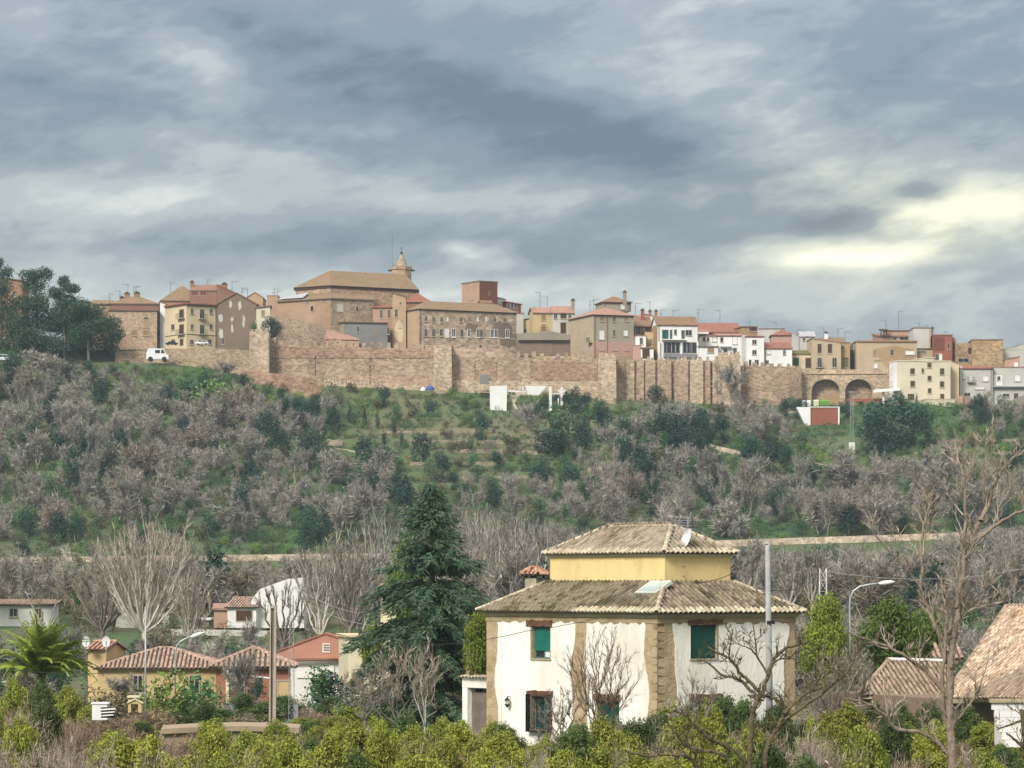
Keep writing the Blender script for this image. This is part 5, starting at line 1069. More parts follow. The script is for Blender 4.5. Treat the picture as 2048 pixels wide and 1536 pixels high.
stones('L', vt(1171, 'L')+.1, vt(1148, 'L')-.1, zG+1.2, zW-.35, 1); stones('L', .0, vt(1300, 'L')-.12, zG+1.2, zW-.35, 2); stones('R', .0, vt(1341, 'R')-.12, zG+1.2, zW-.35, 3)
stones('L', vt(988, 'L')+.1, LL-.02, zG+.8, zW-.35, 4); stones('R', vt(1575, 'R')+.15, LR-.02, zG+.8, zW-.35, 5)
# frieze under the eaves and moulded cornice
def ring(z0, z1, out, name, m, o0=0.0):
    mb = MB()
    a = VC-(VL+VR)*out; b = VC+VR*(LR+out)-VL*out; c = VC+VR*(LR+out)+VL*(LL+out); d = VC+VL*(LL+out)-VR*out
    a2 = VC-(VL+VR)*o0; b2 = VC+VR*(LR+o0)-VL*o0; c2 = VC+VR*(LR+o0)+VL*(LL+o0); d2 = VC+VL*(LL+o0)-VR*o0
    P4 = [a, b, c, d]; Q4 = [a2, b2, c2, d2]
    for i in range(4):
        u, v, w, x = P4[i], P4[(i+1) % 4], Q4[(i+1) % 4], Q4[i]
        mb.hexa([(*u, z0), (*v, z0), (*w, z0), (*x, z0), (*u, z1), (*v, z1), (*w, z1), (*x, z1)])
    return mb.build(name, m, vil)
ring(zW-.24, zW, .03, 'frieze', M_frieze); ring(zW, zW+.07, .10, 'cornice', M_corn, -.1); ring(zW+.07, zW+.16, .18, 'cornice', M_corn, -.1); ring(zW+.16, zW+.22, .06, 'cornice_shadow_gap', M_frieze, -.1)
# lower roof (truncated hip) and yellow upper block
zE = Z(1226.5, 138)+.02; ov = .30; SB_ = 2.02
UC = VC+(VL+VR)*SB_; ULL, ULR = LL-2*SB_-.15, LR-2*SB_
zR = Z(1165, UC.y)+.03
lo = [VC-(VL+VR)*ov, VC+VR*(LR+ov)-VL*ov, VC+VR*(LR+ov)+VL*(LL+ov), VC+VL*(LL+ov)-VR*ov]
up = [UC, UC+VR*ULR, UC+VR*ULR+VL*ULL, UC+VL*ULL]
mb = MB(); l3 = [(*p, zE) for p in lo]; u3 = [(*p, zR) for p in up]
for i in range(4): mb.slab([l3[i], l3[(i+1) % 4], u3[(i+1) % 4], u3[i]], .05)
lower_roof = mb.build('lower_roof', M_under, vil)
faces = [[l3[0], l3[1], u3[1], u3[0]], [l3[3], l3[0], u3[0], u3[3]], [l3[1], l3[2], u3[2], u3[1]], [l3[2], l3[3], u3[3], u3[2]]]
lay_tiles(lower_roof, faces, M_tilelo, 300, edge=M_tileedge)
for i in range(4): ridge_tiles(lower_roof, l3[i], u3[i], M_tileedge)
MB().prism([tuple(p) for p in up], zR-1.2, Z(1113, UC.y)).build('upper_storey', M_yel, vil)
def uring(z0, z1, out, m, name='upper_cornice'):
    mb = MB(); a = [UC-(VL+VR)*out, UC+VR*(ULR+out)-VL*out, UC+VR*(ULR+out)+VL*(ULL+out), UC+VL*(ULL+out)-VR*out]
    mb.prism([tuple(p) for p in a], z0, z1); return mb.build(name, m, vil)
zu = Z(1113, UC.y); M_uc = mat('pale_cornice', (.66, .60, .44), (.58, .52, .37), scale=1, bump=.1)
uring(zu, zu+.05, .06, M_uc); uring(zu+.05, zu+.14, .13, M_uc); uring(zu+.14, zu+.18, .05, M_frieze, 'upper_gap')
zE2 = Z(1105.5, UC.y)+.0; ov2 = .22; uo = [UC-(VL+VR)*ov2, UC+VR*(ULR+ov2)-VL*ov2, UC+VR*(ULR+ov2)+VL*(ULL+ov2), UC+VL*(ULL+ov2)-VR*ov2]
hw = ULR/2+ov2; rA = UC-(VL+VR)*ov2+(VL+VR)*hw; rB = rA+VL*(ULL+2*ov2-2*hw); zT2 = Z(1053, rA.y)
e4 = [(*p, zE2) for p in uo]; A3, B3 = (*rA, zT2), (*rB, zT2)
ft = [[e4[0], e4[1], A3], [e4[3], e4[0], A3, B3], [e4[1], e4[2], B3, A3], [e4[2], e4[3], B3]]
mb = MB(); [mb.slab(f, .05) for f in ft]; upper_roof = mb.build('upper_roof', M_under, vil)
lay_tiles(upper_roof, ft, M_tile, 300, edge=M_tileedge)
for a, b in ((e4[0], A3), (e4[1], A3), (e4[2], B3), (e4[3], B3), (A3, B3)): ridge_tiles(upper_roof, a, b, M_tileedge)
# yellow block corner bead
# skylight
c = Vector(l3[0])*.27+Vector(u3[0])*.73; up_d = (Vector(u3[3])+Vector(u3[0])-Vector(l3[3])-Vector(l3[0])).normalized(); sl = Vector((*VL, 0)); nr = sl.cross(up_d).normalized()
if nr.z < 0: nr = -nr
u_ = Vector((-VR.x*-1, -VR.y*-1, 0)); ups = (Vector((*VR, 0))*2.3+Vector((0, 0, zR-zE))).normalized()
nr = sl.cross(ups); nr = nr if nr.z > 0 else -nr
s0 = P(1296, 1181, 139.3); s0 = Vector((*(VC+VL*1.25+VR*.95), 0)); s0.z = zE+(zR-zE)*(.95+ov)/(SB_+ov)
def sky_box(w0, w1, h0, h1, n0, n1, name, m, par):
    vs = [s0+sl*a+ups*b+nr*c_ for c_ in (n0, n1) for a, b in ((w0, h0), (w1, h0), (w1, h1), (w0, h1))]
    mb = MB(); mb.hexa(vs); return mb.build(name, m, par)
sk = sky_box(0, 1.45, 0, 1.05, .02, .17, 'skylight', mat('skylight_frame', (.60, .62, .55), bump=0, rough=.4), vil)
sky_box(.12, 1.33, .10, .95, .172, .185, 'pane', mat('pale_glass', (.42, .52, .50), bump=0, rough=.08, spec=.9), sk)
# windows of the villa
def vbox(mb, side, t0, t1, z0, z1, o0, o1):
    mb.hexa([vp(t0, side, z0, o0), vp(t1, side, z0, o0), vp(t1, side, z0, o1), vp(t0, side, z0, o1), vp(t0, side, z1, o0), vp(t1, side, z1, o0), vp(t1, side, z1, o1), vp(t0, side, z1, o1)]); return mb
def vwindow(side, o, shutter=None, cover=1.0, slats=True, sillw=.06):
    t0, t1, z0, z1 = o; mb = MB(); f_ = .05
    for a in ((t0, t0+f_, z0, z1), (t1-f_, t1, z0, z1), (t0+f_, t1-f_, z0, z0+f_), (t0+f_, t1-f_, z1-f_, z1), ((t0+t1)/2-.03, (t0+t1)/2+.03, z0+f_, z1-f_)): vbox(mb, side, *a, -.22, -.16)
    w = mb.build('window', mat('window_paint', (.10, .22, .18), bump=0), vil)
    vbox(MB(), side, t0+f_, t1-f_, z0+f_, z1-f_, -.205, -.195).build('pane', M_dark, w)
    vbox(MB(), side, t0-sillw, t1+sillw, z0-.07, z0, -.2, .10).build('sill', M_corn, w)
    mb = MB(); vbox(mb, side, t1+.0, t1+.10, z0, z1, .0, .055) if side == 'L' else vbox(mb, side, t1, t1+.10, z0, z1, .0, .055); mb.build('reveal_trim', M_frieze, w)
    if shutter:
        zs = z1-(z1-z0)*cover; n = int((z1-zs)/.055); me = None
        if slats:
            for i in range(n):
                za = zs+(z1-zs)*i/n; zb_ = zs+(z1-zs)*(i+1)/n
                vbox(MB(), side, t0+.02, t1-.02, za+.004, zb_-.004, -.14, -.115+.006*(i % 2)).build('slat', shutter, w)
        else:
            vbox(MB(), side, t0+.01, (t0+t1)/2-.004, z0+.01, z1-.01, -.10, -.06).build('shutter', shutter, w); vbox(MB(), side, (t0+t1)/2+.004, t1-.01, z0+.01, z1-.01, -.10, -.06).build('shutter', shutter, w)
    return w
w = vwindow('L', OL[0], M_teal, .76)
t0, t1, z0, z1 = OL[0]; vbox(MB(), 'L', t0+.35, t0+.75, z0+.06, z0+.4, -.19, -.18).build('curtain', M_white, w)
w = vwindow('L', OL[1], M_dteal, .20)
vbox(MB(), 'L', OL[1][0]+.1, OL[1][1]-.1, OL[1][2]+.1, OL[1][3]-.3, -.194, -.19).build('curtain', mat('teal_curtain', (.02, .07, .07), (.03, .10, .09), scale=4, bump=0), w)
w = vwindow('L', OL[2], M_dteal, .9); w = vwindow('R', OR[0], M_dteal, 1, slats=False); w = vwindow('R', OR[1], None)
def lintel(side, x0, y0, x1, y1, seed):
    t0, t1, z0, z1 = opening(side, x0, y0, x1, y1); rr = random.Random(seed); n = 10; lo_, hi = [], []
    for i in range(n+1):
        u = i/n; lo_.append((t0+(t1-t0)*u, z0+rr.uniform(-.015, .015))); hi.append((t0+(t1-t0)*u, z1+rr.uniform(-.04, .02)))
    vs = [vp(a, side, b, o) for o in (.10, -.1) for a, b in lo_+hi[::-1]]; m_ = 2*(n+1)
    MB().mesh(vs, [tuple(range(m_)), tuple(range(2*m_-1, m_-1, -1))]+[(i, m_+i, m_+(i+1) % m_, (i+1) % m_) for i in range(m_)]).build('lintel', M_linel, vil)
lintel('L', 1055, 1240, 1106, 1252.5, 1); lintel('L', 1056, 1381, 1108, 1392.5, 2); lintel('L', 1190, 1388, 1243, 1401.5, 3); lintel('R', 1375, 1239, 1443, 1249.5, 4); lintel('R', 1376, 1387.5, 1444, 1401.5, 5)
# iron grille on the lower left window
t0, t1, z0, z1 = OL[1]; z0 -= .12; mb = MB(); gr = vbox(MB(), 'L', t0-.12, t1+.12, z0-.02, z0+.02, .05, .32).build('window_grille', M_iron, vil)
for i in range(13): t = t0-.1+(t1-t0+.2)*i/12; vbox(MB(), 'L', t-.011, t+.011, z0, z1+.1, .29, .312).build('bar', M_iron, gr)
for z in (z0+.35, (z0+z1)/2, z1-.1): vbox(MB(), 'L', t0-.12, t1+.12, z-.012, z+.012, .285, .318).build('cross_bar', M_iron, gr)
for t in (t0-.11, t1+.11): vbox(MB(), 'L', t-.012, t+.012, z0, z1+.1, .04, .30).build('bar', M_iron, gr)
for i in range(6):
    t = t0+(t1-t0)*i/5; pts = [vp(t+.09*math.cos(a), 'L', z0+.10+.09*math.sin(a), .31) for a in np.linspace(0, 2*math.pi, 11)]; MB().tube(pts, .009, 4).build('scroll', M_iron, gr)
# wall lantern
t_ = vt(1023, 'L'); zl = vz(1407, t_, 'L'); lt = MB().tube([vp(t_, 'L', zl+.28, .04), vp(t_, 'L', zl+.34, .2), vp(t_, 'L', zl+.2, .26)], .018, 5).build('wall_lantern', M_iron, vil)
c = vp(t_, 'L', zl-.05, .24); MB().lathe(c, [(.04, -.12), (.10, -.02), (.13, .02), (.10, .03)], 6).build('lantern_base', M_iron, lt); MB().lathe(c, [(.085, .03), (.115, .2)], 6).build('glass', mat('lamp_glass', (.5, .5, .42), bump=0, rough=.2), lt); MB().lathe(c, [(.15, .2), (.03, .32), (.02, .38)], 6).build('lantern_cap', M_iron, lt)
# downpipe
t_ = vt(1004, 'L'); MB().tube([vp(t_, 'L', zW-.3, .07), vp(t_, 'L', zG, .07)], .03, 6).build('downpipe', M_plaster, vil)
# rough render band at the eaves is done by the frieze; chimney
cq = P(1068, 1160, 150); mb = MB(); w_ = .42; za, zb_ = Z(1190, 150), Z(1150, 150)
mb.prism([(cq.x-w_, 149.6), (cq.x+.1, 149.3), (cq.x+w_+.1, 149.9), (cq.x, 150.4)], za-1, Z(1156, 150)); chm = mb.build('chimney', mat('chimney_stone', (.42, .38, .28), (.25, .22, .15), scale=2, bump=.7), vil)
for dx, dy in ((-.36, -.3), (.44, -.2), (-.1, .35), (.06, -.6)): MB().box(cq.x+dx-.08, cq.x+dx+.08, 150+dy-.08, 150+dy+.08, Z(1156, 150), Z(1149, 150)).build('pillar', M_linel, chm)
cap = [Vector((cq.x-.60, 149.5, Z(1149, 150))), Vector((cq.x+.15, 149.1, Z(1149, 150))), Vector((cq.x+.62, 149.9, Z(1149, 150))), Vector((cq.x-.1, 150.5, Z(1149, 150)))]; ap = Vector((cq.x, 149.8, Z(1134.5, 150)))
mb = MB(); [mb.slab([cap[i], cap[(i+1) % 4], ap], .06) for i in range(4)]; cc = mb.build('chimney_roof', M_under, chm)
M_rtile = mat('red_tile', (.36, .17, .105), (.24, .105, .065), (.46, .27, .19), scale=3, bump=.4, bscale=9, rand=.25, stain=(.12, .08, .04), stain_amt=.5)
base = wloc(cc)
me = tile_mesh('tile', M_rtile, w=.16, L=.36)
for i in range(4):
    for mt, r in tile_spots([cap[i], cap[(i+1) % 4], ap], pw=.19, pl_=.28, seed=i):
        o = bpy.data.objects.new('tile', me); COL.objects.link(o); o.parent = cc; mm = mt.copy(); mm.translation = mt.translation-base; o.matrix_local = mm
for p_ in cap: 
    d_ = ap-p_
    ridge_tiles(cc, p_, ap, M_rtile, 'ridge_tile', .17, .36, .30)
# rooftop aerial: mast, combs and dish
ax = VC+(VL+VR)*2.2+VR*2.1; mx_ = Vector((X(1376, 142), 142, 0)); zb_ = Z(1165, 142); zt_ = Z(1036, 142)
aer = thing('antenna', 'television antenna with comb rods and a pale dish on the upper roof of the villa', 'antenna', (mx_.x, 142, zb_))
MB().tube([(mx_.x, 142.0, zb_), (mx_.x, 142, zt_)], .022, 6).build('mast', M_metal, aer)
mb = MB()
for z_, w_ in ((0, .55), (-.12, .5), (-.22, .45), (-.34, .8), (-.5, .4)): mb.tube([(mx_.x-w_, 142, zt_+z_), (mx_.x+.12, 142, zt_+z_)], .012, 4)
for k in range(6): mb.tube([(mx_.x-.1-.07*k, 141.85, zt_-.56), (mx_.x-.1-.07*k, 142.15, zt_-.40)], .008, 3)
mb.build('rods', M_metal, aer)
dz = Z(1077, 142); mb = MB(); c = Vector((mx_.x-.10, 141.8, dz)); nrm = Vector((-.85, -.35, .35)).normalized(); u = nrm.cross(Vector((0, 0, 1))).normalized(); v = u.cross(nrm); n = 18; vs = []
for r_, off in ((.0, .10), (.25, .075), (.45, 0)):
    for k in range(n): a = 2*math.pi*k/n; vs.append(c+(u*math.cos(a)+v*math.sin(a)*1.05)*r_-nrm*off)
fs = [(i*n+k, i*n+(k+1) % n, (i+1)*n+(k+1) % n, (i+1)*n+k) for i in range(2) for k in range(n)]; mb.mesh(vs, fs); mb.mesh([p_-nrm*.02 for p_ in vs], [f[::-1] for f in fs]); mb.build('dish', mat('dish_paint', (.62, .64, .64), bump=0), aer)
for z_ in (1133, 1152): MB().tube([(X(1364, 141), 141, Z(z_, 141)), (X(1375, 142), 142, Z(z_, 142))], .018, 4).build('bracket', M_antenna, aer)
# left wing: porch with terrace above
wg = [VC+VL*LL+VR*.35, VC+VL*(LL+3.6)+VR*.35, VC+VL*(LL+3.6)+VR*4.5, VC+VL*LL+VR*4.5]
def wp(t, z, o=0): p = VC+VL*(LL+t)+VR*(.35-o); return Vector((p.x, p.y, z))
def wbox(mb, t0, t1, z0, z1, o0, o1): mb.hexa([wp(t0, z0, o0), wp(t1, z0, o0), wp(t1, z0, o1), wp(t0, z0, o1), wp(t0, z1, o0), wp(t1, z1, o0), wp(t1, z1, o1), wp(t0, z1, o1)]); return mb
yw = wp(1, 0).y; zd, zc, zr_ = Z(1376, yw), Z(1357, yw), Z(1310, yw)
tw_ = ray_line(925, VC+VR*.35, VL)-LL
wing = wbox(MB(), 0, tw_, zd, zc, -4, .02).build('porch_beam', M_plaster, vil)
tp = ray_line(935, VC+VR*.35, VL)-LL
wbox(MB(), tp, tw_, zG, zd, -.5, .01).build('porch_pillar', M_plaster, vil)
wbox(MB(), .02, tp, zG, zd-.22, -.35, -.25).build('garage_door', mat('grey_brown_door', (.19, .15, .125), (.13, .105, .09), scale=2, bump=.3), vil)
wbox(MB(), .02, tp, zd-.22, zd, -.6, -.5).build('dark_gap', M_dark, vil)
for i in range(9): 
    t = tw_*(i+.5)/9; me_ = tile_mesh('coping_tile', M_tileedge, w=.26, L=.45); o = bpy.data.objects.new('coping_tile', me_); COL.objects.link(o); o.parent = vil
    X_, Y_ = Vector((*VL, 0)), Vector((VR.x*.97, VR.y*.97, .2)).normalized(); Z_ = X_.cross(Y_); 
    if Z_.z < 0: X_ = -X_; Z_ = X_.cross(Y_)
    mt = Matrix((X_, Y_, Z_)).transposed().to_4x4(); mt.translation = wp(t, zc+.02, .25)-wloc(vil); o.matrix_local = mt
tq0, tq1 = ray_line(947, VC+VR*.35, VL)-LL, ray_line(929, VC+VR*.35, VL)-LL
BR_ = masonry('brick_pier', ((.40, .25, .14), (.32, .19, .10), (.44, .30, .19)), 4.5, amt=.5)
wbox(MB(), tq0, tq1, zc+.05, zr_, -.6, -.1).build('brick_pier', BR_, vil); wbox(MB(), tq0-.06, tq1+.06, zr_, zr_+.09, -.66, -.04).build('pier_cap', M_corn, vil)
wbox(MB(), tq1+.05, tw_-.1, zc+.05, zr_-.25, -1.2, -1.1).build('terrace_wall', M_linel, vil)
rl = wbox(MB(), .0, tq0, zr_-.1, zr_-.05, -.3, -.26).build('railing', M_iron, vil)
for i in range(9): t = tq0*(i+.5)/9; wbox(MB(), t-.012, t+.012, zc+.05, zr_-.1, -.29, -.27).build('bar', M_iron, rl)
wbox(MB(), .0, tq0, zc+.02, zc+.06, -4, -.2).build('terrace_floor', M_under, vil)
wbox(MB(), 0, tw_, zG, zd, -4, -3.8).build('porch_back', M_plaster, vil)
# ------------------------------------------------------------------ plants: shared meshes
def unit(v): return v/np.maximum(1e-9, np.linalg.norm(v, axis=-1, keepdims=True))
def leaf_cloud(rng, cen, rad, n, size, asp=.45, shell=.55, flat=1.0, droop=0.0, up=0.3):
    """n small leaf quads spread through clumps; returns V,F,tint"""
    cen = np.asarray(cen, float); rad = np.asarray(rad, float)
    if rad.ndim == 1: rad = np.stack([rad, rad, rad*flat], -1)
    w = (rad.prod(-1))**.67; k = rng.choice(len(cen), n, p=w/w.sum())
    d = unit(rng.normal(size=(n, 3))); r = shell+(1-shell)*rng.random(n)**.6
    r = np.where(rng.random(n) < .10, rng.uniform(1.0, 1.22, n), r)
    p = cen[k]+d*rad[k]*r[:, None]
    nrm = unit(d+rng.normal(size=(n, 3))*.7+np.array([0, 0, up])); t = unit(np.cross(nrm, rng.normal(size=(n, 3)))); b = np.cross(nrm, t)
    t[:, 2] -= droop; t = unit(t)
    s = size*rng.uniform(.6, 1.35, n)[:, None]; a = s*asp
    V = np.stack([p-t*s*.5, p+b*a*.5+nrm*s*.06, p+t*s*.5, p-b*a*.5], 1).reshape(-1, 3)
    Fc = np.arange(4*n).reshape(n, 4); ct = rng.random(len(cen))
    tint = np.clip(.25*ct[k]+.55*rng.random(n)+.2*(d[:, 2]*.5+.5), 0, 1)
    return V, Fc, np.repeat(tint, 4)
def seg_tubes(segs, n=3):
    """segs: list of (pts(list of 3), radii) -> V,F quads"""
    Vs, Fs = [], []; k = 0
    for pts, rad in segs:
        pts = np.asarray(pts, float); m = len(pts); rad = np.asarray(rad, float)
        d = np.gradient(pts, axis=0) if m > 2 else np.repeat((pts[1:]-pts[:1]), m, 0); d = unit(d)
        ref = np.array([1., 0, 0]) if abs(d[0, 0]) < .8 else np.array([0, 1., 0]); a = unit(np.cross(d, ref)); b = np.cross(d, a)
        th = 2*np.pi*np.arange(n)/n
        ring = pts[:, None]+rad[:, None, None]*(a[:, None]*np.cos(th)[None, :, None]+b[:, None]*np.sin(th)[None, :, None])
        Vs.append(ring.reshape(-1, 3)); i = np.arange(m-1)[:, None]*n; j = np.arange(n)[None]; j2 = (j+1) % n
        Fs.append(np.stack([i+j, i+j2, i+n+j2, i+n+j], -1).reshape(-1, 4)+k); k += m*n
    return np.concatenate(Vs), np.concatenate(Fs)
def twig_blades(rng, p0, p1, w):
    """very thin tapering three-sided twigs drawn as single slim blades"""
    d = unit(p1-p0); b = unit(np.cross(d, rng.normal(size=d.shape)))*w[:, None]
    mid = (p0+p1)/2+b*rng.normal(size=(len(p0), 1))*1.5
    V = np.stack([p0-b*.5, p0+b*.5, mid+b*.3, p1], 1).reshape(-1, 3)
    return V, np.arange(len(V)).reshape(-1, 4)
def grow(rng, p, d, L, r, lvl, mx, segs, tips, spread=.6, up=.25, nch=5, wig=.12, ratio=.62, keep=.0):
    n = 4 if lvl < 2 else 3; pts = [p]; dd = d.copy()
    for i in range(n):
        dd = unit(dd+rng.normal(size=3)*wig+np.array([0, 0, up*.25])); pts.append(pts[-1]+dd*L/n)
    segs.append((pts, np.linspace(r, r*.45, n+1), lvl)); pts = np.array(pts)
    if lvl >= mx: tips.append((pts, dd)); return
    k = nch if lvl else nch+1
    for i in range(k):
        u = rng.uniform(.3, 1.0) if i else 1.0; q = pts[int(u*(n-.01))]*(1-(u*n-int(u*(n-.01))))+pts[min(n, int(u*(n-.01))+1)]*(u*n-int(u*(n-.01)))
        side = unit(np.cross(dd, rng.normal(size=3))); nd = unit(dd*(1-spread)+side*spread+np.array([0, 0, up]))
        if i == 0: nd = unit(dd+side*.25)
        grow(rng, q, nd, L*ratio*rng.uniform(.75, 1.15), r*.45*rng.uniform(.7, 1), lvl+1, mx, segs, tips, spread, up, nch, wig*1.15, ratio)
def bare_mesh(seed, h=6.0, trunk=.25, mx=2, nch=5, spread=.6, up=.3, ntw=900, tw=.8, tww=.035, rad=.10, stems=1, mt=None, mw=None, tubes=3, ratio=.62, name='bare'):
    rng = np.random.default_rng(seed); segs, tips = [], []
    for s in range(stems):
        d = unit(np.array([rng.normal()*.12*(1+stems*.35), rng.normal()*.12*(1+stems*.35), 1.0])); p = np.array([rng.normal()*.15*stems**.5, rng.normal()*.15*stems**.5, -.3])
        grow(rng, p, d, h*.5, rad, 0, mx, segs, tips, spread, up, nch, ratio=ratio)
    V, Fq = seg_tubes([(a, b) for a, b, l in segs], tubes)
    sel = rng.integers(0, len(tips), ntw); u = rng.random(ntw); lev = [s for s in segs if s[2] >= 1]
    P0 = np.empty((ntw, 3)); D = np.empty((ntw, 3))
    for i, k in enumerate(sel):
        if rng.random() < .75: pts, dd = tips[k]
        else: pts = np.array(lev[k % len(lev)][0]); dd = unit(pts[-1]-pts[0])
        m = len(pts)-1; a = u[i]*m; j = min(m-1, int(a)); P0[i] = pts[j]+(pts[j+1]-pts[j])*(a-j); D[i] = dd
    D = unit(D+rng.normal(size=D.shape)*.95+np.array([0, 0, up*.5])); L_ = tw*rng.uniform(.5, 1.3, ntw)[:, None]
    V2_, F2 = twig_blades(rng, P0, P0+D*L_, tww*rng.uniform(.7, 1.3, ntw))
    z = max(V[:, 2].max(), V2_[:, 2].max()); k = h/z; V = V*k; V2_ = V2_*k
    return npmesh(name+'_trunk', V, Fq, mt, np.repeat(rng.random(1), len(V))), npmesh(name+'_twigs', V2_, F2, mw, np.repeat(rng.random(len(F2)), 4))
M_barkg = mat('grey_bark', (0.20, 0.17, 0.145), (0.12, 0.10, 0.085), scale=1.5, bump=0, coord='obj', rand=.2)
M_barkp = mat('pale_bark', (0.42, 0.38, 0.32), (0.26, 0.23, 0.19), scale=1.2, bump=0, coord='obj', rand=.15)
M_twg = mat('grey_twigs', (0.315, 0.290, 0.250), (0.215, 0.196, 0.168), scale=.4, bump=0, coord='obj', rand=.22, tint=.35)
M_twb = mat('brown_twigs', (0.27, 0.228, 0.175), (0.185, 0.155, 0.12), scale=.4, bump=0, coord='obj', rand=.2, tint=.35)
M_twp = mat('pale_twigs', (0.36, 0.30, 0.235), (0.24, 0.195, 0.155), scale=.4, bump=0, coord='obj', rand=.15, tint=.3)
def leafmat(name, c, c2, **k): return mat(name, c, c2, scale=.5, bump=0, coord='obj', rough=.6, trans=k.pop('trans', .2), tint=k.pop('tint', .5), rand=k.pop('rand', .25), spec=.25, **k)
M_trd = mat('dark_bark', (0.095, 0.070, 0.050), (0.055, 0.042, 0.032), (0.14, 0.115, 0.06), scale=3, bump=.9, bscale=12, contrast=(.3, .7))
M_ever = leafmat('dark_evergreen_leaves', (0.016, 0.050, 0.036), (0.028, 0.072, 0.042))
M_greenl = leafmat('mid_green_leaves', (0.052, 0.128, 0.048), (0.090, 0.170, 0.058))
M_bright = leafmat('bright_green_leaves', (0.100, 0.195, 0.036), (0.155, 0.235, 0.045))
M_olive = leafmat('dull_olive_leaves', (0.085, 0.088, 0.040), (0.125, 0.105, 0.055))
M_pine = leafmat('pine_needles', (0.022, 0.060, 0.030), (0.040, 0.085, 0.034), rand=.1)
M_citrus = leafmat('citrus_leaves', (0.190, 0.220, 0.028), (0.310, 0.315, 0.070), tint=.6, rand=.22, trans=.25)
M_dcit = leafmat('dark_bush_leaves', (0.055, 0.090, 0.024), (0.095, 0.125, 0.034), tint=.6, rand=.2)
M_fir = leafmat('blue_green_needles', (0.048, 0.100, 0.060), (0.088, 0.145, 0.075), rand=.05, trans=.1)
M_palm = leafmat('palm_fronds', (0.22, 0.29, 0.035), (0.30, 0.34, 0.06), rand=.1)
def clumps(rng, n, w, h, base, rr=(.25, .42), top=1.0):
    """clump centres for a roundish crown w wide, from base to base+h"""
    out, rad = [], []
    for i in range(n):
        u = rng.random(); z = base+h*(u**.8); k = math.sin(math.pi*min(.97, .12+.80*u))*top; a = rng.uniform(0, 2*math.pi); r = w/2*k*rng.uniform(.25, .75)
        out.append((r*math.cos(a), r*math.sin(a), z)); rad.append(w*rng.uniform(*rr)*.5)
    return out, rad
def leafy(seed, w, h, n, size, m, base=.3, nc=14, asp=.6, name='crown', rr=(.35, .6), **k):
    rng = np.random.default_rng(seed); c, r = clumps(rng, nc, w, h-base, base, rr); V, Fq, t = leaf_cloud(rng, c, r, n, size, asp, **k)
    return npmesh(name, V, Fq, m, t)
def stem_mesh(seed, h, r, m, name='trunk'):
    rng = np.random.default_rng(seed); pts = [(0, 0, -.4)]
    for i in range(4): pts.append((pts[-1][0]+rng.normal()*.12, pts[-1][1]+rng.normal()*.12, h*(i+1)/4))
    V, Fq = seg_tubes([(pts, np.linspace(r, r*.4, 5))]+[([pts[2+j % 2], (rng.normal()*h*.3, rng.normal()*h*.3, h*1.1)], [r*.4, r*.1]) for j in range(3)], 5)
    return npmesh(name, V, Fq, m)
LIB = {}
def add_kind(k, metas): LIB[k] = metas
# far kinds: list of (trunk mesh, crown mesh, natural height)
add_kind('bare', [bare_mesh(s, 6, mx=2, nch=6, spread=.66, up=.2, ntw=2600, tw=.85, tww=.030, rad=.10, mt=M_barkg, mw=M_twg)+(6,) for s in (1, 2, 3)]+[bare_mesh(s, 6, mx=2, nch=6, spread=.44, up=.42, ntw=2400, tw=.8, tww=.028, rad=.10, stems=2, mt=M_barkp, mw=M_twg)+(6,) for s in (7, 8, 9)]+[bare_mesh(s, 6, mx=2, nch=5, spread=.6, up=.22, ntw=2600, tw=.85, tww=.030, rad=.09, stems=3, mt=M_barkg, mw=M_twb)+(6,) for s in (5, 6)])
add_kind('pale', [bare_mesh(s, 9, mx=2, nch=6, spread=.36, up=.55, ntw=2000, tw=.95, tww=.028, rad=.12, stems=2, mt=M_barkp, mw=M_twg, ratio=.6)+(9,) for s in (11, 12, 13)])
add_kind('ever', [(stem_mesh(s, 2.5, .16, M_barkg), leafy(s, 4.4, 5.2, 1500, .34, M_ever, .4, 16), 5.2) for s in (21, 22, 23)])
add_kind('green', [(stem_mesh(s, 1.5, .10, M_barkg), leafy(s, 3.4, 3.2, 900, .28, M_greenl, .1, 14), 3.2) for s in (31, 32, 33)])
add_kind('bright', [(stem_mesh(s, 1.2, .08, M_barkg), leafy(s, 3.2, 2.4, 800, .26, M_bright, .1, 12), 2.4) for s in (41, 42)])
add_kind('olive', [(stem_mesh(s, 1.3, .08, M_barkg), leafy(s, 3.2, 2.6, 800, .26, M_olive, .1, 12), 2.6) for s in (51, 52)])
def cyp(seed, h=7, w=1.1, n=900, m=M_ever):
    rng = np.random.default_rng(seed); nc = 16; z = np.linspace(.4, h-.4, nc); r = w/2*np.clip(np.sin(np.pi*np.linspace(.25, .97, nc))**.7, .2, 1)
    c = [(rng.normal()*.08, rng.normal()*.08, q) for q in z]; V, Fq, t = leaf_cloud(rng, c, np.stack([r, r, r*1.3], -1), n, .26, .5, up=.8); return npmesh('cypress_crown', V, Fq, m, t)
add_kind('cypress', [(stem_mesh(s, 2, .10, M_barkg), cyp(s), 7) for s in (61, 62)])
NAMES = dict(bare='bare_tree', pale='pale_tree', ever='evergreen_tree', green='green_shrub', bright='bright_shrub', olive='scrub_bush', cypress='cypress')
def plant(kind, x, y, h, label, group=None, var=None, rz=None, sq=1.0, name=None, cat='tree', z=None):
    tr, cr_, h0 = LIB[kind][R.randrange(len(LIB[kind])) if var is None else var % len(LIB[kind])]
    t = thing(name or NAMES[kind], label, cat, (x, y, (T1(x, y) if z is None else z)-.1), group, R.uniform(0, 6.28) if rz is None else rz)
    s = h/h0; t.scale = (s*sq, s*sq, s)
    link('trunk', tr, t); link('crown', cr_, t); return t
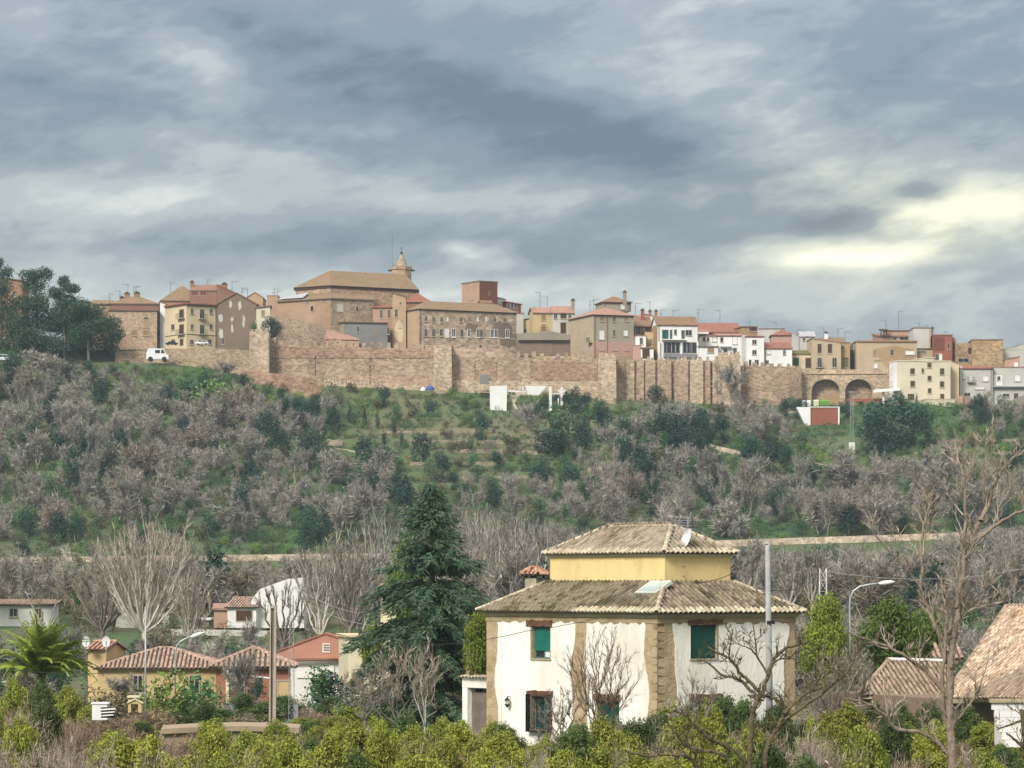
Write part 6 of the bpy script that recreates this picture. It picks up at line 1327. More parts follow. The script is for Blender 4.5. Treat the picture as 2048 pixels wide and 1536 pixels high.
def pplant(kind, px, py_base, Y, hpx, label, wpx=None, **k):
    """plant standing at column px, its size given in photo pixels"""
    if Y > 600 and py_base and py_base > 760 and 606 < Yat(px, py_base) < 733: Y = Yat(px, py_base)
    h = hpx/F*Y
    if Y < 600 and py_base: g = T1(X(px, Y), Y); h = Z(py_base-hpx, Y)-g; py_base = None
    nw = dict(bare=5.5, pale=6, ever=4.4, green=3.4, bright=3.2, olive=3.2, cypress=1.1)[kind]/LIB[kind][0][2]*h
    return plant(kind, X(px, Y), Y, h, label, sq=(wpx/F*Y/nw if wpx else 1.0), z=Z(py_base, Y) if py_base else None, **k)

# ------------------------------------------------------------------ the wooded slope: what grows where (photo columns/rows of the ground)
REG = [  # (px, py, rx, ry, weights)
    (250, 860, 240, 85, dict(bare=5, pale=1.5, green=1.4, ever=1.0, olive=.8)), (100, 980, 160, 90, dict(bare=2.2, pale=.8, olive=1.5, green=3, bright=1.2, ever=.8)), (330, 980, 130, 80, dict(bare=2.8, pale=1, green=2, olive=1, ever=.6)),
    (520, 900, 110, 60, dict(bare=3.6, pale=1, green=1.4, ever=.8, olive=.8)), (620, 1010, 160, 60, dict(bare=2.6, pale=1, green=2.4, ever=.8, bright=.6, olive=1)),
    (350, 775, 160, 28, dict(green=3, bright=3, olive=1)), (430, 800, 70, 40, dict(green=3, bright=2, ever=1)), (620, 850, 70, 30, dict(ever=3, green=1, bare=.6)),
    (890, 850, 240, 90, dict(none=6, olive=2, green=1.8, bright=1.6, bare=.12, ever=.15)), (940, 960, 220, 60, dict(none=4, green=2.4, bright=1.6, olive=2, bare=.2, ever=.4)), (950, 905, 100, 22, dict(bare=1.5, olive=2, green=1)),
    (1050, 825, 100, 20, dict(ever=3, green=1)), (1340, 880, 90, 40, dict(ever=2.2, bare=.8, green=1.6)), (1420, 830, 120, 30, dict(bare=2.5, olive=1, green=1)), (1230, 850, 70, 35, dict(green=2, none=3, olive=1, bright=1)),
    (1520, 880, 60, 34, dict(bare=2.5, olive=1, green=.6)), (1650, 890, 90, 50, dict(none=6, bright=2.5, green=1)), (1450, 940, 110, 40, dict(ever=1.2, olive=3, green=2, none=1, bare=.4)),
    (1520, 1020, 180, 50, dict(bare=3, pale=1, green=1.6, olive=1.6, ever=.6)), (1800, 1010, 220, 45, dict(bare=3, pale=1, olive=1.6, green=1.4)), (1930, 890, 150, 70, dict(none=5, green=2.2, bright=1.8, bare=.15, olive=1.4)), (1990, 850, 70, 30, dict(bare=1.5, ever=1, green=1.2)),
    (1150, 1010, 200, 40, dict(bare=2.6, pale=.8, green=2.2, olive=1.4, ever=1)), (1000, 800, 300, 20, dict(green=1.5, bright=1.4, none=2.5, olive=1)), (780, 790, 140, 26, dict(none=6, green=1, bright=1, olive=1)), (90, 770, 130, 40, dict(bare=3, ever=1.5, green=1))]
DEF = dict(bare=1.0, green=2.2, olive=2.0, ever=.9, bright=1.0, none=1.4)
def choose(px, py, rng):
    best, bw = DEF, .25
    for a, b, rx, ry, w in REG:
        q = math.exp(-((px-a)/rx)**2-((py-b)/ry)**2)*rng.uniform(.6, 1.4)
        if q > bw: best, bw = w, q
    ks = list(best); p = np.array([best[k] for k in ks], float); return ks[rng.choice(len(ks), p=p/p.sum())]
rng = np.random.default_rng(5)
KEEP = [(1703, 904, 30, 60), (1640, 870, 52, 28), (1670, 850, 55, 40), (669, 893, 22, 8), (711, 993, 12, 10), (1193, 945, 22, 8), (1455, 915, 50, 12), (997, 835, 22, 14), (1052, 838, 88, 30), (1632, 824, 46, 16)]   # kept clear: px, py, rx, ry
plants = []
def scatter(y0, y1, step, xw, fn):
    y = y0
    while y < y1:
        st = step*(1 if y < 604 else 1); n = int(2*xw(y)/st); 
        for i in range(n):
            x = -xw(y)+st*(i+.5)+rng.uniform(-.5, .5)*st; yy = y+rng.uniform(-.5, .5)*st; fn(x, yy)
        y += st
def hill(x, y):
    if not 606 < y < 731: return
    z = T1(x, y); px, py = HX+x/y*F, HY-z/y*F
    if px > 1700 and y > 712: return
    for a, b, rx, ry in KEEP:
        if ((px-a)/rx)**2+((py-b)/ry)**2 < 1: return
    k = choose(px, py, rng)
    if k == 'none': return
    h = dict(bare=float(np.clip(rng.lognormal(1.72, .38), 2.6, 10.5)), pale=rng.uniform(6, 9.5), ever=rng.uniform(3.4, 7), green=rng.uniform(1.6, 3.6), bright=rng.uniform(1.2, 2.4), olive=rng.uniform(1.3, 2.8))[k]
    if y > 722: h = min(h, 2.4)
    elif y > 708: h = min(h, 4.2)
    if y < 616 and k != 'bare': h *= .8
    plants.append((k, x, y, h, 'hill'))
scatter(606, 731, 3.8, lambda y: .172*y, hill)
def valley(x, y):
    if not 330 < y < 588: return
    k = rng.choice(['bare', 'pale', 'ever', 'green', 'olive'], p=[.56, .27, .05, .05, .07])
    h = dict(bare=rng.uniform(5, 9.5), pale=rng.uniform(8, 12), ever=rng.uniform(4, 7), green=rng.uniform(2, 4), olive=rng.uniform(2, 3.5))[k]
    px = HX+x/y*F
    if 412 < px < 622 and y < 364: return
    # heights limited so that the railway wall stays in sight where the photo shows it
    z = T1(x, y); lim = Z(np.interp(px, [0, 380, 400, 780, 800, 950, 1330, 1420, 1880, 1900, 2048], [1135, 1135, 1125, 1122, 1060, 1015, 1015, 1095, 1090, 1040, 1040])-rng.uniform(-24, 10), y)-z
    if y > 380: h = min(h, max(2.0, lim))
    plants.append((k, x, y, h, 'valley'))
scatter(345, 588, 7.0, lambda y: .172*y, valley)
def meadow(x, y):
    px = HX+x/y*F; z = T1(x, y); k = rng.choice(['bare', 'olive', 'green', 'ever'], p=[.5, .27, .17, .06]); lim = Z((1262 if px < 760 else 1200)+rng.uniform(0, 40), y)-z
    if k == 'bare' and y > 270 and rng.random() < .3 and not 415 < px < 620: lim += 2.0
    plants.append((k, x, y, max(1.2, min(lim, dict(bare=5.5, olive=2.4, green=2.6, ever=3)[k]*rng.uniform(.7, 1.1))), 'valley'))
scatter(242, 338, 6.0, lambda y: .175*y, meadow)
MARK = [(-60, 'at the left edge'), (90, 'below the pines'), (240, 'below the stone building'), (315, 'below the white van'), (400, 'below the cream corner house'), (505, 'below the first tower'), (600, 'below the ramp wall'), (710, 'below the church'), (800, 'below the bell tower'), (885, 'below the second rampart tower'), (975, 'below the monastery'), (1050, 'below the white ruin'), (1120, 'below the yellow house'), (1215, 'below the third rampart tower'), (1300, 'below the buttresses'), (1355, 'below the white balcony house'), (1460, 'below the fourth rampart tower'), (1540, 'below the wide white house'), (1640, 'below the red store'), (1703, 'below the lattice pylon'), (1780, 'below the big dark clump'), (1850, 'below the cream block'), (1960, 'below the grey-white houses'), (2100, 'at the right edge')]
def spot_label(kind, x, y, h):
    px = HX+x/y*F; a = min(MARK, key=lambda q: abs(q[0]-px))[1]
    b = 'high on the slope' if y > 705 else 'on the upper slope' if y > 680 else 'halfway up the slope' if y > 655 else 'on the lower slope' if y > 630 else 'just above the railway' if y > 600 else 'right under the railway wall' if y > 530 else 'in the valley wood' if y > 440 else 'in the nearer valley wood'
    k = dict(bare='leafless grey tree', pale='leafless pale-stemmed tree', ever='dark evergreen tree', green='mid-green shrub', bright='bright green bush', olive='dull olive scrub bush')[kind]
    m = dict(bare=7, pale=9, ever=5, green=2.8, bright=1.9, olive=2.1)[kind]
    return ('tall ' if h > m else 'low ')+k+' '+b+' '+a
LBL = {('bare', 'hill'): 'leafless grey tree in the tangled thicket on the slope below the town wall', ('bare', 'valley'): 'leafless grey tree in the wood along the foot of the railway wall', ('pale', 'valley'): 'tall leafless tree with pale upright stems in front of the railway wall',
       ('pale', 'hill'): 'leafless tree with pale upright stems on the slope below the town wall', ('ever', 'hill'): 'dark evergreen tree among the bare trees on the town slope', ('ever', 'valley'): 'dark evergreen tree in the wood below the railway wall',
       ('green', 'hill'): 'mid-green shrub growing on the terraced slope below the town wall', ('green', 'valley'): 'green shrub in the wood below the railway wall', ('bright', 'hill'): 'low bright green bush on the terraced slope below the town wall',
       ('olive', 'hill'): 'low dull olive-brown scrub bush on the terraced slope', ('olive', 'valley'): 'dull olive-brown scrub bush in the wood below the railway wall'}
GRP = {k: 'plants like this: '+v for k, v in LBL.items()}
cnt = {}; rest = {}
order = sorted(plants, key=lambda q: -q[3]/q[2])
for k, x, y, h, where in order:
    cnt[k] = cnt.get(k, 0)+1
    if cnt[k] <= 280: plant(k, x, y, h, spot_label(k, x, y, h), spot_label(k, x, y, h), cat='tree' if k in ('bare', 'pale', 'ever') else 'shrub')
    else: rest.setdefault(k, []).append((x, y, h))
def mesh_arrays(me):
    V = np.empty(len(me.vertices)*3, np.float32); me.vertices.foreach_get('co', V); Fi = np.empty(len(me.loops), np.int32); me.loops.foreach_get('vertex_index', Fi)
    t = np.zeros(len(me.vertices), np.float32)
    if 'tint' in me.attributes: me.attributes['tint'].data.foreach_get('value', t)
    return V.reshape(-1, 3), Fi.reshape(-1, 4), t
def merged(name, m, items, frac=.45):
    """many small plants joined: items (mesh, x, y, z, scale, rz)"""
    Vs, Fs, Ts = [], [], []; k = 0; cache = {}
    for me, x, y, z, s, rz in items:
        if me.name not in cache: cache[me.name] = mesh_arrays(me)
        V, Fi, t = cache[me.name]; c, s_ = math.cos(rz), math.sin(rz); n = int(len(Fi)*frac)
        Fi = Fi[:n]; V = V[:n*4]; t = t[:n*4]
        W_ = np.stack([V[:, 0]*c-V[:, 1]*s_, V[:, 0]*s_+V[:, 1]*c, V[:, 2]], 1)*s+np.array([x, y, z]); Vs.append(W_); Fs.append(Fi+k); Ts.append(t); k += len(W_)
    if Vs: o = link(name, npmesh(name, np.concatenate(Vs), np.concatenate(Fs), m, np.concatenate(Ts))); o['kind'] = 'stuff'; return o
for k, nm, lb in (('bare', 'far_thicket', 0), ('pale', 'far_stems', 0), ('green', 'far_shrubbery', 0), ('ever', 'far_evergreens', 0), ('olive', 'far_scrub', 0), ('bright', 'far_bushes', 0)):
    if k in rest:
        it = [(LIB[k][i % len(LIB[k])][1], x, y, T1(x, y), h/LIB[k][0][2], R.uniform(0, 6)) for i, (x, y, h) in enumerate(rest[k])]
        merged(nm, LIB[k][0][1].materials[0], it, .6)
# low ground cover: grass tufts and brambles
gr_ = [leafy(71, 1.6, .8, 60, .30, None, .0, 5, .35, name='tuft_a', up=.8), leafy(72, 1.6, .9, 60, .30, None, .0, 5, .35, name='tuft_b', up=.8)]
M_grass = leafmat('slope_grass', (0.052, 0.120, 0.032), (0.095, 0.160, 0.044)); M_dry = leafmat('dry_grass', (0.20, 0.165, 0.09), (0.13, 0.115, 0.06))
ga, gb = [], []
gc, gd = [], []
for i in range(8200):
    y = rng.uniform(606, 733); x = rng.uniform(-1, 1)*.168*y; d = float(fbm(x, y, 14, 9, 3))+rng.normal()*.12
    (ga if d > .12 else gc if d > -.08 else gb if d > -.3 else gd).append((gr_[i % 2], x, y, T1(x, y)-.1, rng.uniform(.6, 1.5), rng.uniform(0, 6)))
merged('grass_tufts', M_grass, ga, 1.0); merged('dry_grass_tufts', M_dry, gb, 1.0); merged('bramble_cover', M_greenl, gc, 1.0); merged('olive_undergrowth', M_olive, gd, 1.0)
tf_ = [leafy(73, 1.8, .7, 130, .17, None, .0, 6, .3, name='tuft_c', up=.8), leafy(74, 1.8, .8, 130, .17, None, .0, 6, .3, name='tuft_d', up=.8)]
ga, gb = [], []
for i in range(2600):
    y = 150+(440)*rng.random()**.7; x = rng.uniform(-1, 1)*.17*y; d = float(fbm(x, y, 20, 4, 2))
    (ga if d > .1 else gb).append((tf_[i % 2], x, y, T1(x, y)-.1, rng.uniform(.8, 1.8), rng.uniform(0, 6)))
merged('meadow_grass', M_olive, ga, 1.0); merged('dead_grass', M_dry, gb, 1.0)

# ------------------------------------------------------------------ single plants one can point to
for i, (px, top, bot) in enumerate(((667.5, 803, 838), (699, 808, 843), (729, 815, 850), (755, 820, 858), (788, 838, 868), (803, 862, 892), (768, 860, 888))):
    pplant('cypress', px, bot, 700-i*1.5, (bot-top)*1.15, ['first and leftmost cypress of the row on the terraces', 'second cypress of the row on the terraces', 'third cypress of the row, in the middle of the terraces', 'fourth cypress of the terrace row, thick and dark', 'fifth cypress of the row, standing lower on the terraces', 'small cypress at the right end of the terrace row', 'small low cypress just below the terrace row'][i], wpx=9.5, group='cypresses on the terraces')
for (px, bot, Y, hp, wp_, lb) in ((797, 1003, 640, 75, 28, 'large dark cypress in the middle of the slope left of centre'), (814, 1000, 641, 60, 22, 'second dark cypress leaning against the large one left of centre'), (1279, 985, 650, 115, 26, 'tall ivy-green column tree right of centre on the slope'), (1303, 988, 648, 95, 30, 'broad ivy-green column tree beside the tallest one right of centre'), (1262, 1000, 646, 70, 20, 'shorter green column tree left of the ivy-green pair'),
                            (48, 1168, 596, 95, 30, 'dark green pointed tree standing at the railway wall on the far left'), (612, 995, 650, 50, 14, 'slender dark cypress among the bare trees left of centre'), (553, 880, 690, 50, 16, 'small dark cypress below the ramp wall'), (1400, 985, 645, 55, 28, 'dark evergreen column in the thicket right of the ivy trees'),
                            (1846, 818, 714, 56, 12, 'tall thin cypress in front of the cream block'), (1833, 818, 713, 36, 6, 'thin low cypress left of the tall one at the cream block'), (1803, 815, 713, 34, 14, 'broad cypress at the left foot of the cream block'), (1346, 805, 727, 32, 5, 'slim dark cypress in front of the rampart buttresses'), (1168, 868, 700, 50, 8, 'thin cypress just right of the white ruin')):
    pplant('cypress', px, bot, Y, hp, lb, wpx=wp_)
for (px, bot, Y, hp, wp_, lb, kd) in ((1748, 905, 690, 88, 90, 'big dark evergreen tree beside the lattice pylon', 'ever'), (1795, 898, 694, 92, 100, 'broad dark evergreen in the middle of the dark clump below the cream block', 'ever'), (1838, 895, 697, 78, 60, 'dark evergreen at the right end of the clump below the cream block', 'ever'),
        (1118, 905, 690, 80, 88, 'rounded green-topped evergreen tree below the white ruin', 'green'), (1100, 915, 686, 50, 90, 'dark low evergreen at the foot of the green-topped tree', 'ever'), (1310, 806, 722, 32, 46, 'dark round evergreen bush against the rampart base', 'ever'), (1062, 840, 716, 34, 40, 'dark evergreen growing inside the white ruin', 'ever'), (1088, 836, 717, 34, 34, 'dark evergreen under the slanted white panel', 'ever'),
        (1150, 838, 714, 56, 40, 'dark evergreen at the right end of the white ruin', 'ever'), (1330, 895, 690, 60, 80, 'dark evergreen clump in the thicket below the buttresses', 'ever'), (1375, 905, 686, 44, 70, 'low dark evergreen below the buttress thicket', 'ever'), (1500, 935, 672, 40, 60, 'dark evergreen bush right of the slanting stone wall', 'ever'),
        (540, 683, 739, 44, 44, 'dark green tree rising behind the first rampart tower', 'ever'), (508, 668, 738, 20, 26, 'small mid-green tree just left of the first rampart tower', 'green'), (1690, 838, 708, 36, 26, 'dark bush between the red store and the pylon', 'ever'), (630, 862, 696, 26, 50, 'dark evergreen bush below the ramp wall end', 'ever'), (580, 860, 694, 30, 44, 'dark evergreen bush left of centre on the slope', 'ever'),
        (420, 815, 712, 48, 90, 'bright green bushy tree on the left slope', 'bright'), (370, 800, 716, 36, 70, 'green bushy tree below the white van', 'green'), (1345, 815, 726, 1, 1, '', ''), (40, 905, 680, 50, 60, 'small green tree in the bare thicket at the far left', 'green'), (25, 790, 715, 75, 60, 'dark evergreen at the left edge below the road', 'ever'), (1395, 960, 650, 40, 50, 'dark shrub in the centre-right thicket', 'ever')):
    if kd: pplant(kd, px, bot, Y, hp, lb, wpx=wp_)
for (px, bot, Y, hp, wp_, lb, kd, v) in ((1457, 818, 728, 110, 90, 'large leafless brownish tree in front of the rampart tower right of the buttresses', 'bare', 4), (1965, 842, 715, 58, 50, 'bare grey tree in front of the grey-white houses', 'bare', 1), (450, 760, 728, 45, 80, 'bare reddish-brown bush by the road wall', 'bare', 5), (1765, 905, 684, 70, 60, 'pale bare tree in front of the dark evergreen clump', 'pale', 0), (1232, 965, 662, 85, 30, 'lone pale bare trunk right of centre on the slope', 'pale', 1),
        (300, 900, 680, 80, 110, 'pale bare tree rising in the left thicket', 'pale', 2), (500, 930, 676, 90, 80, 'pale leaning bare tree in the left-centre thicket', 'pale', 0), (1745, 1000, 640, 110, 150, 'large rounded bare grey tree on the right slope', 'bare', 2), (1760, 1090, 606, 110, 160, 'large rounded bare tree just above the railway on the right', 'bare', 3), (1330, 1115, 612, 130, 120, 'rounded bare grey tree behind the villa roof', 'bare', 1), (1480, 1090, 610, 100, 120, 'rounded bare grey tree above the railway wall right of the villa', 'bare', 0),
        (80, 760, 726, 70, 120, 'bare grey bush mass under the pines at the left', 'bare', 1), (140, 760, 724, 60, 110, 'bare grey tree below the pines', 'bare', 2)):
    pplant(kd, px, bot, Y, hp, lb, wpx=wp_, var=v)
# pines on the road edge, far left: crown built of needle clumps on forked limbs
def pine(label, px0, base, Y, cl, seed):
    rng = np.random.default_rng(seed); t = thing('pine_tree', label, 'tree', P(px0, base, Y)); o = t.location; s = Y/F
    cen, rad, segs = [], [], []; root = np.array([0, 0, -.5]); zb_ = Z(base, Y)
    top = min(c[1] for c in cl); tr = np.array([R.uniform(-.5, .5), 0, (base-top)*s*.75]); segs.append(([root, tr*.35+rng.normal(size=3)*.2, tr*.7, tr], [.34, .28, .2, .1]))
    for (px, py, r) in cl:
        c = np.array([(px-px0)*s, rng.uniform(-2.5, 2.5), (base-py)*s]); rr = r*s
        for k in range(6): q = c+unit(rng.normal(size=3))*rr*.55*np.array([1, 1, .6]); cen.append(q); rad.append((rr*.66, rr*.66, rr*.55))
        u = min(.95, max(.2, (c[2]*.8)/max(tr[2], 1))); segs.append(([tr*u*.85, (tr*u+c)/2, c], [.14, .09, .05]))
    V, Fq, tt = leaf_cloud(rng, cen, rad, 1500*len(cl), .50, .5, shell=.35, up=.5); link('crown', npmesh('pine_crown', V, Fq, M_pine, tt), t)
    V, Fq = seg_tubes(segs, 5); link('trunk', npmesh('pine_trunk', V, Fq, M_barkg), t)
pine('tall dark pine cut off by the left edge of the picture', 0, 725, 741, [(-30, 560, 34), (-4, 522, 17), (8, 545, 22), (5, 578, 28), (-30, 620, 44), (10, 618, 36), (25, 650, 40), (-20, 690, 44), (20, 690, 36), (40, 665, 34)], 1)
pine('pine with a tall bright green double top at the far left', 72, 722, 738, [(58, 550, 20), (84, 547, 21), (70, 572, 30), (58, 605, 30), (88, 608, 30), (50, 640, 34), (90, 642, 34), (70, 672, 34), (45, 690, 30), (95, 690, 30)], 2)
pine('pine with an open rounded top, third from the left edge', 128, 724, 736, [(128, 564, 16), (141, 578, 18), (116, 586, 22), (132, 606, 28), (152, 628, 28), (112, 636, 32), (132, 660, 32), (115, 690, 28), (145, 692, 26)], 3)
pine('wide low dark pine spreading right over the stone building wall', 178, 722, 734, [(165, 618, 26), (192, 628, 30), (216, 645, 26), (226, 668, 23), (198, 660, 34), (165, 660, 34), (208, 690, 26), (178, 690, 26), (150, 684, 28), (150, 645, 28)], 4)
# ------------------------------------------------------------------ middle ground: farm, red-roofed houses, poles
M_redt = M_rtile
M_pinkt = mat('pinkish_old_tile', (.40, .24, .175), (.25, .14, .10), (.52, .38, .29), scale=2.5, bump=.4, bscale=9, rand=.25, tint=.3, stain=(.16, .11, .07), stain_amt=.5)
M_bufft = mat('buff_tile', (.36, .255, .175), (.235, .155, .10), (.46, .36, .265), scale=2.5, bump=.4, bscale=9, rand=.22, tint=.3, stain=(.24, .12, .055), stain_amt=.75)
def gplan(h, over=.35):
    e, n, o = h.e, h.n, over; return h.FL-e*o-n*o, h.FR+e*o-n*o, h.BR+e*o+n*o, h.BL-e*o+n*o
def tiled_roof(h, kind, rise, m, indiv=120, over=.35, inset=None, pw=.30, name='roof', ridge=True):
    A, B, Cc, D = gplan(h, over); z = h.zt; v3 = lambda p, q: Vector((p.x, p.y, q))
    if kind == 'hip':
        i = min(h.L, h.depth)/2+over if inset is None else inset
        if h.L >= h.depth: r0, r1 = (A+D)/2+h.e*i, (B+Cc)/2-h.e*i; a, b, c, d = [v3(p, z) for p in (A, B, Cc, D)]; R0, R1 = v3(r0, z+rise), v3(r1, z+rise); fs = [[a, b, R1, R0], [d, a, R0], [b, c, R1], [c, d, R0, R1]]; rg = [(a, R0), (b, R1), (R0, R1), (c, R1), (d, R0)]
        else: r0, r1 = (A+B)/2+h.n*i, (D+Cc)/2-h.n*i; a, b, c, d = [v3(p, z) for p in (A, B, Cc, D)]; R0, R1 = v3(r0, z+rise), v3(r1, z+rise); fs = [[a, b, R0], [d, a, R0, R1], [b, c, R1, R0], [c, d, R1]]; rg = [(a, R0), (b, R0), (R0, R1), (c, R1), (d, R1)]
    elif kind == 'gable':
        a, b, c, d = [v3(p, z) for p in (A, B, Cc, D)]; R0, R1 = v3((A+D)/2, z+rise), v3((B+Cc)/2, z+rise); fs = [[a, b, R1, R0], [c, d, R0, R1]]; rg = [(R0, R1)]
        g = MB(); [g.poly([v3(p, z-.01), v3((p+q)/2, z+rise-.08), v3(q, z-.01)]) for p, q in ((h.FL, h.BL), (h.FR, h.BR))]; g.build('gable', h.wall.data.materials[0], h.t)
    elif kind == 'shed': a, b, c, d = v3(A, z), v3(B, z), v3(Cc, z+rise), v3(D, z+rise); fs = [[a, b, c, d]]; rg = []
    mb = MB(); [mb.slab(f, .08) for f in fs]; rf = mb.build(name, M_under, h.t); lay_tiles(rf, fs[:2] if kind != 'gable' else fs[:1], m, indiv, pw=pw, L=.45)
    lay_tiles(rf, fs[2:] if kind != 'gable' else fs[1:], m, 0, pw=pw, L=.45, name='back_tile') if len(fs) > 2 or kind == 'gable' else None
    if ridge: [ridge_tiles(rf, p, q, m, w=.3) for p, q in rg]
    return rf
def soft(name, c, k=.9, var=.85): return mat(name, tuple(v*k for v in c), tuple(v*k*var for v in c), scale=.6, bump=.25, bscale=5, stain=tuple(v*.55 for v in c), stain_amt=.35, detail=9)
W_yel = soft('ochre_yellow_plaster', (.58, .43, .22)); W_brick = soft('brick_red_render', (.37, .155, .10)); W_white = soft('near_white_plaster', (.80, .79, .76)); W_salmon = soft('salmon_roof', (.50, .25, .18)); W_cream = soft('cream_render', (.72, .66, .46))
h = House('yellow_bungalow', 'low ochre-yellow house with a long mottled red tiled roof at the left', 'house', 196, 448, 228, 1337, 2, 8, base=1425, wall=W_yel); tiled_roof(h, 'hip', 1.35, M_pinkt, 180)
h.win('F', 268, 1352, 284, 1385); h.win('F', 380, 1352, 398, 1380)
h = House('ochre_dormer', 'small ochre gable with red brick roof rising at the left end of the yellow bungalow', 'house', 176, 212, 232, 1300, -12, 5, pxS=248, base=1425, wall=W_yel); tiled_roof(h, 'gable', .55, M_redt, 60, over=.2)
for px, kk in ((172, 0), (212, 1)):
    c = P(px, 1283, 231); t_ = thing('satellite_dish', ('small pale satellite dish at the left end of the ochre gable roof', 'white satellite dish on the ridge of the ochre gable roof')[kk], 'satellite dish', c)
    MB().tube([c+Vector((0, 0, -.9)), c], .03, 5).build('mast', M_metal, t_); u = Vector((.8, -.6, 0)); v = Vector((0, 0, 1)); nn = Vector((-.6, -.8, .2)); vs = [c+(u*math.cos(a)+v*math.sin(a))*r_-nn*o_ for r_, o_ in ((.03, .08), (.28, .05), (.40, 0)) for a in np.linspace(0, 2*math.pi, 13)[:-1]]
    MB().mesh(vs+[q-nn*.02 for q in vs], [(i*12+k, i*12+(k+1) % 12, (i+1)*12+(k+1) % 12, (i+1)*12+k) for i in range(2) for k in range(12)]+[(36+i*12+k, 36+(i+1)*12+k, 36+(i+1)*12+(k+1) % 12, 36+i*12+(k+1) % 12) for i in range(2) for k in range(12)]).build('dish', MATS['dish_paint'], t_)
h = House('brick_red_house', 'brick-red house with a striped hipped tile roof behind the concrete pole', 'house', 432, 578, 222, 1334, 3, 7, base=1420, wall=W_brick); tiled_roof(h, 'hip', 1.25, M_pinkt, 180, over=.5, pw=.34)
h.band('F', 430, 1333, 580, 1338, mat('pink_eaves', (.55, .38, .33), bump=0), 'eaves', .4); h.band('F', 452, 1340, 458, 1420, W_cream, 'porch_post', .5)
h.win('F', 470, 1362, 488, 1400); h.win('F', 556, 1362, 580, 1400, W_yel, sill=False, name='doorway')
mb = MB(); mb.tube([P(458, 1347, 217), P(500, 1352, 217), P(545, 1357, 217)], .05, 5); mb.build('awning_pole', M_white, h.t)
t_ = thing('salmon_roof_house', 'white house with a broad plain salmon-red gable wall and small vent window', 'house', P(630, 1410, 236)); Yq = 236
ppoly('gable_wall', [(555, 1318), (697, 1315), (697, 1284), (650, 1269), (600, 1287), (556, 1304)], Yq, .5, W_salmon, t_)
ppoly('ridge_cap', [(556, 1303), (650, 1268), (698, 1283), (698, 1280), (650, 1265), (556, 1300)], Yq-.1, 3.0, W_brick, t_)
ppoly('wall', [(580, 1420), (697, 1420), (697, 1315.5), (580, 1319)], Yq+.3, 6, W_white, t_)
ppoly('gutter', [(578, 1322), (700, 1317), (700, 1314.5), (578, 1319.5)], Yq-.3, .3, W_brick, t_)
w_ = ppoly('vent_window', [(645, 1305), (660, 1305), (660, 1287), (645, 1287)], Yq-.05, .06, M_white, t_)
for i in range(3): ppoly('slat', [(646.5, 1291+i*5), (658.5, 1291+i*5), (658.5, 1288.5+i*5), (646.5, 1288.5+i*5)], Yq-.1, .05, PL['grey'], w_)
ppoly('garage_door', [(594, 1356), (628, 1356), (628, 1333), (594, 1335)], Yq+.2, .08, M_white, t_); ppoly('garage_door', [(630, 1356), (668, 1353), (668, 1331), (630, 1333)], Yq+.2, .08, M_white, t_)
h = House('cream_tall_house', 'pale cream two-storey house half hidden behind the big conifer', 'house', 697, 780, 226, 1274, 8, 8, base=1425, wall=W_cream); h.roof('flat', .15, .2, PL['cream']); h.win('F', 705, 1345, 722, 1380); h.win('F', 742, 1300, 752, 1330)
h2 = House('', '', '', 775, 806, 228, 1180, 8, 5, base=1274, wall=W_cream, parent=h.t); h2.roof('shedR', .5, .1, PL['tan'])
t_ = thing('porch_roof', 'small greenish lean-to porch between the cream house and the conifer', 'porch', P(715, 1410, 205)); mb = MB(); mb.slab([P(696, 1364, 203), P(746, 1352, 203), P(746, 1345, 208), P(706, 1352, 208)], .12); mb.build('roof', PL['mossy'], t_)
for a in (703, 742): MB().tube([P(a, 1412, 203.3), P(a, 1358, 203.3)], .09, 5).build('post', M_brownwood, t_)
# farm in the meadow
t_ = thing('white_farmhouse', 'white farmhouse with a tall blank whitewashed gable behind the bare trees at the left', 'house', P(520, 1255, 345)); Yq = 345
ppoly('tall_gable', [(495, 1256), (608, 1256), (607, 1155), (575, 1158), (520, 1178), (506, 1195), (500, 1210)], Yq, 6, W_white, t_)
h2 = House('', '', '', 455, 512, 344, 1215, -8, 8, base=1256, wall=W_white, parent=t_); tiled_roof(h2, 'gable', 1.0, M_bufft, 0, over=.3); h2.win('F', 473, 1221, 504, 1242, 'brown', sill=False)
h2 = House('', '', '', 428, 458, 346, 1216, 4, 5, base=1256, wall=PL['pinkish'], parent=t_); h2.roof('shed', .5, .2, 'pink')
ppoly('buttress', [(598, 1232), (608, 1232), (608, 1214), (604, 1216)], Yq-.6, 1, W_white, t_)
h = House('white_shed', 'long low whitewashed shed behind the pale bare tree at the left edge', 'shed', -20, 108, 352, 1210, 2, 5, base=1245, wall=W_white); tiled_roof(h, 'shed', .5, M_bufft, 0)
h.win('F', 20, 1218, 34, 1232); h.win('F', 70, 1218, 82, 1236, 'brown')
h = House('low_farm_building', 'low grey farm building with a pale tiled roof behind the spray-shaped bare tree', 'shed', 228, 338, 350, 1218, 3, 5, base=1258, wall=PL['greywhite']); tiled_roof(h, 'shed', .45, M_bufft, 0); h.win('F', 300, 1226, 322, 1242)
h = House('flat_roof_shed', 'flat white-roofed shed between the bare trees left of the white farmhouse', 'shed', 372, 418, 350, 1240, 0, 5, base=1262, wall=PL['grey']); h.roof('flat', .2, .2, W_white)
def wr(lb, pts, hgt, m, th=.3, name='garden_wall'): return wallrun(name, lb, pts, hgt, m, th)
wr('long low grey meadow wall with a tiled cap, left of the conifer', [(330, 1258, 335), (470, 1260, 333), (560, 1262, 330)], 12, PL['greywhite'])
wr('bluish-grey garden wall in front of the brick-red house', [(395, 1422, 196), (470, 1404, 194), (560, 1403, 192), (596, 1410, 190)], 40, soft('blue_grey_wall', (.26, .28, .30)), .3)
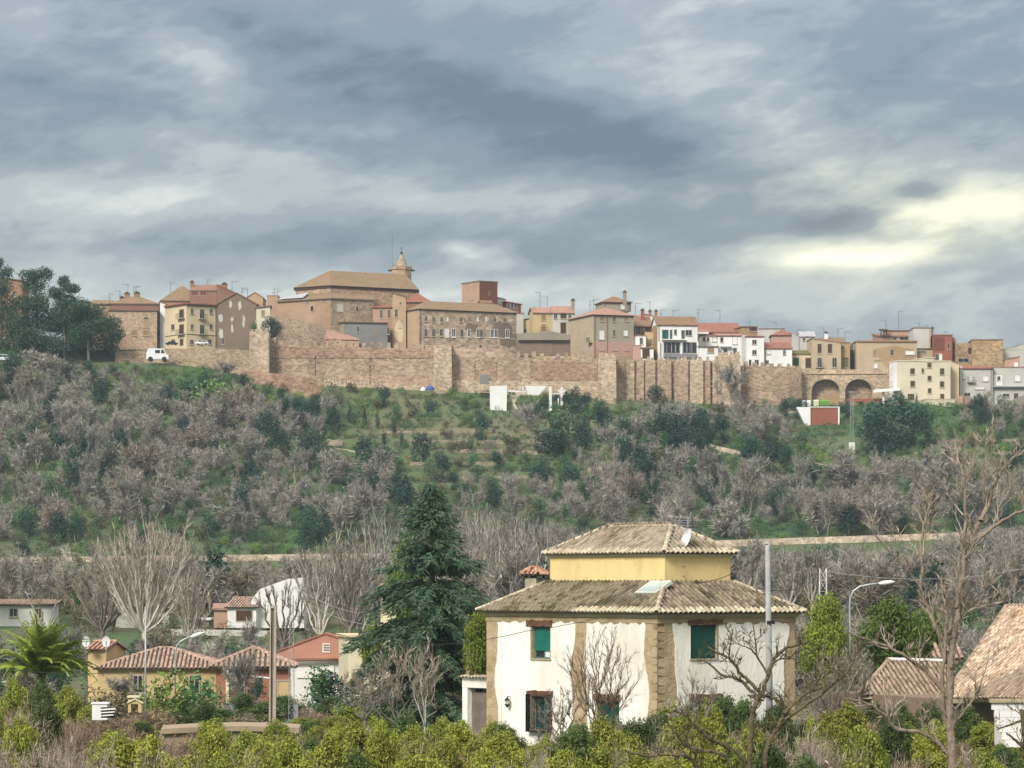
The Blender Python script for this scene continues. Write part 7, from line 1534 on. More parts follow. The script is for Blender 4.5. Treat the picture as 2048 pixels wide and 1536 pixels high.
t_ = thing('low_wall', 'long low dusty wall top showing between the bushes at the lower left', 'wall', P(450, 1460, 127)); mb = MB()
pts = [P(a, b, 127) for a, b in ((322, 1458), (400, 1454), (470, 1452), (540, 1453), (598, 1456))]
for a, b in zip(pts[:-1], pts[1:]): mb.hexa([a+Vector((0, 0, -.2)), b+Vector((0, 0, -.2)), b+Vector((0, .9, -.2)), a+Vector((0, .9, -.2)), a, b, b+Vector((0, .9, .12)), a+Vector((0, .9, .12))])
mb.build('cap', soft('dusty_concrete', (.34, .26, .18)), t_)
ppoly('wall', [(320, 1500), (600, 1500), (600, 1459), (320, 1461)], 127.2, .8, MATS['dusty_concrete'], t_)
# rusting scrap
t_ = thing('chest_freezer', 'white chest with a pale lid standing in the scrub at the lower left', 'chest', P(200, 1432, 104)); Yq = 104
MB().box(X(184, Yq), X(214, Yq), Yq, Yq+.6, Z(1440, Yq), Z(1408, Yq)).build('body', M_whiteblind, t_); MB().box(X(182, Yq), X(217, Yq), Yq-.03, Yq+.63, Z(1408, Yq), Z(1405.5, Yq)).build('lid', M_white, t_)
t_ = thing('louvred_box', 'small box with white louvres next to the white chest', 'box', P(216, 1430, 103)); Yq = 103
MB().box(X(201, Yq), X(228, Yq), Yq+.1, Yq+.5, Z(1436, Yq), Z(1415, Yq)).build('body', M_dark, t_)
for i in range(3): mb = MB(); mb.slab([P(199, 1419+i*6, Yq), P(231-i*2, 1417+i*6, Yq), P(228-i*2, 1413.5+i*6, Yq+.5), P(206, 1415+i*6, Yq+.5)], .03); mb.build('louvre', M_white, t_)
t_ = thing('barbecue_chimney', 'small cream masonry barbecue with a slab top standing in the scrub', 'barbecue', P(270, 1420, 106)); Yq = 106
for a, b, c_, d in ((256, 262, 1399, 1425), (276, 283, 1402, 1425), (262, 276, 1399, 1408)): MB().box(X(a, Yq), X(b, Yq), Yq, Yq+.5, Z(d, Yq), Z(c_, Yq)).build('pier', W_yel, t_)
MB().box(X(254, Yq), X(279, Yq), Yq-.05, Yq+.55, Z(1395.5, Yq), Z(1392, Yq)).build('slab', W_cream, t_); mb = MB(); mb.slab([P(254, 1404, Yq-.05), P(270, 1396, Yq-.05), P(286, 1405, Yq-.05), P(284, 1408, Yq+.3), P(256, 1407, Yq+.3)], .05); mb.build('hood', W_cream, t_)
# poles, lamps, wires
def pole(lb, px, top, bot, Y, w0, w1, m, n=8, name='utility_pole', lean=0):
    t = thing(name, lb, 'pole', (X(px, Y), Y, T1(X(px, Y), Y))); s = Y/F; zb_ = min(Z(bot, Y), T1(X(px, Y), Y)-.3)
    MB().tube([(X(px, Y), Y, zb_), (X(px+lean, Y), Y, Z(top, Y))], [w1*s/2, w0*s/2], n).build('pole', m, t, smooth=n > 4); return t
M_conc = mat('grey_concrete', (.34, .35, .35), (.26, .27, .27), scale=2, bump=.25, bscale=10, stain=(.2, .2, .19), stain_amt=.5)
M_conc2 = mat('stained_concrete', (.42, .36, .28), (.30, .26, .20), scale=2, bump=.3, bscale=10)
pl_ = pole('tall smooth grey pole standing in front of the right wall of the villa', 1541, 1084, 1420, 122, 9, 16, M_conc, 12, lean=-6)
MB().tube([P(1536, 1088, 121.7), P(1530, 1090, 121.7)], .02, 4).build('hook', M_iron, pl_); MB().lathe((P(1541, 1248, 122).x, 122, Z(1248, 122)), [(.17, 0), (.17, .12)], 10).build('band', M_iron, pl_)
t_ = thing('utility_pole', 'old concrete pole with a slotted side at the left in front of the brick-red house', 'pole', P(545, 1440, 150)); Yq = 150
for a, b in ((538.5, 541.5), (546.5, 552)): mb = MB(); mb.hexa([P(a-1, 1445, Yq), P(b-.6, 1445, Yq), P(b-.6, 1445, Yq)+Vector((0, .3, 0)), P(a-1, 1445, Yq)+Vector((0, .3, 0)), P(a+2, 1216, Yq), P(b+.5, 1216, Yq), P(b+.5, 1216, Yq)+Vector((0, .25, 0)), P(a+2, 1216, Yq)+Vector((0, .25, 0))]); mb.build('flange', M_conc2, t_)
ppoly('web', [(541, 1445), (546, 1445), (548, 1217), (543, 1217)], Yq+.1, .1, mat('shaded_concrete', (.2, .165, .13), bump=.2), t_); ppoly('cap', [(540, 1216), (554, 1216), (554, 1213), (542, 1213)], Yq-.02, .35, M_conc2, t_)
pole('thin light metal pole in front of the yellow bungalow roof', 291, 1214, 1395, 165, 3.2, 4.2, M_metal, 8, 'metal_pole')
lattice('thin lattice mast right of the old concrete pole', 583, 1190, 1440, 9, 175, M_metal, arm=False, name='lattice_mast', cat='mast')
lattice('light lattice mast behind the green tree right of the villa', 1646, 1137, 1345, 15, 190, M_white, arm=False, name='lattice_mast', cat='mast')
def lamp(lb, base, pts, Y, r):
    t = thing('street_lamp', lb, 'street lamp', (X(pts[0][0], Y), Y, Z(base, Y))); MB().tube([P(a, b, Y) for a, b in pts], r, 7).build('pole', M_metal, t, smooth=True)
    a, b = P(*pts[-1], Y), P(*pts[-2], Y); d = (a-b).normalized(); mb = MB(); c = a+d*.1; mb.tube([c-d*.15, c+d*.15, c+d*.55, c+d*.75], [.04, .12, .10, .03], 8); mb.build('lamp_head', M_white, t, smooth=True)
lamp('street lamp with a curved arm in front of the yellow bungalow', 1400, [(350.5, 1400), (350.5, 1330), (351, 1302), (354, 1291), (361, 1283), (372, 1277), (381, 1274)], 190, .055)
lamp('street lamp with a long curved arm above the green trees right of the villa', 1350, [(1700, 1350), (1700, 1250), (1699, 1215), (1701, 1195), (1707, 1182), (1720, 1173), (1740, 1169), (1758, 1167)], 170, .055)
def wire(lb, a, b, sag=.4, r=.012, m=M_iron):
    a, b = P(*a), P(*b); pts = [a.lerp(b, t)-Vector((0, 0, sag*4*t*(1-t))) for t in np.linspace(0, 1, 15)]; o = MB().tube(pts, r, 4, cap=False).build('cable', m); return tag(o, lb, 'cable')
wire('black cable crossing from the palm to the villa past the conifer, left part', (20, 1338, 120), (232, 1343, 150), .15)
wire('thin cable running from the left lattice mast to the villa wall', (583, 1236, 175), (1062, 1260, 136), 1.0, .014)
wire('cable from the villa wall corner rising along the eaves', (1062, 1262, 136), (1200, 1236, 137), .02, .012)
wire('upper thin cable from the left mast towards the conifer', (600, 1180, 176), (760, 1232, 165), .3, .012, M_metal); wire('middle thin cable from the left mast towards the conifer', (604, 1200, 176), (760, 1252, 165), .3, .012, M_metal)
wire('dark cable from the yellow upper storey up to the grey pole', (1384, 1165, 141), (1533, 1100, 122), .35, .016); wire('dark cable from the grey pole to the lattice mast on the right', (1541, 1180, 122), (1637, 1152, 190), .3, .02)
wire('thin telephone wire along the railway behind the lamp', (1640, 1140, 250), (2060, 1135, 250), .8, .015, M_metal)
# right-hand tiled houses
h = House('tiled_roof_house', 'house with a big steep buff tiled roof cut off by the right edge', 'house', 1893, 2230, 140, 1398, 24, 9.5, base=1480, wall=PL['darkbrown'])  # wall coloured dark brown to stand for shade beneath the eaves
A0, A1, A3 = P(1890, 1396, 141), P(2200, 1398, 133), P(2013, 1215, 148); A = [A0, A1, A3+(A1-A0)*.62, A3]
mb = MB(); mb.slab(A, .12); rf = mb.build('roof', M_under, h.t); lay_tiles(rf, [A], M_bufft, 300, pw=.245, L=.36); ridge_tiles(rf, A[0], A[3], M_bufft, w=.26); ridge_tiles(rf, A[3], A[2], M_bufft, w=.26)
B_ = [P(1890, 1396, 141), P(2013, 1215, 148), P(2010, 1396, 158)]
mb = MB(); mb.slab(B_, .1); mb.build('rear_roof', M_bufft, h.t)
h.band('F', 1893, 1398, 2048, 1405, M_corn, 'eaves_beam', .25)
h = House('low_tiled_wing', 'low wing with a hipped pinkish-buff tiled roof left of the big steep roof', 'house', 1722, 1885, 146, 1392, 10, 6, base=1470, wall=PL['darkbrown'])  # shade inside the porch is put into this dark brown wall colour
A0, A1, A3 = P(1718, 1390, 145.6), P(1900, 1394, 147), P(1778, 1322, 149); A = [A0, A1, A3+(A1-A0)*.66, A3]; mb = MB(); mb.slab(A, .1); rf = mb.build('roof', M_under, h.t); lay_tiles(rf, [A], M_bufft, 150, pw=.245, L=.36); ridge_tiles(rf, A[0], A[3], M_bufft, w=.26); ridge_tiles(rf, A[3], A[2], W_white, w=.24)
B_ = [P(1718, 1390, 145.6), P(1778, 1322, 149), P(1780, 1390, 154)]; mb = MB(); mb.slab(B_, .1); mb.build('rear_roof', M_bufft, h.t)
h.band('F', 1722, 1392, 1890, 1397, M_corn, 'eaves_beam', .3); h.band('F', 1740, 1400, 1884, 1413, soft('porch_beam_cream', (.62, .56, .40)), 'porch_beam', .4)
h.win('F', 1835, 1418, 1862, 1450, 'dark')
BT = [P(1865, 1318, 151), P(1930, 1318, 151), P(1920, 1291, 153), P(1868, 1291, 153)]; t_ = thing('chimney_roof', 'small pale tiled patch of roof between the low wing and the steep roof', 'roof', BT[0]); mb = MB(); mb.slab(BT, .1); rf = mb.build('roof_bed', M_under, t_); lay_tiles(rf, [BT], M_pinkt, 60, pw=.245, L=.36)
t_ = thing('block_wall', 'white painted block wall under the steep tiled roof at the right edge', 'wall', P(2020, 1480, 118)); Yq = 118
for r_ in range(6):
    for c_ in range(6):
        a = 1984+c_*24-(12 if r_ % 2 else 0)+r_*3; b = a+23.3; y0 = 1405+r_*15
        if b > 2075: continue
        a = max(a, 1984+r_*5); MB().box(X(a, Yq), X(b, Yq), Yq, Yq+.2, Z(y0+14.5, Yq), Z(y0, Yq)).build('block', W_white, t_)
MB().box(X(1990, Yq), X(2080, Yq), Yq+.03, Yq+.18, Z(1490, Yq), Z(1406, Yq)).build('mortar', PL['greywhite'], t_); MB().box(X(1980, Yq), X(2085, Yq), Yq-.1, Yq+.3, Z(1405, Yq), Z(1398, Yq)).build('coping', M_corn, t_)

# ------------------------------------------------------------------ middle-ground trees
def fan_tree(lb, px, base, top, hw, Y, stems, m1=M_barkp, m2=M_twp, seed=1, ntw=5000, tww=.022, name='fan_tree', r0=.16):
    rng = np.random.default_rng(seed); t = thing(name, lb, 'tree', P(px, base, Y)); s = Y/F; H_ = (base-top)*s; W_ = hw*s; segs, tips = [], []
    segs.append(([np.array([0, 0, min(-1.0, T1(X(px, Y), Y)-t.location.z-.4)]), np.array([0, 0, H_*.12])], np.array([r0*1.7, r0*1.3]), 0))
    for k in range(stems):
        u = (k+.5)/stems*2-1; tx_ = W_*u*rng.uniform(.8, 1.05); ty_ = rng.uniform(-1, 1)*W_*.6*math.sqrt(max(.1, 1-u*u)); hh = H_*(1-.30*abs(u)**2)*rng.uniform(.8, 1.0)
        pts = []; n = 7
        for i in range(n+1):
            q = i/n; out = q**.75; pts.append(np.array([tx_*out, ty_*out, H_*.08+(hh-H_*.08)*q**1.05])+(rng.normal(size=3)*.10 if 0 < i < n else 0))
        segs.append((pts, np.linspace(r0*.8, r0*.12, n+1), 1))
        for j in range(7):
            q = int(rng.integers(2, n)); p = pts[q]; d = unit(pts[q+1]-p if q < n else pts[q]-pts[q-1]); nd = unit(d+unit(rng.normal(size=3))*.45+np.array([0, 0, .15])); L_ = H_*rng.uniform(.12, .28)
            pp = [p, p+nd*L_*.5+rng.normal(size=3)*.05, p+unit(nd+np.array([0, 0, .25]))*L_]; segs.append((pp, np.array([r0*.3, r0*.15, r0*.06]), 2)); tips.append((np.array(pp), nd))
        tips.append((np.array(pts[3:]), unit(pts[-1]-pts[-3]))); tips.append((np.array(pts[4:]), unit(pts[-1]-pts[-3])))
    V, Fq = seg_tubes([(a, b) for a, b, l in segs], 4); link('trunk', npmesh('trunk', V, Fq, m1), t)
    P0 = np.empty((ntw, 3)); D = np.empty((ntw, 3))
    for i in range(ntw):
        pts, dd = tips[int(rng.integers(len(tips)))]; m_ = len(pts)-1; a = rng.random()*m_; j = min(m_-1, int(a)); P0[i] = pts[j]+(pts[j+1]-pts[j])*(a-j); D[i] = dd
    D = unit(D+rng.normal(size=D.shape)*.42+np.array([0, 0, .25])); V, Fq = twig_blades(rng, P0, P0+D*H_*.075*rng.uniform(.4, 1.4, ntw)[:, None], tww*rng.uniform(.6, 1.3, ntw)); link('twigs', npmesh('twigs', V, Fq, m2, np.repeat(rng.random(ntw), 4)), t); return t
M_barkw = mat('whitish_bark', (0.62, 0.58, 0.50), (0.40, 0.36, 0.30), scale=1.2, bump=0, coord='obj')
fan_tree('large vase-shaped leafless tree with many pale upright stems at the left', 288, 1285, 1048, 118, 300, 28, M_barkw, seed=3, ntw=6500)
fan_tree('smaller pale leafless tree right beside the large vase-shaped one', 382, 1290, 1150, 45, 290, 9, seed=4, ntw=2500)
fan_tree('pale leafless tree in front of the low white shed at the far left', 205, 1275, 1120, 90, 310, 14, M_barkg, M_twp, 5, 5000)
fan_tree('leafless ivy-clad tree in front of the white farmhouse', 566, 1300, 1150, 62, 255, 7, M_barkg, M_twg, 6, 1000)
fan_tree('leafless grey tree right of the white farmhouse', 700, 1275, 1075, 75, 300, 12, M_barkg, M_twg, 7, 6000)
fan_tree('bare tree with thin pale stems between the farmhouse and the conifer', 640, 1290, 1085, 60, 330, 10, M_barkw, M_twg, 8, 2800)
fan_tree('bare tree with pale trunks standing left of the conifer top', 760, 1240, 1010, 60, 380, 9, M_barkw, M_twg, 9, 2500)
for i, (a, tp, w) in enumerate(((965, 1010, 40), (1000, 1035, 36), (1040, 1020, 34), (1085, 1045, 30), (925, 1050, 34))): fan_tree(['tall bare poplar with white stems directly right of the conifer top', 'second bare poplar right of the conifer', 'bare poplar above the villa chimney', 'bare poplar just left of the yellow upper storey', 'bare poplar behind the right flank of the conifer'][i], a, 1200, tp, w, 420, 8, M_barkw, M_twg, 20+i, 2200, .022)
for i, (a, b, tp, w) in enumerate(((1500, 1210, 1075, 30), (1580, 1230, 1110, 40), (1625, 1220, 1090, 36))): fan_tree(['bare pale shrub tree right of the upper roof of the villa', 'bare tree behind the grey pole', 'bare tree behind the right lattice mast'][i], a, b, tp, w, 300, 7, M_barkp, M_twg, 30+i, 3500, .022)
pplant('ever', 428, 1218, 372, 105, 'dark evergreen tree left of the white farmhouse', wpx=80); pplant('ever', 445, 1212, 376, 70, 'low dark evergreen right beside the dark tree at the farmhouse', wpx=70)
pplant('green', 640, 1390, 205, 46, 'dense grey-green bush in front of the salmon house', wpx=90); pplant('ever', 660, 1392, 206, 40, 'dark bush in front of the white garage doors', wpx=80)
pplant('bare', 480, 1400, 210, 120, 'pinkish bare bush in front of the brick-red house', wpx=120, var=4); pplant('bare', 250, 1395, 215, 60, 'bare brown bush in front of the yellow bungalow', wpx=110, var=5)
pplant('ever', 520, 1395, 205, 36, 'dark round shrub against the brick-red wall', wpx=30); pplant('bright', 330, 1415, 170, 62, 'bright yellow-green bush in front of the yellow bungalow', wpx=110); pplant('green', 400, 1425, 172, 66, 'grey-green bush right of the street lamp base', wpx=110); pplant('olive', 240, 1420, 175, 50, 'dull olive bush left of the bright yellow-green one', wpx=110)
pplant('bare', 480, 1290, 300, 60, 'bare purple-grey bush behind the low meadow wall', wpx=110, var=0); pplant('bare', 430, 1300, 290, 48, 'bare grey bush behind the brick-red roof', wpx=110, var=2); pplant('green', 455, 1310, 285, 30, 'green shrub behind the ridge of the brick-red roof', wpx=80)
def near_leafy(seed, w, h, n, size, m, nc=30, base=.2, asp=.40, rr0=(.28, .5), **k): return leafy(seed, w, h, n, size, m, base, nc, asp, rr=rr0, shell=.2, **k)
M_scrub = mat('warm_scrub_twigs', (0.33, 0.235, 0.155), (0.21, 0.15, 0.105), scale=.6, bump=0, coord='obj', rand=.2, tint=.35)
add_kind('ncitrus', [(stem_mesh(80+s, 1.2, .07, M_barkg), near_leafy(80+s, 3.4, 3.0, 13000, .155, M_citrus, nc=60, rr0=(.13, .30), up=.4), 3.0) for s in range(4)])
add_kind('ndark', [(stem_mesh(90+s, 1.2, .07, M_barkg), near_leafy(90+s, 3.4, 2.8, 12000, .14, M_dcit, nc=60, rr0=(.13, .30), up=.4), 2.8) for s in range(2)])
add_kind('nolive', [bare_mesh(100+s, 2.8, mx=2, nch=6, spread=.68, up=.15, ntw=7000, tw=.42, tww=.012, rad=.04, stems=5, mt=M_barkg, mw=[M_scrub, M_scrub, M_twp][s])+(2.8,) for s in range(3)])
add_kind('nshoot', [bare_mesh(110+s, 3.0, mx=2, nch=4, spread=.42, up=.4, ntw=500, tw=.4, tww=.010, rad=.030, stems=4, mt=M_barkp, mw=M_twp, tubes=4, name='shoot')+(3.0,) for s in range(3)])
add_kind('mtree', [(stem_mesh(120, 2, .12, M_barkg), near_leafy(120, 4.0, 4.0, 7500, .19, leafmat('yellow_green_leaves', (.13, .18, .022), (.18, .22, .035)), 44, 2.2, rr0=(.14, .34), up=.5), 4.0), (stem_mesh(121, 2, .12, M_barkg), near_leafy(121, 4.0, 4.0, 7500, .19, leafmat('fresh_green_leaves', (.07, .125, .020), (.11, .165, .030)), 44, 2.2, rr0=(.14, .34), up=.5), 4.0)])
for k, v in dict(ncitrus='orange_tree', ndark='dark_bush', nolive='dry_shrub', nshoot='bare_sapling', mtree='round_tree').items(): NAMES[k] = v
def q(kind, px, top, Y, wpx, label, group=None, var=None, cat='bush', bot=None):
    x = X(px, Y); z = T1(x, Y) if bot is None else Z(bot, Y); h = Z(top, Y)-z; nat = dict(ncitrus=3.4/3.0, ndark=3.4/2.8, nolive=2.9/2.8, nshoot=2.2/3, mtree=1.0)[kind]*h
    return plant(kind, x, Y, h, label, group, var, sq=wpx/F*Y/nat, cat=cat, z=z)
q('mtree', 1658, 1208, 172, 125, 'yellow-green leafy tree in front of the right lattice mast', var=0, cat='tree'); q('mtree', 1640, 1262, 168, 120, 'olive-green lower tree at the right corner of the villa', var=0, cat='tree'); q('mtree', 1780, 1216, 176, 165, 'fresh green rounded tree behind the low tiled wing', var=1, cat='tree'); q('mtree', 1850, 1232, 180, 115, 'fresh green tree right of the rounded one behind the low wing', var=1, cat='tree')
q('mtree', 960, 1242, 150, 92, 'yellow-green leafy tree squeezed between the conifer and the villa', var=0, cat='tree'); q('mtree', 815, 1105, 185, 120, 'loose yellow-green tree behind the left side of the conifer', var=1, cat='tree'); q('mtree', 745, 1262, 178, 70, 'yellow-green tree in front of the cream tall house', var=0, cat='tree')
# big conifer
def conifer(label, px, base, top, Y, seed=2):
    rng = np.random.default_rng(seed); t = thing('conifer', label, 'tree', P(px, base, Y)); s = Y/F; H_ = (base-top)*s
    prof = lambda u: np.interp(u, [0, .08, .25, .42, .55, .68, .80, .90, 1.0], [2.9, 3.4, 3.6, 3.2, 2.5, 1.85, 1.25, .75, .15])*(H_/11.6)
    segs = [([np.array([0, 0, -.8]), np.array([.1, 0, H_*.5]), np.array([0, 0, H_])], np.array([.24, .14, .02]))]; V_, F_, T_ = [], [], []; k = 0
    nb = 330
    for i in range(nb):
        u = rng.random()**.85; z = H_*(.02+.96*u); a = rng.uniform(0, 2*math.pi); L_ = prof(u)*rng.uniform(.55, 1.3); d = np.array([math.cos(a), math.sin(a), 0]); rise = .45 if u > .6 else .18
        n = 5; pts = [np.array([0, 0, z-.1])]
        for j in range(1, n+1): q_ = j/n; pts.append(np.array([0, 0, z])+d*L_*q_+np.array([0, 0, L_*(rise*q_-.38*q_*q_)])+rng.normal(size=3)*.04)
        segs.append((pts, np.linspace(.035, .008, n+1)))
        m_ = int(120*L_/2)+26; q_ = rng.uniform(.15, 1.05, m_); j = np.clip((q_*n).astype(int), 0, n-1); pa_ = np.array(pts); p = pa_[j]+(pa_[j+1]-pa_[j])*(q_*n-j)[:, None]
        side = np.array([-d[1], d[0], 0]); sg = rng.choice([-1, 1], m_)[:, None]; ld = unit(d*.75+side*sg*rng.uniform(.2, 1, m_)[:, None]+np.array([0, 0, -.45])+rng.normal(size=(m_, 3))*.3); sz = rng.uniform(.16, .38, m_)[:, None]*(1.1 if u < .7 else .8)
        p = p+rng.normal(size=(m_, 3))*.10; b = unit(np.cross(ld, rng.normal(size=(m_, 3))))*sz*.13
        V_.append(np.stack([p-b*.6, p+b*.6, p+ld*sz*.6+b, p+ld*sz], 1).reshape(-1, 3)); T_.append(np.repeat(np.clip(rng.random(m_)*.7+.3*rng.random(), 0, 1), 4))
    V_ = np.concatenate(V_); link('foliage', npmesh('foliage', V_, np.arange(len(V_)).reshape(-1, 4), M_fir, np.concatenate(T_)), t); V, Fq = seg_tubes(segs, 4); link('trunk', npmesh('trunk', V, Fq, M_barkg), t)
conifer('big dark blue-green conifer standing left of the villa', 862, 1440, 962, 158)
# palm
t_ = thing('palm_tree', 'broad bright green palm at the left edge in front of the yellow bungalow', 'palm', P(82, 1400, 160)); rng = np.random.default_rng(4)
c0 = np.array([0, 0, Z(1352, 160)-Z(1400, 160)]); V_, F_ = [], []; rach = [([np.array([0, 0, -.6]), c0], np.array([.28, .24]))]
for i in range(70):
    a = rng.uniform(0, 2*math.pi); e0 = rng.uniform(.35, 1.5); L_ = rng.uniform(2.6, 3.5); d = np.array([math.cos(a), math.sin(a), 0]); pts = []
    for j in range(9): u = j/8; an = e0-1.2*u*u*(1.3-e0*.6); pts.append((pts[-1]+(d*math.cos(an)+np.array([0, 0, math.sin(an)]))*L_/8) if pts else c0.copy())
    rach.append((pts, np.linspace(.03, .008, 9))); side = np.array([-d[1], d[0], 0])
    for j in range(1, 8):
        for w_ in range(7):
            u = w_/7; p = pts[j]+(pts[j+1]-pts[j])*u; dd = unit(pts[j+1]-pts[j])
            for sg in (-1, 1):
                ld = unit(dd*.7+side*sg*.8+np.array([0, 0, .15])+rng.normal(size=3)*.12); ll = .75*math.sin(math.pi*min(.95, (j+u)/8+.12))*rng.uniform(.8, 1.1); b = np.cross(ld, [0, 0, 1])*.028
                V_ += [p-b, p+b, p+ld*ll*.6+b*.8, p+ld*ll-np.array([0, 0, .06])]
V_ = np.array(V_); link('fronds', npmesh('fronds', V_, np.arange(len(V_)).reshape(-1, 4), M_palm, np.repeat(rng.random(len(V_)//4), 4)), t_); V, Fq = seg_tubes(rach, 5); link('trunk', npmesh('trunk', V, Fq, M_palm, np.zeros(len(V))), t_)

# ------------------------------------------------------------------ foreground thicket
R2 = random.Random(42)
OUT = [(0, 1395), (60, 1390), (130, 1400), (200, 1440), (300, 1438), (330, 1458), (420, 1450), (560, 1452), (620, 1452), (700, 1436), (780, 1432), (850, 1440), (920, 1446), (1000, 1462), (1060, 1478), (1110, 1462), (1160, 1440), (1250, 1440), (1330, 1432), (1400, 1415), (1480, 1402), (1560, 1420), (1620, 1432), (1700, 1418), (1780, 1425), (1860, 1450), (1950, 1462), (2048, 1480)]
ox, oy = [a for a, b in OUT], [b for a, b in OUT]
def row(Y, step, off, fn, x0=-60, x1=2110):
    px = x0+off
    while px < x1: fn(px+R2.uniform(-.3, .3)*step, Y*R2.uniform(.97, 1.03)); px += step
M_fore = [(0, 'at the left edge'), (85, 'below the palm'), (200, 'in front of the white chest'), (270, 'in front of the barbecue'), (350, 'before the left end of the low dusty wall'), (450, 'before the middle of the low dusty wall'), (545, 'by the old concrete pole'), (640, 'in front of the salmon house'), (720, 'in front of the cream tall house'), (800, 'left of the conifer foot'), (870, 'in front of the conifer'), (940, 'in front of the garage door'), (1020, 'below the wall lantern'), (1083, 'below the grilled window'), (1155, 'before the middle stone pier'), (1225, 'in front of the middle wall'), (1320, 'at the stone corner'), (1400, 'below the right-hand villa window'), (1480, 'before the gnarled tree'), (1545, 'at the grey pole'), (1645, 'before the right lattice mast'), (1710, 'before the right street lamp'), (1800, 'before the low tiled wing'), (1905, 'around the tall bare tree'), (1975, 'just right of the tall bare tree'), (2040, 'before the block wall')]
USED = {}
def fore_label(kind, px, Y):
    k = dict(ncitrus='leafy yellow-green bush', ndark='darker green bush', nolive='dry twiggy brown bush', nshoot='thin bare shoots')[kind]
    r = 'in the farthest row' if Y > 111 else 'in the second row' if Y > 98 else 'in the middle row' if Y > 86 else 'in the nearer row' if Y > 75 else 'in the nearest row'
    b = k+' '+r+', '+min(M_fore, key=lambda q: abs(q[0]-px))[1]; USED[b] = USED.get(b, 0)+1; n = USED[b]
    b = ('', 'second ', 'third ', 'fourth ', 'fifth ', 'sixth ')[min(n, 6)-1]+b
    return b if len(b.split()) < 16 else b.replace('in the ', '', 1).replace('before the ', 'by the ').replace('the middle of the low dusty', 'the low dusty')
LB = dict(ncitrus='low leafy yellow-green bush in the overgrown grove across the foreground', ndark='darker green bush in the overgrown grove across the foreground', nolive='dry twiggy brown bush mixed into the foreground grove', nshoot='thin bare sapling shoots rising out of the foreground bushes')
def fore(dy, wf):
    def f(px, Y):
        top = np.interp(px, ox, oy)+dy+R2.uniform(-12, 16); u = R2.random()
        if px < 260: k = 'nolive' if u < .70 else ('ncitrus' if u < .88 else 'ndark')
        elif px < 420: k = 'nolive' if u < .45 else 'ncitrus'
        elif px < 1040: k = 'ncitrus' if u < .80 else ('nolive' if u < .95 else 'ndark')
        elif px < 1620: k = 'ndark' if u < .18 else ('nolive' if u < .56 else 'ncitrus')
        else: k = 'ncitrus' if u < .52 else ('nolive' if u < .85 else 'ndark')
        if 1086 < px < 1112 and dy > 20: return
        q(k, px, top, Y, wf*R2.uniform(.85, 1.2), fore_label(k, px, Y), 'the overgrown grove: '+LB[k])
    return f
def under(px, Y):
    if 895 < px < 1625: return
    k = R2.choice(('nolive', 'nolive', 'ndark', 'ncitrus', 'ndark')); x = X(px, Y); gz_ = T1(x, Y); top = HY-(gz_+R2.uniform(.9, 1.7))/Y*F
    q(k, px, top, Y, R2.uniform(70, 110), fore_label(k, px, Y).replace('in the farthest row', 'behind it').replace('bush ', 'bush, rough ground, ') if False else fore_label(k, px, Y).replace('dry twiggy brown', 'rough brown').replace('in the farthest row', 'farther back'), 'rough ground behind the grove: '+LB[k])
row(132, 58, 0, under); row(148, 54, 25, under); row(168, 50, 10, under); row(190, 46, 30, under)
row(118, 62, 0, fore(0, 100)); row(104, 66, 20, fore(16, 118)); row(92, 76, 40, fore(46, 138)); row(80, 84, 10, fore(80, 160)); row(70, 96, 30, fore(112, 180))
for i in range(110):
    px = R2.uniform(0, 2048); Y = R2.choice((112, 100, 90, 82)); q('nshoot', px, np.interp(px, ox, oy)+R2.uniform(-50, 60)+(118-Y)*1.2, Y, R2.uniform(50, 110), fore_label('nshoot', px, Y), 'the overgrown grove: '+LB['nshoot'])
q('ndark', 1010, 1450, 116, 110, 'rounded dark green bush against the left wall of the villa', cat='bush'); q('ndark', 1450, 1398, 124, 150, 'wide dark green bush against the right villa wall under the small dark window', cat='bush'); q('ncitrus', 1330, 1428, 120, 130, 'green bush at the stone corner of the villa')
[q('ndark', a, b, 134, 90, c) for a, b, c in ((1745, 1408, 'dark bush under the eaves at the left end of the low tiled wing'), (1800, 1411, 'dark bush under the eaves in the middle of the low tiled wing'), (1855, 1409, 'dark bush under the eaves at the right end of the low tiled wing'), (1935, 1416, 'added dark bush standing for shade under the big steep tiled roof'))]  # dark bushes set under the eaves, also standing in for shade there
q('ndark', 1390, 1410, 126, 90, 'small dark green bush left of the one under the small dark window'); q('ncitrus', 1690, 1412, 108, 150, 'bright yellow-green bush in the right part of the grove')
[q('ndark' if i % 2 else 'ncitrus', a, 1366+4*i, 146, 80, b) for i, (a, b) in enumerate(((30, 'green bush left of the palm trunk'), (82, 'dark bush hiding the foot of the palm'), (135, 'green bush right of the palm trunk')))]
# bare trees between the conifer and the villa, and in front of the villa
fan_tree('thin pale leaning saplings in front of the foot of the conifer', 800, 1470, 1290, 95, 132, 12, M_barkg, M_twp, 41, 2600, .010, 'bare_tree', .032)
fan_tree('thin bare pale tree in front of the conifer, right of the saplings', 850, 1470, 1275, 45, 130, 4, M_barkp, M_twp, 42, 500, .010, 'bare_tree', .036)
fan_tree('bare grey bush tree left of the conifer foot', 730, 1450, 1330, 60, 140, 8, M_barkg, M_twg, 43, 2200, .012, 'bare_tree', .05)
fan_tree('small bare tree with upright twigs in front of the middle wall of the villa', 1200, 1480, 1262, 85, 128, 15, M_trd, M_scrub, 44, 3500, .008, 'bare_tree', .034)
fan_tree('low bare shrub right of the lower left window of the villa', 1125, 1500, 1370, 60, 122, 9, M_barkg, M_twp, 45, 1500, .010, 'bare_tree', .04)
fan_tree('low bare shrub in front of the right wall of the villa', 1385, 1500, 1345, 60, 118, 9, M_barkg, M_twg, 46, 1800, .010, 'bare_tree', .04)
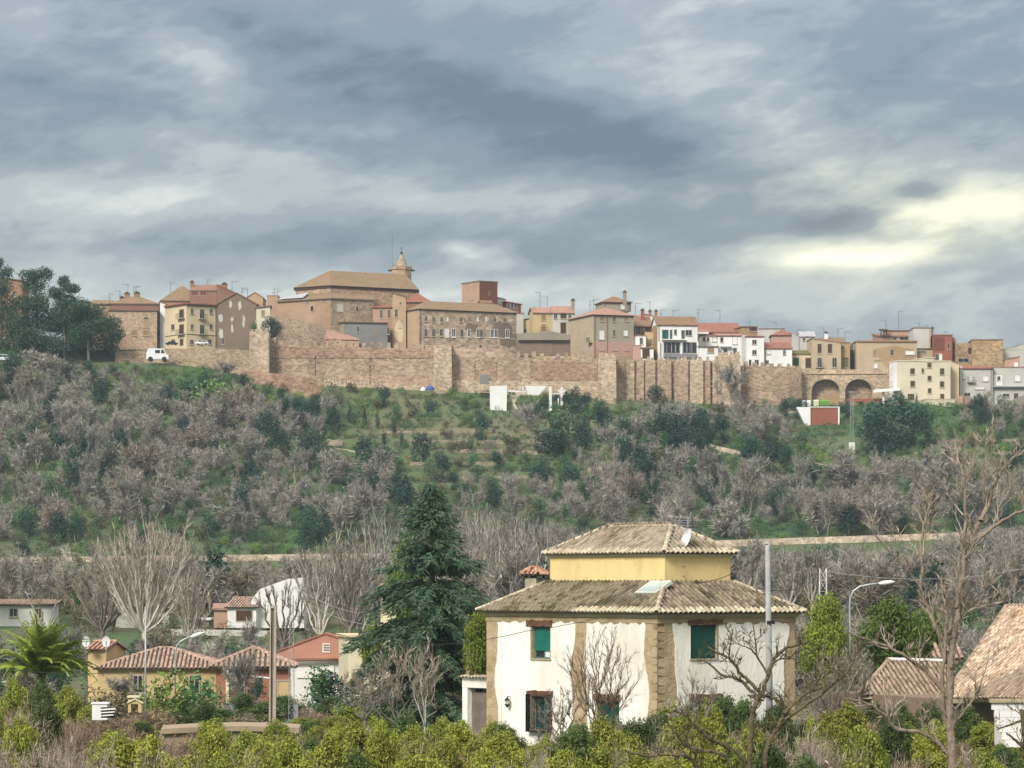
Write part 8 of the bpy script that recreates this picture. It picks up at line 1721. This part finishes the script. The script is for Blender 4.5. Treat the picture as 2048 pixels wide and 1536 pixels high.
fan_tree('reddish bare shrub tree left of the low tiled wing', 1665, 1480, 1300, 80, 112, 12, M_barkg, M_twb, 47, 4000, .010, 'bare_tree', .045)
def smooth(pts, n=5):
    pts = np.array(pts, float); out = []
    for i in range(len(pts)-1):
        p0, p1, p2, p3 = pts[max(i-1, 0)], pts[i], pts[i+1], pts[min(i+2, len(pts)-1)]
        for j in range(n): t = j/n; out.append(.5*((2*p1)+(-p0+p2)*t+(2*p0-5*p1+4*p2-p3)*t*t+(-p0+3*p1-3*p2+p3)*t**3))
    out.append(pts[-1]); return np.array(out)
def drawn_tree(label, px0, base, Y, limbs, mtr, mtw, seed, side=1.0, tw=.8, nfine=2200, thin=.5, up=.35, name='bare_tree', dens=7):
    """limbs: [(start width px, end width px, depth drift m, [(px,py)...])]"""
    rng = np.random.default_rng(seed); t = thing(name, label, 'tree', P(px0, base, Y)); o = np.array(t.location); s = Y/F; segs, tips = [], []
    def side_shoots(pts, r, lvl, L0):
        n = len(pts); k = max(2, int(dens*side*(1 if lvl else 1)*min(2.2, np.linalg.norm(pts[-1]-pts[0])/1.6)))
        for i in range(k):
            u = rng.uniform(.18, 1.0); j = min(n-2, int(u*(n-1))); p = pts[j]; d = unit(pts[j+1]-pts[j]); perp = unit(np.cross(d, rng.normal(size=3))); nd = unit(d*.55+perp*.8+np.array([0, 0, up])); L_ = L0*rng.uniform(.45, 1.2)*(1.15-.5*u)
            m_ = 6; q_ = [p]; dd = nd.copy()
            for _ in range(m_): dd = unit(dd+rng.normal(size=3)*.16+np.array([0, 0, .06])); q_.append(q_[-1]+dd*L_/m_)
            rr = r[j]*rng.uniform(.3, .5); rr = min(max(rr, .007), .035); segs.append((q_, np.linspace(rr, .004, m_+1))); q_ = np.array(q_); tips.append((q_, dd))
            if lvl < 1: side_shoots(q_, np.linspace(rr, .005, m_+1), lvl+1, L_*.55)
    for w0, w1, dr, pl_ in limbs:
        if pl_[0][1] >= 1555: pl_ = [(pl_[0][0], HY-(T1(X(pl_[0][0], Y), Y)-.3)/Y*F), ((pl_[0][0]*2+pl_[1][0])/3, 1640)]+pl_[1:]
        pts = smooth([((px-px0)*s, 0, (base-py)*s) for px, py in pl_]); n = len(pts); pts[:, 1] += dr*np.linspace(0, 1, n)**1.3; pts[1:-1] += rng.normal(size=(n-2, 3))*.018*min(1, w0*s*6)
        r = np.linspace(w0, w1, n)*s/2; segs.append((pts, r)); side_shoots(pts, r, 0, tw); tips.append((pts[n//2:], unit(pts[-1]-pts[-2])))
    V, Fq = seg_tubes(segs[:0]+[(a, b) for a, b in segs if b[0] > .03], 9); link('trunk', npmesh('trunk', V, Fq, mtr), t, ).data.polygons.foreach_set('use_smooth', [True]*len(Fq))
    V, Fq = seg_tubes([(a, b) for a, b in segs if b[0] <= .03], 4); link('branches', npmesh('branches', V, Fq, mtw), t)['kind'] = 'stuff'
    P0 = np.empty((nfine, 3)); D = np.empty((nfine, 3))
    for i in range(nfine):
        pts, dd = tips[int(rng.integers(len(tips)))]; m_ = len(pts)-1; a = rng.random()*m_; j = min(m_-1, int(a)); P0[i] = pts[j]+(pts[j+1]-pts[j])*(a-j); D[i] = unit(pts[j+1]-pts[j])
    D = unit(D+rng.normal(size=D.shape)*.55+np.array([0, 0, up*.7])); V, Fq = twig_blades(rng, P0, P0+D*tw*.38*rng.uniform(.3, 1.3, nfine)[:, None], thin*.012*rng.uniform(.7, 1.3, nfine)+.003); link('twigs', npmesh('twigs', V, Fq, mtw, np.repeat(rng.random(nfine), 4)), t); return t
M_trk = mat('grey_brown_bark', (0.20, 0.155, 0.115), (0.105, 0.08, 0.06), (0.27, 0.215, 0.165), scale=3, bump=.9, bscale=12, contrast=(.3, .7), stretch=(1, 1, .35))
M_trd = mat('dark_bark', (0.095, 0.070, 0.050), (0.055, 0.042, 0.032), (0.14, 0.115, 0.06), scale=3, bump=.9, bscale=12, contrast=(.3, .7))
M_twn = mat('tan_shoots', (0.40, 0.335, 0.265), (0.26, 0.21, 0.165), scale=1.5, bump=0)
drawn_tree('tall leafless tree with a thick grey trunk and upswept limbs at the right', 1906, 1560, 82, [
    (19.7, 14.4, 0, [(1908, 1560), (1903, 1480), (1900, 1400), (1903, 1310), (1908, 1270)]),
    (14.8, 9.6, .3, [(1908, 1275), (1920, 1200), (1930, 1130), (1946, 1080), (1962, 1040)]),
    (10.7, 4.0, .6, [(1962, 1042), (1980, 1000), (1992, 965), (2020, 925), (2060, 895)]),
    (9.0, 2.4, -.5, [(1944, 1085), (1985, 1055), (2010, 1037), (2040, 1022), (2047, 1015)]),
    (10.7, 3.2, .4, [(1912, 1215), (1925, 1150), (1930, 1080), (1934, 1030), (1930, 985), (1926, 940), (1922, 905)]),
    (4.1, 1.6, -.3, [(1930, 985), (1938, 950), (1945, 912)]), (4.1, 1.6, .3, [(1926, 1030), (1912, 1010), (1897, 985)]), (4.1, 1.6, .2, [(1928, 950), (1918, 920), (1916, 893)]),
    (9.8, 3.2, -.4, [(1886, 1420), (1884, 1350), (1889, 1280), (1893, 1230), (1890, 1190), (1886, 1168)]),
    (12.3, 5.6, .5, [(1900, 1330), (1880, 1270), (1862, 1225), (1848, 1190), (1846, 1150)]), (6.6, 2.4, .2, [(1846, 1150), (1842, 1100), (1848, 1060), (1858, 1020), (1868, 985)]), (4.9, 1.6, -.4, [(1848, 1190), (1830, 1160), (1800, 1125), (1770, 1095), (1738, 1058)]),
    (4.1, 1.6, .3, [(1845, 1110), (1850, 1070), (1846, 1040), (1826, 1010)]), (10.7, 3.2, -.6, [(1897, 1400), (1860, 1350), (1820, 1320), (1770, 1293), (1725, 1278), (1690, 1262)]),
    (10.7, 3.2, -.8, [(1903, 1520), (1880, 1490), (1840, 1465), (1790, 1458), (1765, 1430), (1730, 1405), (1690, 1395)]), (4.9, 1.6, .5, [(1905, 1300), (1915, 1268), (1922, 1235), (1960, 1210), (1975, 1180), (2010, 1150)]),
    (4.9, 1.6, .4, [(1912, 1255), (1935, 1225), (1965, 1214), (2000, 1205), (2048, 1180)]), (3.3, 1.2, -.4, [(2000, 952), (1985, 930), (1975, 905), (1974, 880)]), (3.3, 1.2, .3, [(1972, 1020), (1975, 960), (1965, 930), (1950, 905)]),
    (4.9, 1.6, .5, [(1900, 1460), (1930, 1420), (1955, 1390), (1975, 1340), (1985, 1300)]), (3.3, 1.2, 0, [(1992, 1042), (2000, 1010), (2018, 985), (2030, 960)])], M_trk, M_twn, 5, .85, .8, 4200, .6, .6, 'bare_tree', 7)
drawn_tree('dark gnarled fruit tree with spreading crooked boughs in front of the right villa wall', 1500, 1570, 77, [
    (12.8, 9.6, 0, [(1495, 1570), (1500, 1500), (1505, 1440), (1512, 1400), (1528, 1390)]), (10.5, 6.4, .3, [(1525, 1568), (1535, 1500), (1560, 1450), (1570, 1425), (1560, 1405), (1545, 1395), (1528, 1392)]),
    (8.2, 4.0, -.3, [(1528, 1392), (1500, 1365), (1478, 1343), (1460, 1318), (1440, 1308), (1415, 1295)]), (7.5, 3.2, .2, [(1516, 1396), (1490, 1368), (1470, 1355), (1448, 1352), (1415, 1325), (1395, 1320)]),
    (9.0, 4.8, .4, [(1525, 1392), (1536, 1350), (1545, 1325), (1565, 1302), (1590, 1292), (1620, 1283)]), (3.8, 1.6, 0, [(1545, 1326), (1562, 1318), (1590, 1318), (1620, 1326)]),
    (4.5, 1.6, -.2, [(1536, 1350), (1515, 1315), (1500, 1298), (1480, 1290), (1460, 1280)]), (3.8, 1.6, 0, [(1513, 1310), (1510, 1275), (1505, 1240)]), (3.8, 1.6, 0, [(1458, 1316), (1462, 1280), (1466, 1258)]),
    (9.0, 4.0, -.5, [(1500, 1530), (1450, 1490), (1420, 1478), (1395, 1455), (1370, 1430), (1345, 1420)]), (9.8, 4.0, -.6, [(1490, 1560), (1455, 1520), (1400, 1500), (1370, 1490), (1345, 1460), (1325, 1435)]),
    (9.8, 4.8, -.4, [(1440, 1568), (1390, 1525), (1340, 1508), (1290, 1510), (1250, 1500)]), (6.8, 3.2, .4, [(1568, 1428), (1590, 1405), (1620, 1385), (1660, 1370)]), (6.8, 3.2, .5, [(1570, 1440), (1640, 1390), (1690, 1350), (1710, 1320), (1725, 1285)])], M_trd, M_trd, 8, 1.1, .55, 1500, .6, .25, 'gnarled_tree', 9)
drawn_tree('dark bare branch tips reaching in from the right edge at the bottom', 2060, 1560, 88, [(14, 8, 0, [(2065, 1580), (2052, 1500), (2046, 1440), (2044, 1420)]), (8, 3, -.3, [(2050, 1500), (2030, 1480), (2010, 1466)]), (6, 2, .2, [(2046, 1440), (2015, 1452), (1995, 1460)])], M_trd, M_trd, 9, .6, .6, 200)
# ------------------------------------------------------------------ thin valley haze
hm = bpy.data.materials.new('haze'); hm.use_nodes = True; hn = hm.node_tree; hn.nodes.clear()
pv = hn.nodes.new('ShaderNodeVolumePrincipled'); pv.inputs['Color'].default_value = (.68, .85, 1.0, 1); pv.inputs['Density'].default_value = 0.00011; pv.inputs['Anisotropy'].default_value = 0.2
ho = hn.nodes.new('ShaderNodeOutputMaterial'); hn.links.new(pv.outputs[0], ho.inputs['Volume'])
mb = MB(); mb.box(-2050, 2050, -650, 2550, -42, 92); o = mb.build('haze', hm); o['kind'] = 'stuff'
